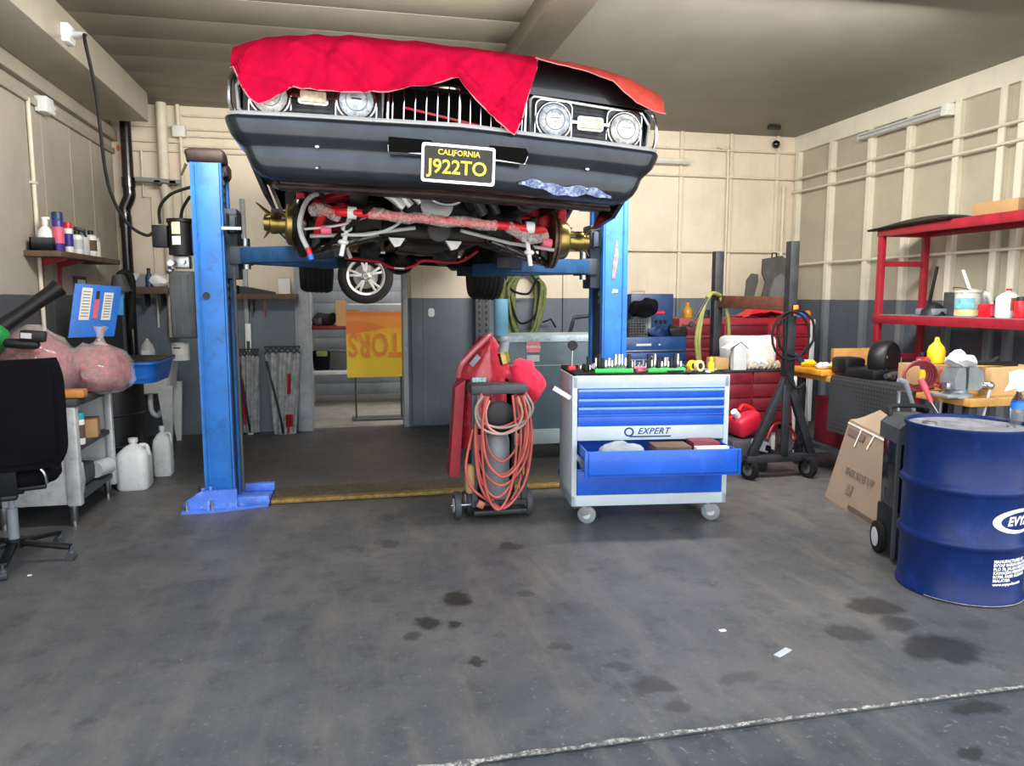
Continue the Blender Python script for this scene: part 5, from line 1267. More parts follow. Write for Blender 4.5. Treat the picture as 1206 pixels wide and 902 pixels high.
# --- grey cabinet behind the cart
Y0 = 6.62
a, c = PY(592, 397, Y0), PY(712, 530, Y0)
t = thing('parts_cabinet', 'slate grey steel cabinet with warning label behind the cart', 'cabinet', ((a.x+c.x)/2, Y0+.3, 0))
mcab = mat('slate_paint','4f616a',.42,var=.14,scale=3,dirt='6c7f88',dirtamt=.4)
part('cabinet_body', B().bb((a.x,Y0+.01,.22), (c.x,Y0+.6,a.z), .01), mcab, t)
part('top_lip', B().bb((a.x-.01,Y0,a.z-.05), (c.x+.01,Y0+.62,a.z+.01), .006), mat('cab_top_lit','b5c9d0',.4,var=.2,scale=12,dirt='6d7f86',dirtamt=.6), t)  # paler than the body: light falling on the top is painted in
lz = PY(628, 402, Y0); lz2 = PY(628, 415, Y0)
part('warning_label', B().bb((lz.x-.065,Y0-.003,lz2.z-.0), (lz.x+.065,Y0+.008,lz.z)), mat('label_red','d07d84',.5), t)
part('label_text', textb('WARNING', .03, front((lz.x,Y0-.004,(lz.z+lz2.z)/2)), .001), MT['paper'], t)
l3 = PY(628, 422, Y0)
part('label_small', B().bb((lz.x-.06,Y0-.002,l3.z-.03), (lz.x+.06,Y0+.008,l3.z+.03)), MT['light_grey'], t)
part('seam_line', B().bb((a.x+.2,Y0+.002,a.z-.27), (c.x,Y0+.012,a.z-.265)), MT['light_grey'], t)
part('kick_panel', B().bb((a.x,Y0-.01,.16), (c.x,Y0+.1,.30), .006), mat('kick','8f9ca2',.5,var=.1), t)
for x in (a.x+.05, c.x-.05): part('leg', B().bb((x-.03,Y0+.05,0), (x+.03,Y0+.11,.2)), MT['dark_iron'], t)
topz = a.z+.01
bt = PY(590, 397, 6.9)
t = thing('paper_roll', 'tall light blue roll standing at the cabinet left corner', 'roll', (bt.x,6.75,topz))
p = PY(590, 352, 6.75)
part('roll_body', B().cyl((p.x,6.75,topz), (p.x,6.75,p.z), .066, seg=28), mat('blue_paper','79b4d6',.7,var=.08), t)
part('roll_core', B().cyl((p.x,6.75,p.z), (p.x,6.75,p.z+.004), .02), MT['cardboard'], t)
for k, (px, w_) in enumerate(((563,.035), (571,.05))):
    a1 = PY(px, 345, 8.55)
    t = thing('slotted_upright', ['narrow dark steel upright left of the light blue roll','perforated dark steel upright next to the light blue roll'][k], 'upright', (a1.x, 8.55, 0))
    part('upright_body', B().bb((a1.x-w_,8.53,0), (a1.x+w_,8.60,1.58), .004), MT['dark_grey'], t)
    sl = B()
    for j in range(18): sl.box((a1.x+.01,8.528,.3+j*.07), (.02,.006,.035))
    part('slots', sl, MT['black_plastic'], t)
# green hose coil hanging on the back wall
hp = PY(618, 318, 8.6)
t = thing('hose_coil', 'olive green hose hanging in a long coil on the back wall', 'hose', (hp.x,8.6,.8))
rnd = random.Random(5)
for k in range(7):
    w = .13+.022*k; ln = PY(618,398+rnd.uniform(-6,8),8.6).z; y = 8.62-.022*(k % 4); ox = rnd.uniform(-.03,.03)
    part('hose_loop', B().tube([(hp.x+ox-w*1.05,y,ln+.5),(hp.x+ox-w*.75,y,ln+.1),(hp.x+ox-w*.1,y,ln-.05),(hp.x+ox+w*.6,y,ln+.1),(hp.x+ox+w,y,ln+.55),(hp.x+ox+w*.7,y,hp.z-.1),(hp.x+ox,y,hp.z+.02*k-.03),(hp.x+ox-w*.8,y,hp.z-.13)], .018, 8, closed=True, smooth=6), MT['olive'], t)
part('wall_hook', B().bb((hp.x-.02,8.5,hp.z-.02), (hp.x+.02,8.75,hp.z+.03)).cyl((hp.x+.1,8.6,hp.z), (hp.x+.1,8.6,hp.z+.1), .05), MT['dark_iron'], t)
part('black_cord', B().tube([(hp.x-.24,8.58,hp.z+.1),(hp.x-.2,8.57,hp.z-.2),(hp.x+.02,8.52,hp.z-.28),(hp.x+.15,8.55,hp.z-.1),(hp.x+.14,8.56,hp.z-.5),(hp.x-.08,8.53,hp.z-.62),(hp.x-.2,8.56,hp.z-.3)], .014, 8, smooth=6), MT['black_rubber'], t)
part('wire_end', B().tube([(hp.x+.22,8.6,hp.z-.62),(hp.x+.32,8.58,hp.z-.58),(hp.x+.38,8.58,hp.z-.68)], .012, 6), MT['black_rubber'], t)
# trolley handle behind the cabinet, left of the right post
pa, pb, pc = PY(670,397,7.4), PY(676,374,7.4), PY(694,372,7.4)
t = thing('hand_trolley', 'dark tubular trolley handle rising behind the slate cabinet', 'trolley', (pb.x+.1,7.4,0))
part('handle_frame', B().tube([V(pa.x,7.4,.1), pa, pa.lerp(pb,.8), pb, pc, V(pc.x+.12,7.4,pc.z)], .02, 8).tube([V(pc.x+.12,7.4,pc.z), V(pc.x+.12,7.4,.1)], .02, 8), MT['dark_iron'], t)
part('toe_plate', B().bb((pa.x-.02,7.25,.0), (pc.x+.14,7.45,.1)), MT['dark_iron'], t)
# --- blue tool box and blue machine behind the tool chest
Yb = 7.0
t = thing('blue_tool_chest', 'dark blue tool chest with white lettering behind the right post', 'tool chest', (2.75,Yb+.25,0))
a, c = PY(738, 397, Yb), PY(808, 436, Yb)
part('chest_body', B().bb((a.x-.15,Yb,.05), (c.x,Yb+.5,a.z), .012), MT['navy'], t)
for z0, z1 in ((a.z-.15,a.z-.01), (a.z-.24,a.z-.16), (a.z-.33,a.z-.25), (a.z-.55,a.z-.34)):
    d = part('drawer', B().bb((a.x-.13,Yb-.012,z0), (c.x-.02,Yb+.01,z1), .004), mat('navy_drawer','1d3f72',.35,coat=.2), t)
    if z0 > a.z-.34: part('pull', B().bb((a.x-.1,Yb-.02,z0+.005), (c.x-.04,Yb-.01,z0+.016)), MT['steel'], d)
tp = PY(752, 406, Yb)
part('badge', textb('WALDOR', .045, front((tp.x+.05,Yb-.016,tp.z)), .001, spacing=1.1), MT['white_plastic'], t) if False else part('badge', B().box((tp.x+.05,Yb-.016,tp.z), (.16,.006,.022)).box((tp.x+.22,Yb-.016,tp.z), (.02,.006,.014)), MT['light_grey'], t)
ztop = a.z
# blue machine (welder)
a, c = PY(742, 346, 7.2), PY(791, 397, 7.2)
t = thing('welding_machine', 'dark blue square machine with red stripe standing on the blue chest', 'machine', ((a.x+c.x)/2,7.35,ztop))
part('machine_body', B().bb((a.x,7.17,ztop), (c.x,7.48,a.z), .012), MT['navy'], t)
q = PY(776, 368, 7.15)
part('red_stripe', B().box((q.x,7.165,q.z), (.14,.008,.025)), MT['red_bright'], t)
part('vent_grille', B().bb((a.x+.03,7.16,ztop+.04), (a.x+.22,7.17,ztop+.22)), MT['mid_grey'], t)
for k in range(3): part('knob', B().cyl((q.x-.02+.05*k,7.17,q.z-.09), (q.x-.02+.05*k,7.14,q.z-.09), .014), MT['black_plastic'], t)
part('carry_handle', B().tube([(a.x+.06,7.3,a.z),(a.x+.06,7.3,a.z+.03),(a.x+.2,7.3,a.z+.03),(a.x+.2,7.3,a.z)], .008, 6), MT['steel'], t)
bgm = B().ball((0,0,0), (.19,.10,.09), 20, rot=(0,-.25,0)).jitter(.06, 8)
p = PY(757, 362, 7.10); bgm.xf(Matrix.Translation(p))
solo('black_bag', bgm, MT['black_fabric'], 'black soft bag draped against the blue machine', 'bag')
t = thing('mesh_basket', 'small wire basket with parts in front of the blue machine', 'basket', PY(750, 396, 7.06))
p = PY(752, 385, 7.06); p.z = ztop+.10
mb_ = B()
for k in range(7):
    mb_.tube([(p.x-.09+k*.03,7.05,ztop+.01),(p.x-.09+k*.03,7.05,ztop+.17)], .004, 4).tube([(p.x-.10,7.05,ztop+.01+k*.027),(p.x+.10,7.05,ztop+.01+k*.027)], .004, 4)
part('wire_front', mb_, MT['steel'], t)
part('basket_back', B().bb((p.x-.1,7.11,ztop), (p.x+.1,7.12,ztop+.17)).bb((p.x-.1,7.05,ztop), (p.x+.1,7.12,ztop+.008)), MT['dark_iron'], t)
for k, (x, lab) in enumerate(((775,'dark blue cloth bundle on the blue chest'), (798,'dark tangled strap on the right end of the blue chest'))):
    p = PY(x, 392, 7.1)
    solo('cloth_bundle', B().ball((p.x,7.09,ztop+.05), (.10,.08,.07), 14).jitter(.04, 12), MT['navy'] if k == 0 else MT['dark_iron'], lab, 'bundle')
# ================================================================== RIGHT SIDE
# --- long red chest along the back right
Yr = 7.55
a, c = PY(800, 386, Yr), PY(956, 392, Yr); RT = 1.30
t = thing('red_tool_chest', 'long red tool chest with many drawers against the back right corner', 'tool chest', ((a.x+c.x)/2,Yr+.3,0))
part('chest_body', B().bb((a.x,Yr,.08), (c.x,Yr+.55,RT), .012), MT['red_paint'], t)
W = c.x-a.x
for col in range(3):
    x0 = a.x+.03+col*(W-.03)/3; x1 = x0+(W-.03)/3-.03
    for r in range(8):
        z1 = RT-.06-r*.14
        d = part('drawer', B().bb((x0,Yr-.014,z1-.125), (x1,Yr+.01,z1), .004), MT['red_paint'] if col == 2 else MT['red_dark'], t)
        part('pull_lip', B().bar((x0+.01,Yr-.02,z1-.015), (x1-.01,Yr-.02,z1-.015), .012, .018, .004), MT['red_dark'], d)
part('chest_edge', B().bb((c.x-.03,Yr-.02,.1), (c.x+.03,Yr+.56,RT-.02), .006), MT['light_grey'], t)
p = PY(897, 388, Yr+.12)
rc = B().grid(lambda u, v: V(p.x-.26+.55*u, Yr+.02+.4*v, RT+.012+.11*math.sin(PI*u)**.7*math.sin(PI*min(1,v+.15))+.02*mnoise.noise(V(u*6,v*6,2))), 26, 14, .006)
solo('red_cloth', rc, MT['red_bright'], 'bright red cloth lying on top of the long red chest', 'cloth')
t = thing('oil_bottle', 'amber yellow bottle on the left end of the red chest', 'bottle', (PY(809,388,Yr+.1).x,Yr+.1,RT))
p = V(PY(809,388,Yr+.1).x,Yr+.1,RT)
part('bottle_body', B().lathe([(.05,0),(.055,.01),(.055,.08),(.03,.12),(.018,.14)], p, seg=18), mat('amber','b5862a',.35), t)
part('cap', B().cyl(p+V(0,0,.14), p+V(0,0,.17), .022), MT['orange'], t)
for k, (px, lab, m) in enumerate(((830,'small dark tin beside the amber bottle','dark_iron'), (940,'light blue tray on the right end of the red chest','blue_bright'))):
    p = PY(px, 388, Yr+.1)
    solo('tin', B().cyl((p.x,Yr+.1,RT), (p.x,Yr+.1,RT+.09), .05) if k == 0 else B().box((p.x,Yr+.14,RT+.03), (.2,.15,.06), bev=.008), MT[m], lab, 'tin' if k == 0 else 'tray')
p = PY(953, 388, Yr+.1)
solo('orange_ball', B().ball((p.x-.03,Yr+.1,RT+.04), .04), MT['orange'], 'small orange ball at the right corner of the red chest', 'ball')
# dark under-shield leaning on the wall above the chest
ys = 8.1
sh = [(878,375),(884,326),(890,322),(897,326),(893,345),(899,330),(903,318),(909,303),(922,301),(925,375)]
poly = [(PY(x, y, ys).x, PY(x, y, ys).z) for x, y in sh]; poly[0] = (poly[0][0], RT); poly[-1] = (poly[-1][0], RT)
sh = [(876,376),(880,330),(886,322),(893,323),(893,332),(888,350),(886,368),(897,372),(897,352),(902,332),(898,322),(899,305),(921,301),(926,305),(926,376)]
poly = [(PY(x, y, ys).x, max(RT, PY(x, y, ys).z)) for x, y in sh]
t = thing('engine_splash_shield', 'dark grey plastic splash shield standing upright on the red chest', 'shield', (PY(905,375,ys).x, ys, RT))
part('shield_sheet', B().prism(poly, 'XZ', ys, .03), mat('shield_grey','4d4c4a',.6,var=.2), t)
q1 = [(908,375),(905,345),(910,328),(918,322),(926,330),(926,375)]
part('shield_rib', B().prism([(PY(x,y,ys).x, max(RT,PY(x,y,ys).z)) for x, y in q1], 'XZ', ys-.03, .03), mat('shield_light','6a6966',.55,var=.2), t)
part('hang_loop', B().tube([PY(909,303,ys), PY(910,298,ys), PY(914,298,ys), PY(915,303,ys)], .01, 6), MT['dark_iron'], t)
# --- rolling two-mast stand with rusty crossbar
Ym = 5.55
mR = PY(927, 450, Ym); topR = PY(927, 284, Ym); Xm = mR.x
t = thing('engine_stand', 'dark steel stand with two masts, rusty crossbar and caster wheels', 'stand', (Xm,Ym,0))
zA = PY(927, 452, Ym).z
part('mast', B().bb((Xm-.04,Ym-.04,zA-.05), (Xm+.04,Ym+.04,topR.z), .006), MT['dark_iron'], t)
fl_, fr_ = V(PY(884,540,Ym).x,Ym,.19), V(PY(955,535,Ym).x,Ym,.19)
part('frame_leg', B().bar(fl_, (Xm-.01,Ym,zA+.05), .07, .05, .006, up=(0,1,0)), MT['dark_iron'], t)
part('frame_leg', B().bar(fr_, (Xm+.01,Ym,zA+.05), .07, .05, .006, up=(0,1,0)), MT['dark_iron'], t)
part('frame_post', B().bar((Xm-.02,Ym-.03,.18), (Xm-.02,Ym-.03,zA), .07, .02, .004, up=(0,1,0)), MT['dark_iron'], t)
part('base_bar', B().bar(fl_+V(-.05,0,-.02), fr_+V(.03,0,-.02), .08, .06, .006, up=(0,0,1)), MT['dark_iron'], t)
part('base_bar', B().bar((Xm,Ym,.17), (Xm-.25,Ym+1.15,.17), .06, .08, .006), MT['dark_iron'], t)
Y2 = 6.7
mL = PY(844, 360, Y2); topL = PY(844, 296, Y2)
part('mast', B().bb((mL.x-.045,Y2-.04,.13), (mL.x+.045,Y2+.04,topL.z), .006), MT['dark_iron'], t)
b1 = PY(846, 355, Y2); b2 = PY(917, 358, Ym+.05)
part('crossbar', B().bar((b1.x,Y2,b1.z), (Xm,Ym+.04,b2.z), .05, .115, .006), mat('rusty_beam','5d3326',.7,var=.3,scale=14,dirt='35201a'), t, 'rust-brown crossbar')
def wheel(x, y, a, r=.085):
    k = part('caster', B().box((x,y,r*1.95), (.09,.09,.02)).bar((x-.035*math.cos(a),y-.035*math.sin(a),r*1.95), (x-.035*math.cos(a),y-.035*math.sin(a),r), .006, .05).bar((x+.035*math.cos(a),y+.035*math.sin(a),r*1.95), (x+.035*math.cos(a),y+.035*math.sin(a),r), .006, .05), MT['dark_iron'], t)
    part('caster_wheel', B().lathe([(.02,-.025),(r*.75,-.025),(r,-.02),(r,.02),(r*.75,.025),(.02,.025)], (x,y,r), (math.cos(a),math.sin(a),0), 28), MT['black_rubber'], k)
    part('wheel_rim', B().lathe([(.015,-.03),(r*.35,-.03),(r*.68,-.022),(r*.68,.022),(r*.35,.03),(.015,.03)], (x,y,r), (math.cos(a),math.sin(a),0), 22), MT['steel'], k)
wheel(fl_.x-.02, Ym-.02, .35); wheel(fr_.x-.06, Ym-.05, .25)
for dx in (-.3,.3): wheel(mL.x+dx, Y2, .3, .075)
part('base_bar', B().bar((mL.x-.35,Y2,.16), (mL.x+.35,Y2,.16), .06, .08, .006), MT['dark_iron'], t)
cw = B().tube([(Xm+.02+.19*math.cos(k*PI/10)*.9, Ym-.06-.01*(k % 3), PY(935,392,Ym).z+.19*math.sin(k*PI/10)) for k in range(20)], .011, 8, closed=True).tube([(Xm-.04+.17*math.cos(k*PI/10), Ym-.085, PY(935,392,Ym).z-.02+.2*math.sin(k*PI/10)) for k in range(20)], .010, 8, closed=True)
cb_ = solo('cable_coil', cw, MT['black_rubber'], 'black cable coiled over the right mast of the stand', 'cable')
solo('hanging_cable', B().tube([(Xm-.09,Ym-.07,1.42),(Xm-.08,Ym-.08,1.1),(Xm-.06,Ym-.09,.9),(Xm+.02,Ym-.1,.78),(Xm+.1,Ym-.1,.82)], .012, 8, smooth=6), MT['black_rubber'], 'black cable hanging down in front of the right mast', 'cable')
p = PY(933, 357, Ym)
solo('orange_tag', B().box((p.x,Ym-.055,p.z-.06), (.045,.012,.09), bev=.006), MT['orange'], 'orange plastic tag hung on the right mast', 'tag')
# green and yellow hose on left mast
hb = PY(836, 350, Y2-.1)
t = thing('air_hose', 'yellow-green hose looped over the left mast of the stand', 'hose', (hb.x,Y2-.1,1.0))
for k, (dx, w) in enumerate(((-.02,.10), (.0,.15))):
    part('hose_loop', B().tube([(hb.x+dx+.12,Y2-.08,hb.z+.02),(hb.x+dx,Y2-.12,hb.z+.03),(hb.x+dx-w*.7,Y2-.14,hb.z-.15),(hb.x+dx-w,Y2-.14,hb.z-.4),(hb.x+dx-w*.8,Y2-.13,hb.z-.62)], .018, 8, smooth=6), MT['lime'], t)
part('hose_end', B().tube([(hb.x+.12,Y2-.08,hb.z),(hb.x+.2,Y2-.1,hb.z-.2),(hb.x+.22,Y2-.1,hb.z-.55)], .018, 8, smooth=5), MT['lime'], t)
part('air_gun', B().tube([(hb.x-.05,Y2-.15,hb.z+.0),(hb.x-.13,Y2-.16,hb.z-.12),(hb.x-.2,Y2-.16,hb.z-.24)], .012, 6).box((hb.x-.21,Y2-.16,hb.z-.26), (.05,.03,.04), rot=(0,.6,0)), MT['dark_iron'], t)
# --- dark red cart with white bag
Yc = 6.1
a, c = PY(853, 436, Yc), PY(918, 482, Yc)
CT = a.z
t = thing('red_cart', 'dark red drawer cart carrying a white bag behind the tool chest', 'cart', ((a.x+c.x)/2,Yc+.28,0))
part('cart_body', B().bb((a.x,Yc,.28), (c.x,Yc+.55,CT-.02), .008), MT['red_dark'], t)
part('cart_top', B().bb((a.x-.02,Yc-.02,CT-.02), (c.x+.02,Yc+.57,CT), .004), MT['dark_iron'], t)
for r in range(4):
    for q_ in range(2):
        x0 = a.x+.01+q_*(c.x-a.x-.01)/2
        part('drawer', B().bb((x0,Yc-.012,.36+r*.13), (x0+(c.x-a.x)/2-.02,Yc+.01,.475+r*.13), .003), MT['red_dark'], t)
for x in (a.x+.04, c.x-.04):
    for y in (Yc+.04, Yc+.5): part('leg', B().bb((x-.02,y-.02,0), (x+.02,y+.02,.3)), MT['light_grey'], t)
p = PY(884, 436, Yc+.1)
t = thing('white_parts_bag', 'white box and sack with folded top on the dark red cart', 'bag', (p.x,Yc+.2,CT))
x0, x1, xm = PY(851,430,Yc+.05).x, PY(917,430,Yc+.05).x, PY(866,430,Yc+.05).x
zt = PY(890,396,Yc+.05).z
part('sack', B().bb((xm,Yc+.06,CT), (x1,Yc+.40,zt), .05).jitter(.018, 8), mat('white_sack','d9d7d1',.5,var=.1,bump=.4,bscale=20), t)
xa_, xb_ = PY(864,430,Yc).x, PY(879,430,Yc).x
part('carton_end', B().prism([(xa_,CT),(xb_,CT),(xb_,CT+.20),((xa_+xb_)/2,CT+.26),(xa_,CT+.20)], 'XZ', Yc+.0, .06), MT['light_grey'], t)
part('flap', B().prism([(x0-.01,CT+.20),((xa_+xb_)/2,CT+.28),(xb_+.02,CT+.19),((xa_+xb_)/2,CT+.26),(x0+.02,CT+.19)], 'XZ', Yc-.01, .08), MT['white_plastic'], t)
p = PY(850, 425, Yc+.1)
solo('small_carton', B().box((p.x-.03,Yc+.12,CT+.055), (.15,.14,.11), rot=(0,0,.2), bev=.006), MT['cardboard'], 'small tan carton left of the white sack on the cart', 'box')
rnd = random.Random(9)
for k in range(9):
    px = 878+k*4.6; p = PY(px, 436, Yc-.0)
    s = rnd.uniform(.02,.04)
    solo('metal_fitting', B().cyl((p.x,Yc+.03,CT+s), (p.x+.04,Yc+.05,CT+s+.005), s, seg=10).ball((p.x+.03,Yc+.04,CT+s*1.5), s*.9, 8).jitter(.008, 30), MT['brushed'] if k % 2 else mat('tan_fitting','b39d79',.6), 'small metal fitting in the heap before the white sack', 'fitting', 'loose fittings on the dark red cart')
# red fuel can under
p = PY(876, 515, 6.0)
t = thing('fuel_can', 'red plastic fuel can tilted beside the tool chest under the cart', 'fuel can', (p.x,5.95,0))
fc = PY(877, 498, 5.95)
part('can_body', B().box(fc, (.26,.2,.19), rot=(.1,-.35,.2), bev=.045, seg=3), mat('fuel_red','cf2440',.35,var=.08), t)
part('can_cap', B().cyl(fc+V(-.1,-.05,.07), fc+V(-.15,-.07,.12), .03), MT['white_plastic'], t)
part('can_handle', B().tube([fc+V(-.06,0,.12), fc+V(-.02,0,.16), fc+V(.08,0,.12), fc+V(.1,0,.06)], .018, 8, smooth=4), MT['red_bright'], t)
solo('floor_case', B().bb((fc.x-.2,5.8,0), (fc.x+.16,6.1,fc.z-.13), .02), MT['dark_grey'], 'dark grey case on the floor under the red fuel can', 'case')
for k, (px, py, s, m, lab) in enumerate(((898,526,.09,'brushed','torn tan carton scrap on the stand base'), (925,523,.06,'steel','round steel fitting under the right mast'), (906,508,.05,'black_plastic','black spray head in the stand frame'), (938,520,.055,'dark_iron','dark tool lying on the stand base bar'))):
    p = PY(px, py, Ym+.08)
    b = B().box((p.x,Ym+.12,.21+s*.5), (s*1.6,s,s), rot=(0,.3,.4), bev=.006) if k != 1 else B().cyl((p.x,Ym+.05,.21+s), (p.x,Ym+.12,.21+s), s)
    solo('loose_part', b, MT[m], lab, 'part')
solo('red_hose', B().tube([(PY(905,515,5.7).x,5.72,.30),(PY(915,500,5.7).x,5.74,.42),(PY(930,500,5.7).x,5.74,.42),(PY(938,518,5.7).x,5.72,.30),(PY(925,528,5.7).x,5.7,.25)], .012, 8, smooth=6), MT['red_paint'], 'thin red hose curled on the base of the stand', 'hose')
solo('white_board', B().bar((PY(944,520,6.1).x,6.1,.02), (PY(940,455,6.2).x,6.2,.83), .16, .02, .003, up=(0,1,0)), MT['white_plastic'], 'white board leaning behind the A-shaped stand frame', 'board')
p, q = PY(955,527,5.95), PY(1002,540,5.95)
solo('white_plank', B().bb((p.x,5.95,.10), (q.x,6.1,p.z), .006), MT['light_grey'], 'low white plank box on the floor behind the cardboard sheet', 'plank')
# --- wooden workbench along the right
WX0, WX1, WY0, WY1, WH = 3.98, 4.75, 4.05, 6.05, .86
t = thing('workbench', 'long wooden workbench with steel legs on the right side', 'workbench', (4.36,5.05,0))
part('bench_top', B().bb((WX0,WY0,WH-.05), (WX1,WY1,WH), .004), mat('bench_wood','c08d45',.6,var=.25,scale=6,dirt='6a4b28',dirtamt=.5), t)
for x in (WX0+.05, WX1-.05):
    for y in (WY0+.06, 5.0, WY1-.06): part('leg', B().bb((x-.03,y-.03,0), (x+.03,y+.03,WH-.05), .004), MT['dark_iron'], t)
part('lower_shelf', B().bb((WX0+.05,WY0+.05,.2), (WX1-.05,WY1-.05,.24)), MT['dark_grey'], t)
def W_(px, py): 
    p = PZ(px, py, WH); return p
def bin_(px, lab, m, w, d, h, y):
    p = PX(px, 420, WX0+w/2+.05)
    return solo('storage_bin', B().box((WX0+.1+w/2,y,.24+h/2), (w,d,h), bev=.01), MT[m], lab, 'bin')
bin_(0, 'red storage bin under the near end of the wooden bench', 'red_dark', .4, .35, .36, 4.55)
bin_(0, 'black storage bin under the middle of the wooden bench', 'black_plastic', .4, .4, .4, 5.15)
bin_(0, 'red and dark storage bin under the far end of the bench', 'red_dark', .4, .4, .42, 5.65)
# bench goods
t = thing('yellow_tray', 'orange-yellow tray of small parts at the far bench end', 'tray', (WX0+.12,5.8,WH))
part('tray_body', B().box((WX0+.12,5.78,WH+.025), (.36,.46,.05), bev=.01), mat('tray_orange','cf8f22',.5,var=.2), t)
for k, (dx, dy, m, lab) in enumerate(((-.08,-.1,'white_plastic','white wrapper in the yellow tray'), (.02,-.15,'yellow','yellow wrapper in the yellow tray'), (.1,-.05,'light_grey','grey packet in the yellow tray'), (-.08,.1,'yellow','yellow glove at the back of the tray'))):
    solo('wrapper', B().ball((WX0+.12+dx,5.78+dy,WH+.075), (.07,.06,.03), 10).jitter(.02, 20), MT[m], lab, 'wrapper')
p = PX(942, 424, WX0+.02)
t = thing('blue_grip_tool', 'tool with blue handle at the far corner of the bench', 'tool', (WX0+.0,5.98,WH+.05))
part('grip', B().cyl((WX0-.04,5.98,WH+.15), (WX0+.06,5.98,WH+.07), .025), MT['navy'], t)
part('tool_head', B().box((WX0+.10,5.98,WH+.08), (.1,.06,.05), bev=.01), MT['light_grey'], t)
# perforated rubber mat draped over the bench edge
def matf(u, v):
    y = 5.48-.95*u
    s = v*.62
    if s < .16: return V(WX0+.15-s, y, WH+.012)
    d = s-.16; 
    hang = d*(1-.42*max(0, u-.55)/.45)
    return V(WX0-.014-.02*math.sin(u*9)*d-.03*d, y-.12*d*0, WH+.006-hang)
mm, ntm, bsm = newmat('perforated_mat')
tcm = nn(ntm, 'ShaderNodeTexCoord'); vo = nn(ntm, 'ShaderNodeTexVoronoi'); vo.inputs['Scale'].default_value = 30; vo.inputs['Randomness'].default_value = 0
ntm.links.new(tcm.outputs['Object'], vo.inputs['Vector'])
ntm.links.new(mixc(ntm, ramp(ntm, vo.outputs['Distance'], .3, .45), lin(hx('0e0f10')), lin(hx('2b2d30'))), bsm.inputs['Base Color']); bsm.inputs['Roughness'].default_value = .8
solo('rubber_mat', B().grid(matf, 40, 24, .012), mm, 'perforated dark rubber mat draped over the bench edge', 'mat')
t = thing('air_filter_housing', 'black round motor unit standing on the bench behind the mat', 'motor', (WX0+.2,5.3,WH))
part('drum_body', B().lathe([(.05,-.07),(.14,-.07),(.155,-.05),(.155,.05),(.14,.07),(.05,.07)], (WX0+.22,5.15,WH+.17), (.5,-1,0), 28), MT['black_plastic'], t)
part('cover_panel', B().box((WX0+.16,5.07,WH+.14), (.1,.03,.2), rot=(0,0,.45), bev=.012), MT['dark_grey'], t)
part('motor_base', B().box((WX0+.18,5.25,WH+.05), (.3,.45,.1), bev=.02).box((WX0+.12,5.45,WH+.1), (.2,.2,.14), bev=.03), MT['black_plastic'], t)
for z_ in (.1,.2): part('bolt', B().cyl((WX0+.15,5.05,WH+z_), (WX0+.15,5.035,WH+z_), .012), MT['steel'], t)
solo('wood_offcut', B().box((WX1-.15,6.0,WH+.10), (.5,.05,.2), rot=(0,0,-.05), bev=.004), mat('offcut','ad8147',.7,var=.15), 'pale wooden board standing at the bench far edge', 'board')
p = V(WX0+.42,5.75,WH)
solo('blue_glove', B().ball((p.x-.1,p.y-.1,WH+.05), (.09,.07,.06), 12).jitter(.03, 16), mat('glove_blue','4c7fc0',.7), 'crumpled blue glove by the wooden board on the bench', 'glove')
# tubular stand with red hose and welding torch, near end
t = thing('torch_rest', 'square steel tube rest at the near end of the bench', 'rest', (WX0-.05,4.35,0))
ra, rb2 = PY(1059,461,4.4), PY(1108,461,4.4)
part('rest_frame', B().tube([V(ra.x,4.4,0), V(ra.x,4.4,ra.z), V(rb2.x,4.4,ra.z), V(rb2.x,4.4,0)], .014, 8).tube([V(ra.x,4.4,.35), V(rb2.x,4.4,.35)], .012, 8), MT['steel'], t)
rz_ = ra.z+.014
q = PY(1068, 437, 4.4)
t = thing('red_hose_coil', 'coil of red hose hanging over the tube rest', 'hose', (q.x,4.36,rz_))
for k in range(4):
    r_ = .075+.01*k
    part('hose_loop', B().tube([(q.x+.05+r_*1.25*math.cos(j*PI/9), 4.37-.013*k, rz_+.10+r_*math.sin(j*PI/9)) for j in range(18)], .009, 8, closed=True), mat('hose_rust','8a323a',.5,var=.15), t)
t = thing('welding_torch', 'grey torch hanging in front of the tube rest', 'torch', PY(1064,450,4.3))
part('handle', B().tube([PY(1058,447,4.32), PY(1066,450,4.31), PY(1070,462,4.31), PY(1075,478,4.31), PY(1078,492,4.31)], [.018,.022,.018,.016,.008], 10), MT['mid_grey'], t)
part('trigger', B().tube([PY(1066,455,4.31), PY(1070,470,4.31), PY(1073,477,4.31)], .007, 6), MT['dark_grey'], t)
s_ = PY(1087,452,4.42)
t = can('lubricant_can', 'tall blue and white spray can with red cap on the tube rest', 'spray can', (s_.x,4.41,rz_), .033, .22, MT['navy'], MT['red_bright'], MT['yellow'], capr=.55)
t = thing('caulk_gun', 'red nozzled applicator pointing down toward the drum', 'applicator', PY(1098,480,4.25))
part('applicator_body', B().tube([PY(1084,446,4.3), PY(1089,456,4.28), PY(1097,474,4.24)], [.02,.022,.012], 10), mat('coral','e0535e',.4), t)
part('nozzle', B().tube([PY(1097,474,4.24), PY(1106,488,4.2)], [.006,.003], 8), MT['steel'], t)
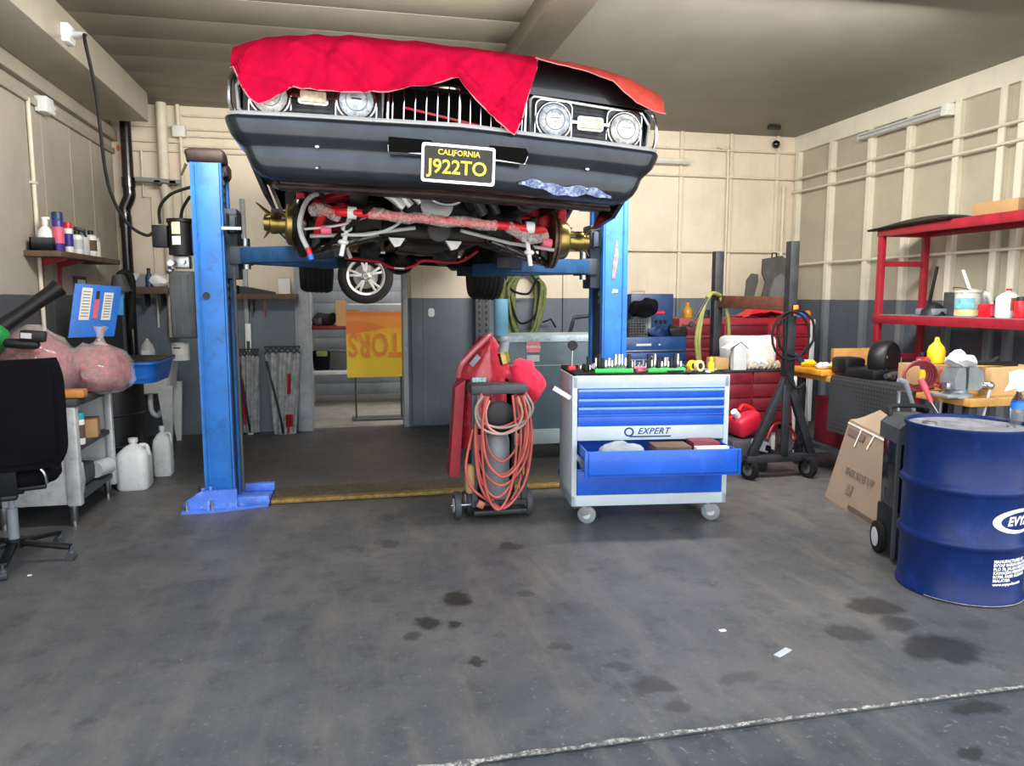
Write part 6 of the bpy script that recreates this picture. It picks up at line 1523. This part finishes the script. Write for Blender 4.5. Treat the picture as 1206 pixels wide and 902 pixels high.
# support board joining rest with bench goods
yv = PZ(1100, 428, WH)
t = thing('yellow_bottle', 'yellow plastic bag-shaped bottle among bench clutter', 'bottle', (4.2,4.75,WH+.17))
pb_ = PY(1102, 426, 4.75)
part('bottle_body', B().lathe([(.045,0),(.058,.01),(.062,.09),(.05,.13),(.022,.165),(.012,.20)], (pb_.x,4.75,WH+.17), seg=18).jitter(.008, 20), MT['yellow'], t)
solo('wood_crate', B().bb((pb_.x-.2,4.66,WH), (pb_.x+.17,4.9,WH+.17), .004), MT['cardboard'], 'small wooden box under the yellow bottle on the bench', 'box')
for k, (px, py, lab, m) in enumerate(((1082,424,'tangle of grey metal wire on the wooden box','steel'), (1098,437,'red plastic part before the wooden box','red_bright'))):
    p = PY(px, py, 4.62)
    if k == 0: b = B().tube([(pb_.x-.16+.04*math.cos(j*2.1),4.7+.03*math.sin(j*1.7),WH+.18+.03*abs(math.sin(j*1.3))) for j in range(14)], .007, 6, smooth=3)
    else: b = B().box((pb_.x+.02,4.62,WH+.07), (.16,.06,.14), rot=(0,.1,.1), bev=.015)
    solo('metal_scrap', b, MT[m], lab, 'scrap')
# bench vise
vx_ = PY(1130, 470, 4.2)
t = thing('bench_vise', 'grey bench vise with a long handle bolted to the bench', 'vise', (vx_.x,4.2,WH))
X, Yv = vx_.x, 4.2
mv = mat('vise_grey','8b9294',.4,metal=.4,var=.15)
part('vise_base', B().lathe([(.10,0),(.10,.02),(.07,.035),(.06,.06)], (X-.03,Yv,WH), seg=24).box((X-.07,Yv,WH+.012), (.2,.16,.024), bev=.006), mv, t)
part('fixed_jaw', B().prism([(-.02,.05),(-.10,.06),(-.11,.13),(-.08,.20),(-.03,.20),(-.02,.15)], 'XZ', Yv-.065, .13, M=Matrix.Translation((X,0,WH))), mv, t)
part('moving_jaw', B().prism([(.0,.05),(.09,.05),(.13,.08),(.115,.17),(.07,.205),(.0,.205)], 'XZ', Yv-.065, .13, M=Matrix.Translation((X,0,WH))), mv, t)
part('slide', B().bb((X-.14,Yv-.035,WH+.055), (X+.13,Yv+.035,WH+.10), .006), MT['steel'], t)
part('screw_head', B().cyl((X+.12,Yv-.03,WH+.08), (X+.15,Yv-.07,WH+.08), .028).ball((X+.155,Yv-.08,WH+.08), .03), MT['steel'], t)
part('vise_handle', B().cyl((X+.16,Yv-.085,WH+.09), (X+.09,Yv-.09,WH-.22), .010), MT['light_grey'], t)
rgw = B().ball((X+.0,Yv,WH+.245), (.12,.08,.055), 18).jitter(.06, 12)
solo('white_rag', rgw, MT['white_plastic'], 'crumpled white paper rag on top of the bench vise', 'rag')
cbx0, cbx1 = PY(1160,470,4.2).x, PY(1215,470,4.2).x
t = thing('cardboard_carton', 'light cardboard carton on the near end of the bench', 'box', ((cbx0+cbx1)/2,4.3,WH))
part('carton', B().bb((cbx0,4.16,WH), (cbx1+.1,4.5,WH+.19), .004), mat('light_card','c9a470',.75,var=.06,bump=.1), t)
part('paper_patch', B().prism([(cbx0+.10,.03),(cbx0+.14,.09),(cbx0+.13,.16),(cbx0+.22,.18),(cbx0+.32,.17),(cbx0+.32,.02),(cbx0+.2,.05)], 'XZ', 4.152, .006, M=Matrix.Translation((0,0,WH))), MT['paper'], t)
t = thing('grease_gun', 'black long tool lying across the top of the light carton', 'tool', (cbx0+.05,4.3,WH+.19))
part('tool_body', B().bar((cbx0-.13,4.26,WH+.225), (cbx0+.34,4.30,WH+.205), .05, .03, .01), MT['black_plastic'], t)
part('lever', B().tube([(cbx0-.13,4.24,WH+.225),(cbx0+.05,4.22,WH+.235),(cbx0+.12,4.24,WH+.26)], .01, 6), MT['dark_iron'], t)
# more bench clutter
t = thing('power_drill', 'dark grey cordless drill lying between motor unit and wooden box', 'drill', (WX0+.28,5.0,WH))
part('drill_body', B().cyl((WX0+.14,4.96,WH+.06), (WX0+.36,5.0,WH+.06), .035).box((WX0+.31,4.99,WH+.03), (.05,.06,.06), bev=.01), MT['dark_grey'], t)
part('chuck', B().cyl((WX0+.08,4.95,WH+.06), (WX0+.14,4.96,WH+.06), .02, .028), MT['steel'], t)
part('grip', B().bar((WX0+.31,4.99,WH+.05), (WX0+.33,4.86,WH+.03), .04, .05, .012), MT['black_plastic'], t)
t = thing('tape_roll', 'grey duct tape roll lying behind the bench vise', 'tape', (WX0+.40,4.5,WH))
part('roll', B().lathe([(.03,0),(.06,0),(.06,.05),(.03,.05)], (WX0+.40,4.5,WH), seg=26, cap=False), MT['mid_grey'], t)
for k, (x, y, m, lab) in enumerate(((.58,5.45,'brushed','tall grey metal canister near the bench back edge'), (.62,5.2,'red_paint','dark red canister near the bench back edge'), (.60,4.95,'white_plastic','white canister near the bench back edge'))):
    can('canister', lab, 'canister', (WX0+x,y,WH), .045, .2+.02*k, MT[m], MT['black_plastic'], capr=.5)
solo('copper_tube', B().tube([(WX0+.06,4.62,WH+.012),(WX0+.2,4.58,WH+.06),(WX0+.3,4.66,WH+.012),(WX0+.2,4.5,WH+.012),(WX0+.1,4.48,WH+.05)], .010, 8, smooth=6), MT['copper'], 'bent copper tube lying beside the tube rest on the bench', 'tube')
# --- red rack shelving
RX, ZT_, ZM = 5.2, 2.19, 1.36
rx0, rx1, ry0, ry1 = 5.02, 5.62, 4.4, 6.45
t = thing('storage_rack', 'red steel storage rack along the right wall', 'rack', (5.3,5.4,0))
q1, q2 = PX(1037,300,5.15), PX(1087,300,5.15)
rx0 = 5.12; ya, yb2 = PX(1036,340,rx0).y, PX(1086,340,rx0).y
# end frame posts: front-left post and rear post
fpx = PY(1086, 340, 6.35).x
A_, B_ = PX(1086,340,rx0), None
ry1 = 6.30; xL_ = PY(1036,340,ry1).x; xR_ = PY(1087,340,ry1).x
for (x, y) in ((xL_,ry1), (xR_,ry1), (xL_,4.3), (xR_,4.3)):
    part('post', B().bb((x-.028,y-.028,0), (x+.028,y+.028,ZT_), .006), MT['red_paint'], t)
for y in (ry1, 4.3):
    for z in (ZT_-.34, .95): part('end_brace', B().bb((xL_,y-.02,z-.025), (xR_,y+.02,z+.025)), MT['red_paint'], t)
for z in (ZT_, ZM):
    part('shelf_beam', B().bb((xL_-.035,4.25,z-.08), (xL_+.02,ry1+.035,z), .004), MT['red_paint'], t)
    part('shelf_beam', B().bb((xR_-.02,4.25,z-.08), (xR_+.035,ry1+.035,z), .004), MT['red_paint'], t)
    part('shelf_deck', B().bb((xL_-.01,4.25,z-.02), (xR_+.03,ry1+.03,z+.004)), MT['mid_grey'] if z == ZM else MT['red_dark'], t)
    part('end_beam', B().bb((xL_,ry1-.03,z-.08), (xR_,ry1+.03,z)), MT['red_paint'], t)
ZS = ZM+.004
def R_(px, x): return PX(px, 360, x)
bs2 = B().grid(lambda u, v: V(xL_-.08+(xR_-xL_+.1)*u, 6.42-1.0*v, ZT_+.012+.07*math.sin(PI*u)*math.sin(PI*min(1,v*1.1))**.5-.03*(1-u)*(1-v)), 16, 16, .02)
solo('plastic_sheet', bs2, MT['black_plastic'], 'curved black panel lying on the top of the red rack', 'panel')
xc_ = xL_+.22
p1, p2 = R_(1137, xc_-.13), R_(1190, xc_-.13)
t = thing('carton', 'long flattened cardboard box on top of the red rack', 'box', (xc_,(p1.y+p2.y)/2,ZT_+.004))
part('box', B().bb((xc_-.13,p2.y,ZT_+.004), (xc_+.13,p1.y,ZT_+.115), .004), MT['cardboard'], t)
part('tape', B().bb((xc_-.03,p2.y-.002,ZT_+.113), (xc_+.03,p1.y+.002,ZT_+.118)), MT['wood'], t)
p3 = R_(1200, xc_)
solo('grey_pouch', B().ball((xc_+.02,p2.y-.12,ZT_+.09), (.12,.09,.085), 12).jitter(.03, 12), MT['dark_grey'], 'grey plastic pouch beside the long box on the rack', 'pouch')
solo('carton_small', B().box((xc_,p2.y-.36,ZT_+.10), (.24,.22,.19), bev=.004), MT['cardboard'], 'second cardboard box at the right end of the rack top', 'box')
# middle shelf goods
def on(px, x=None):
    x = xL_+.12 if x is None else x
    return V(x, R_(px, x).y, ZS)
p = on(1140)
t = thing('paint_bucket', 'dented paint bucket with blue label on the middle red shelf', 'bucket', p)
part('bucket_body', B().lathe([(.095,0),(.10,.01),(.104,.20),(.11,.205),(.11,.225),(.1,.22)], p, seg=28), mat('bucket_white','c9c6bd',.45,var=.15,dirt='8b7a5a'), t)
part('bucket_label', B().grid(lambda u, v: p+V(.106*math.sin(-1.9+1.6*u), -.106*math.cos(-1.9+1.6*u), .07+.09*v), 10, 1, .002), mat('bucket_blue','6fb5c4',.5,var=.3,scale=30), t)
part('bucket_stain', B().grid(lambda u, v: p+V(.105*math.sin(-2.0+2.2*u), -.105*math.cos(-2.0+2.2*u), .01+.05*v), 10, 1, .002), mat('bucket_cream','d9c38e',.5,var=.2), t)
part('bail_handle', B().tube([p+V(0,.108,.2), p+V(-.09,.08,.245), p+V(-.1,-.05,.24), p+V(0,-.108,.2)], .004, 5, smooth=4), MT['steel'], t)
solo('paint_stick', B().bar(p+V(.02,-.02,.17), p+V(.02,.10,.40), .03, .006), MT['white_plastic'], 'white stirring stick leaning in the paint bucket', 'stick')
p = on(1118, xL_+.2)
t = thing('black_mount', 'black rubber mount block left of the paint bucket', 'mount', p)
part('mount_plate', B().bb(p+V(-.02,-.07,0), p+V(.02,.05,.21), .004), MT['dark_grey'], t)
part('mount_dome', B().lathe([(.11,0),(.10,.05),(.06,.10),(.02,.12)], p+V(-.07,.1,0), seg=22), MT['dark_iron'], t)
p = on(1097, xL_+.12)
t = thing('scrub_brush', 'grey brush head with black handle on the middle red shelf', 'brush', p)
part('brush_head', B().box(p+V(0,0,.035), (.14,.24,.06), bev=.015), MT['mid_grey'], t)
part('brush_handle', B().cyl(p+V(0,.04,.05), p+V(.0,-.04,.44), .014), MT['black_plastic'], t)
p = on(1165, xL_+.10)
t = thing('pink_carton', 'small pink and red carton right of the paint bucket', 'box', p)
part('carton', B().box(p+V(0,0,.055), (.10,.11,.11), bev=.004), MT['red_bright'], t)
part('label', B().box(p+V(-.0,-.057,.055), (.075,.004,.08)), MT['pink'], t)
p = on(1156, xL_+.17)
solo('black_can', B().cyl(p, p+V(0,0,.10), .05), MT['dark_iron'], 'short dark can between bucket and pink carton', 'can')
p = on(1155, xL_+.32)
t = thing('spray_gun', 'white paint spray gun lying behind the paint bucket', 'spray gun', p)
part('gun_cup', B().lathe([(.06,0),(.065,.01),(.065,.16),(.05,.18)], p, seg=20), MT['light_grey'], t)
part('gun_body', B().box(p+V(0,.02,.20), (.05,.2,.05), rot=(.2,0,0), bev=.012).bar(p+V(0,-.07,.20), p+V(0,-.13,.06), .03, .025, .006), MT['white_paint'], t)
p = on(1187, xL_+.12)
t = jug('oil_jug', 'white oil jug with red cap on the middle red shelf', p, .14, .22, MT['white_plastic'], MT['red_bright'])
part('jug_label', B().grid(lambda u, v: p+V(-.05+.1*u, -.072, .06+.1*v), 2, 2, .003), mat('jug_label','9c6b58',.5,var=.3,scale=30), t)
p = on(1203, xL_+.12)
can('red_can', 'red can at the right end of the middle red shelf', 'can', p, .05, .17, MT['red_bright'], MT['dark_iron'])
# --- folded cardboard leaning
P0, P1 = PZ(972,585,0), PZ(1026,622,0)
P1 = V(P0.x+.02+(P1.x-P0.x), P1.y, 0)
Hh = PY(985,494,P0.y).z
nrm = V(-(P1-P0).y, (P1-P0).x, 0).normalized()
if nrm.x < 0: nrm = -nrm
lean = nrm*.16
def cbf(u, v): return P0.lerp(P1, u)+lean*v+V(0,0,Hh*v*(1-.07*u))
def cb2(u, v): return P0.lerp(P1, u)+nrm*(.20)+lean*v*.2+V(0,0,(Hh*.93+.17*(1-abs(u-.42)/.58))*v)
t = thing('cardboard_box', 'flattened brown cardboard box with white tape leaning by the black machine', 'box', (P0+P1)/2+nrm*.1)
part('front_sheet', B().grid(cbf, 6, 6, .01), MT['cardboard_grey'], t)
part('top_flap', B().grid(lambda u, v: cbf(u,1).lerp(cb2(u,1), v), 10, 3, .008), mat('flap_card','a08a76',.8,var=.06), t)
part('back_sheet', B().grid(cb2, 8, 6, .01), MT['cardboard_grey'], t)
part('side_flap', B().grid(lambda u, v: cbf(1,v).lerp(cb2(1,v), u), 3, 3, .006), MT['cardboard_grey'], t)
def tape(u0, v0, u1, v1, w=.012): 
    return B().bar(cbf(u0,v0)-nrm*.014, cbf(u1,v1)-nrm*.014, w, .005, up=tuple(nrm))
for a_ in ((.02,.97,.98,.97), (.3,.96,.27,.74), (.55,.96,.5,.78), (.97,.93,.93,.6)): part('white_tape', tape(*a_), MT['paper'], t)
Mx = Matrix((( (P1-P0).normalized().x, 0, -nrm.x, 0), ((P1-P0).normalized().y, 0, -nrm.y, 0), (0,1,0,0), (0,0,0,1)))
Mx2 = Matrix.Translation(cbf(.52,.44)-nrm*.016) @ Mx @ Euler((-.28,0,0)).to_matrix().to_4x4()
part('printed_text', textb('RADIATOR PARTS', .075, Mx2, .001), mat('card_ink','5a4a40',.8), t) if False else part('printed_line', textb('THIS SIDE UP', .075, Mx2, .001), mat('card_ink','5f4f45',.8), t)
part('printed_mark', B().ball(cbf(.42,.24)-nrm*.010, (.004,.004,.004), 8).grid(lambda u, v: cbf(.36+.12*u,.19+.12*v)-nrm*.013, 3, 3, .001), mat('card_mark','7a6657',.8,var=.3,scale=40), t)
part('printed_band', B().grid(lambda u, v: cbf(.5+.48*u,.035+.05*v)-nrm*.0135, 3, 2, .001), mat('card_ink2','57483f',.8), t)
part('printed_band', B().grid(lambda u, v: cbf(.06+.34*u,.84+.08*v)-nrm*.0135, 3, 2, .001), mat('card_ink3','6a5a4e',.8), t)
# --- black charging machine on wheels
bx_ = PZ(1050,664,0)
t = thing('recovery_machine', 'tall black wheeled machine with grey cap beside the blue drum', 'machine', (bx_.x+.148,bx_.y-.033,0), rotz=-.35)
mz = PY(1045,540,bx_.y+.05).z
wM, dM = .30, .34
part('lower_body', B().bb((-.15,-.02,.03), (.15,.27,.30), .015), MT['black_plastic'], t)
part('cabinet', B().bb((-.14,0,.30), (.14,.25,.72), .01), MT['black_gloss'], t)
part('top_cap', B().prism([(-.155,.70),(.155,.70),(.155,.79),(.05,.85),(-.09,.85),(-.155,.79)], 'XZ', -.03, .30), MT['dark_grey'], t, 'dark grey cap')
part('corner_trim', B().bb((-.155,-.025,.03), (-.138,.0,.72)), MT['dark_grey'], t)
part('carry_handle', B().tube([(-.11,.24,.83),(-.10,.26,.88),(.10,.26,.88),(.11,.24,.83)], .014, 8, smooth=4), MT['black_plastic'], t)
for sx_ in (-1, 1):
    wl = part('wheel', B().lathe([(.02,-.022),(.08,-.022),(.095,-.015),(.095,.015),(.08,.022),(.02,.022)], (sx_*.158,.19,.095), (1,0,0), 28), MT['black_rubber'], t)
    part('wheel_rim', B().lathe([(.015,-.026),(.03,-.026),(.072,-.02),(.072,.02),(.03,.026),(.015,.026)], (sx_*.158,.19,.095), (1,0,0), 22), MT['light_grey'], wl)
    for k in range(5): part('vent_slot', B().box((sx_*.141,.10+.02*k,.36), (.004,.008,.09), rot=(0,0,0)), MT['dark_grey'], t)
for k, z in enumerate((.58,.50,.42)): part('brass_fitting', B().cyl((.04,-.005,z), (.04,-.045,z), .014).box((.07,-.03,z+.005), (.05,.02,.015), bev=.003), MT['gold_metal'], t)
part('cap_label', B().box((.05,.02,.862), (.12,.05,.004)), MT['paper'], t)
# --- blue oil drum
DXc, DYc, DR, DH = 3.14, 3.20, .292, .885
t = thing('oil_drum', 'dark blue steel oil drum with white oval logo at the right edge', 'drum', (DXc,DYc,0))
mk('drum_blue', '0e2456', .36, var=.12, spec=.22, scale=4, dirt='1b3a7c', dirtamt=.4)
prof = [(DR-.012,0),(DR+.004,.004),(DR+.006,.018),(DR-.004,.03)]
for zc_ in (.30,.575):
    prof += [(DR-.004,zc_-.03),(DR+.0,zc_-.024),(DR+.012,zc_-.008),(DR+.012,zc_+.008),(DR,zc_+.024),(DR-.004,zc_+.03)]
prof += [(DR-.004,DH-.03),(DR+.006,DH-.016),(DR+.006,DH-.002),(DR,DH),(DR-.006,DH-.004),(DR-.01,DH-.022)]
part('shell', B().lathe(prof, (DXc,DYc,0), seg=72, cap=False).cyl((DXc,DYc,.006), (DXc,DYc,.01), DR-.012, seg=48), MT['drum_blue'], t, ang=50)
part('drum_lid', B().cyl((DXc,DYc,DH-.03), (DXc,DYc,DH-.02), DR-.008, seg=56), mat('lid_worn','9a9aa0',.5,metal=.3,var=.3,scale=10,dirt='2c4488',dirtamt=.6), t, 'scratched drum lid')
part('bung', B().cyl((DXc-.15,DYc+.1,DH-.022), (DXc-.15,DYc+.1,DH-.008), .035), MT['steel'], t)
part('bung', B().cyl((DXc+.18,DYc-.08,DH-.022), (DXc+.18,DYc-.08,DH-.01), .02), MT['steel'], t)
part('rim_wear', B().tube([(DXc+(DR+.007)*math.cos(a), DYc+(DR+.007)*math.sin(a), .010) for a in [PI+.3+k*.05 for k in range(44)]], .0025, 5), mat('rim_scrape','7f7f80',.6,var=.5,scale=50), t)
def ond(ang, z, r=DR): return V(DXc+r*math.sin(ang), DYc-r*math.cos(ang), z)
a0 = .22     # logo centre angle, towards the picture edge
def curved(b, ang, z, r):    # wrap a flat XY mesh (x right, y up, z out) on the drum
    for v in b.bm.verts:
        a = ang+v.co.x/DR; rr = r+v.co.z; y = v.co.y
        v.co = Vector((DXc+rr*math.sin(a), DYc-rr*math.cos(a), z+y))
    return b
def dens(b, n=3):
    bmesh.ops.subdivide_edges(b.bm, edges=b.bm.edges[:], cuts=n, use_grid_fill=True); return b
def oval(w, h, th, k=40, inner=None):
    b = B()
    def f(u, v):
        a = u*2*PI; s0 = inner if inner else 0.02
        s = s0+(1-s0)*v
        ox = 0 if not inner else (1-v)*.022
        return Vector((w*s*math.cos(a)+ox, h*s*math.sin(a), th))
    b.grid(f, k, 4 if inner else 8, 0, True); return b
lz_ = .435
part('logo_oval', curved(oval(.155,.062,.0,44), a0, lz_, DR-.0025), MT['paper'], t)
part('logo_field', curved(B().grid(lambda u, v: Vector((.014+.128*(.02+.98*v)*math.cos(u*2*PI), .045*(.02+.98*v)*math.sin(u*2*PI), 0)), 40, 6, 0, True), a0, lz_, DR-.0012), MT['drum_blue'], t)
part('logo_text', curved(textb('EVYAP', .062, Matrix.Translation((.008,0,0)), .0006, shear=.25, bold=.002), a0, lz_, DR-.0004), MT['paper'], t)
tb = None
lines = ['MANUFACTURED BY', 'EVYAP SABUN MALAYSIA', 'PLO 70, JALAN NIBONG', 'KAWASAN PERINDUSTRIAN', '81700, PASIR GUDANG', 'MALAYSIA', 'www.evyapoleo.com']
for k, s in enumerate(lines):
    part('drum_text', curved(textb(s, .021, Matrix.Identity(4), .0005, align='LEFT', bold=.0006), a0-.46, .235-k*.0195, DR-.0025), MT['paper'], t)
bt_ = PZ(1197,503,DH-.02); 
p = V(DXc+.06, DYc+.02, DH-.02); 
bq = PY(1197,500,DYc-.02); p = V(bq.x, DYc-.02, DH-.02)
t = thing('water_bottle', 'clear plastic water bottle with blue label on the oil drum', 'bottle', p)
part('bottle_body', B().lathe([(.026,0),(.032,.004),(.033,.03),(.030,.04),(.033,.05),(.030,.06),(.033,.07),(.033,.11),(.028,.13),(.016,.155),(.012,.165),(.012,.18)], p, seg=22), MT['glass_clear'], t)
part('water', B().lathe([(.024,.003),(.03,.006),(.0295,.10)], p, seg=20), mat('wet','dfe8ee',.1,trans=.8,ior=1.33), t)
part('label', B().lathe([(.0338,.085),(.0338,.118)], p, seg=22, cap=False), MT['blue_bright'], t)
part('cap', B().cyl(p+V(0,0,.176), p+V(0,0,.195), .015), MT['white_plastic'], t)
# --- wall fixtures
f0, f1 = PX(1012,166,XR-.1), PX(1118,138,XR-.1)
t = thing('strip_light', 'long unlit fluorescent strip light along the right wall', 'light', (XR-.1,(f0.y+f1.y)/2,f0.z))
part('housing', B().bb((XR-.13,f1.y,f0.z), (XR-.075,f0.y,f0.z+.07), .008), MST, t)
for dz in (.012,.05): part('tube', B().cyl((XR-.145,f1.y+.05,f0.z+dz), (XR-.145,f0.y-.05,f0.z+dz), .014), MT['light_grey'], t)
part('end_cap', B().bb((XR-.16,f1.y-.03,f0.z-.02), (XR-.06,f1.y+.05,f0.z+.09), .006), MT['white_paint'], t)
f0, f1 = PY(700,186,YB-.1), PY(812,191,YB-.1)
t = thing('strip_light', 'unlit strip light high on the back wall beside the car', 'light', (f1.x-.4,YB-.1,f1.z))
part('housing', B().bb((f0.x,YB-.12,f1.z-.03), (f1.x,YB-.045,f1.z+.04), .008), MPI, t)
part('tube', B().cyl((f0.x+.05,YB-.14,f1.z-.02), (f1.x-.03,YB-.14,f1.z-.02), .014), MT['light_grey'], t)
for z, lab in ((3.02,'upper thin conduit along the right wall'), (2.86,'lower thin conduit along the right wall')):
    solo('conduit', B().cyl((XR-.095,3.5,z), (XR-.095,8.7,z), .013, seg=8), MPI, lab, 'conduit')
for px0, px1, py, lab in ((768,935,173,'topmost thin conduit on the back wall right of the car'), (760,935,205,'second conduit on the back wall right of the car'), (560,935,292,'long conduit at mid height on the back wall')):
    a, c = PY(px0, py, YB-.055), PY(px1, py, YB-.055)
    solo('conduit', B().cyl((a.x,YB-.055,a.z), (c.x,YB-.055,a.z), .012, seg=8), MPI, lab, 'conduit')
q = PY(845,173,YB-.06); q2 = PY(857,188,YB-.06)
solo('conduit', B().tube([(q.x,YB-.075,q.z),(q.x+.1,YB-.075,q.z-.03),(q2.x,YB-.075,q2.z),(q2.x,YB-.075,1.5)], .013, 8, smooth=4), MPI, 'vertical conduit curving down on the back wall right', 'conduit')
q = PY(923,218,YB-.06)
solo('conduit', B().cyl((q.x,YB-.06,1.4), (q.x,YB-.06,q.z), .02, seg=8), MPI, 'short vertical conduit near the right rear corner', 'conduit')
cc = PY(914,170,YB-.12)
t = thing('security_camera', 'small black dome camera high in the right rear corner', 'camera', (cc.x,YB-.12,cc.z-.05))
part('camera_dome', B().ball((cc.x,YB-.12,cc.z), .05), MT['black_gloss'], t)
part('camera_mount', B().cyl((cc.x,YB-.12,cc.z+.03), (cc.x,YB-.04,cc.z+.06), .025), MT['white_plastic'], t)
cc = PY(912,142,8.2)
solo('ceiling_hook', B().box((cc.x,8.2,ZC-.025), (.16,.05,.05), bev=.01), MT['dark_iron'], 'small dark bracket on the ceiling near the right corner', 'bracket')
# --- scraps on the floor
for px, py, w_, h_, a_, lab in ((922,769,.10,.03,.5,'thin torn paper strip on the floor near the threshold'), (851,743,.03,.018,.1,'tiny white paper scrap on the middle of the floor'), (35,678,.02,.015,.2,'tiny pale scrap on the floor near the office chair')):
    p = PZ(px, py, 0)
    solo('paper_scrap', B().box((p.x,p.y,.003), (w_,h_,.003), rot=(0,0,a_)), MT['light_grey'] if w_ > .05 else MT['paper'], lab, 'paper')
# ================================================================== LIGHT AND CAMERA
w = bpy.data.worlds.new('sky'); SC.world = w; w.use_nodes = True
nt = w.node_tree; bg = nt.nodes['Background']
tc = nn(nt, 'ShaderNodeTexCoord'); sx = nn(nt, 'ShaderNodeSeparateXYZ'); nt.links.new(tc.outputs['Generated'], sx.inputs[0])
up = ramp(nt, sx.outputs['Z'], -.05, .25)
nt.links.new(mixc(nt, up, (.80,.74,.64,1), (.86,.92,1.0,1)), bg.inputs[0])
bg.inputs[1].default_value = SKY
def area(name, loc, rot, sx_, sy_, e, col=(1,1,1), spread=None):
    l = bpy.data.lights.new(name, 'AREA'); l.shape = 'RECTANGLE'; l.size = sx_; l.size_y = sy_; l.energy = e; l.color = col
    o = bpy.data.objects.new(name, l); COL.objects.link(o); o.location = loc; o.rotation_euler = rot
    return o
po = area('door_portal', (1.65,YF-.16,1.5), (PI/2,0,0), 8.0, 3.1, 1)
po.data.cycles.is_portal = True; po.rotation_euler = (PI/2,0,0)
su = bpy.data.lights.new('sun', 'SUN'); su.energy = SUN; su.angle = .01; su.color = (1,.94,.84)
so = bpy.data.objects.new('sun', su); COL.objects.link(so); so.rotation_euler = (math.radians(-38), 0, math.radians(12))
area('bay_fill', (1.5,4.4,3.2), (math.radians(47),0,math.radians(-1)), 5.2, .5, BAY, (1,.97,.91))  # added fill to brighten the back wall; no real lamp hangs there
area('rear_fill', (1.6,10.4,3.55), (0,0,0), 3.2, 2.2, REAR, (1,.97,.92))  # added overhead fill for the rear room, not a roof window
rs = area('banner_fill', (2.3,9.08,2.3), (0,0,0), .4, 1.2, REAR*.55, (1,.96,.9))  # added fill aimed at the banner front, no fixture behind it
rs.rotation_euler = (Vector((0,9.55,.9))-Vector((2.3,9.08,2.3))).to_track_quat('-Z','Y').to_euler()
cam = bpy.data.cameras.new('camera'); co = bpy.data.objects.new('camera', cam); COL.objects.link(co)
cam.sensor_fit = 'HORIZONTAL'; cam.sensor_width = 36; cam.lens = F/1206*36; cam.clip_start = .05
co.location = (0,0,HC); co.rotation_euler = (PI/2-PIT, 0, -YAW)
SC.camera = co
SC.view_settings.view_transform = 'Standard'; SC.view_settings.look = 'None'
SC.view_settings.exposure = EXPO
SC.cycles.max_bounces = 7; SC.cycles.diffuse_bounces = 4; SC.cycles.glossy_bounces = 3; SC.cycles.transmission_bounces = 4
SC.cycles.sample_clamp_indirect = 4; SC.cycles.use_denoising = True
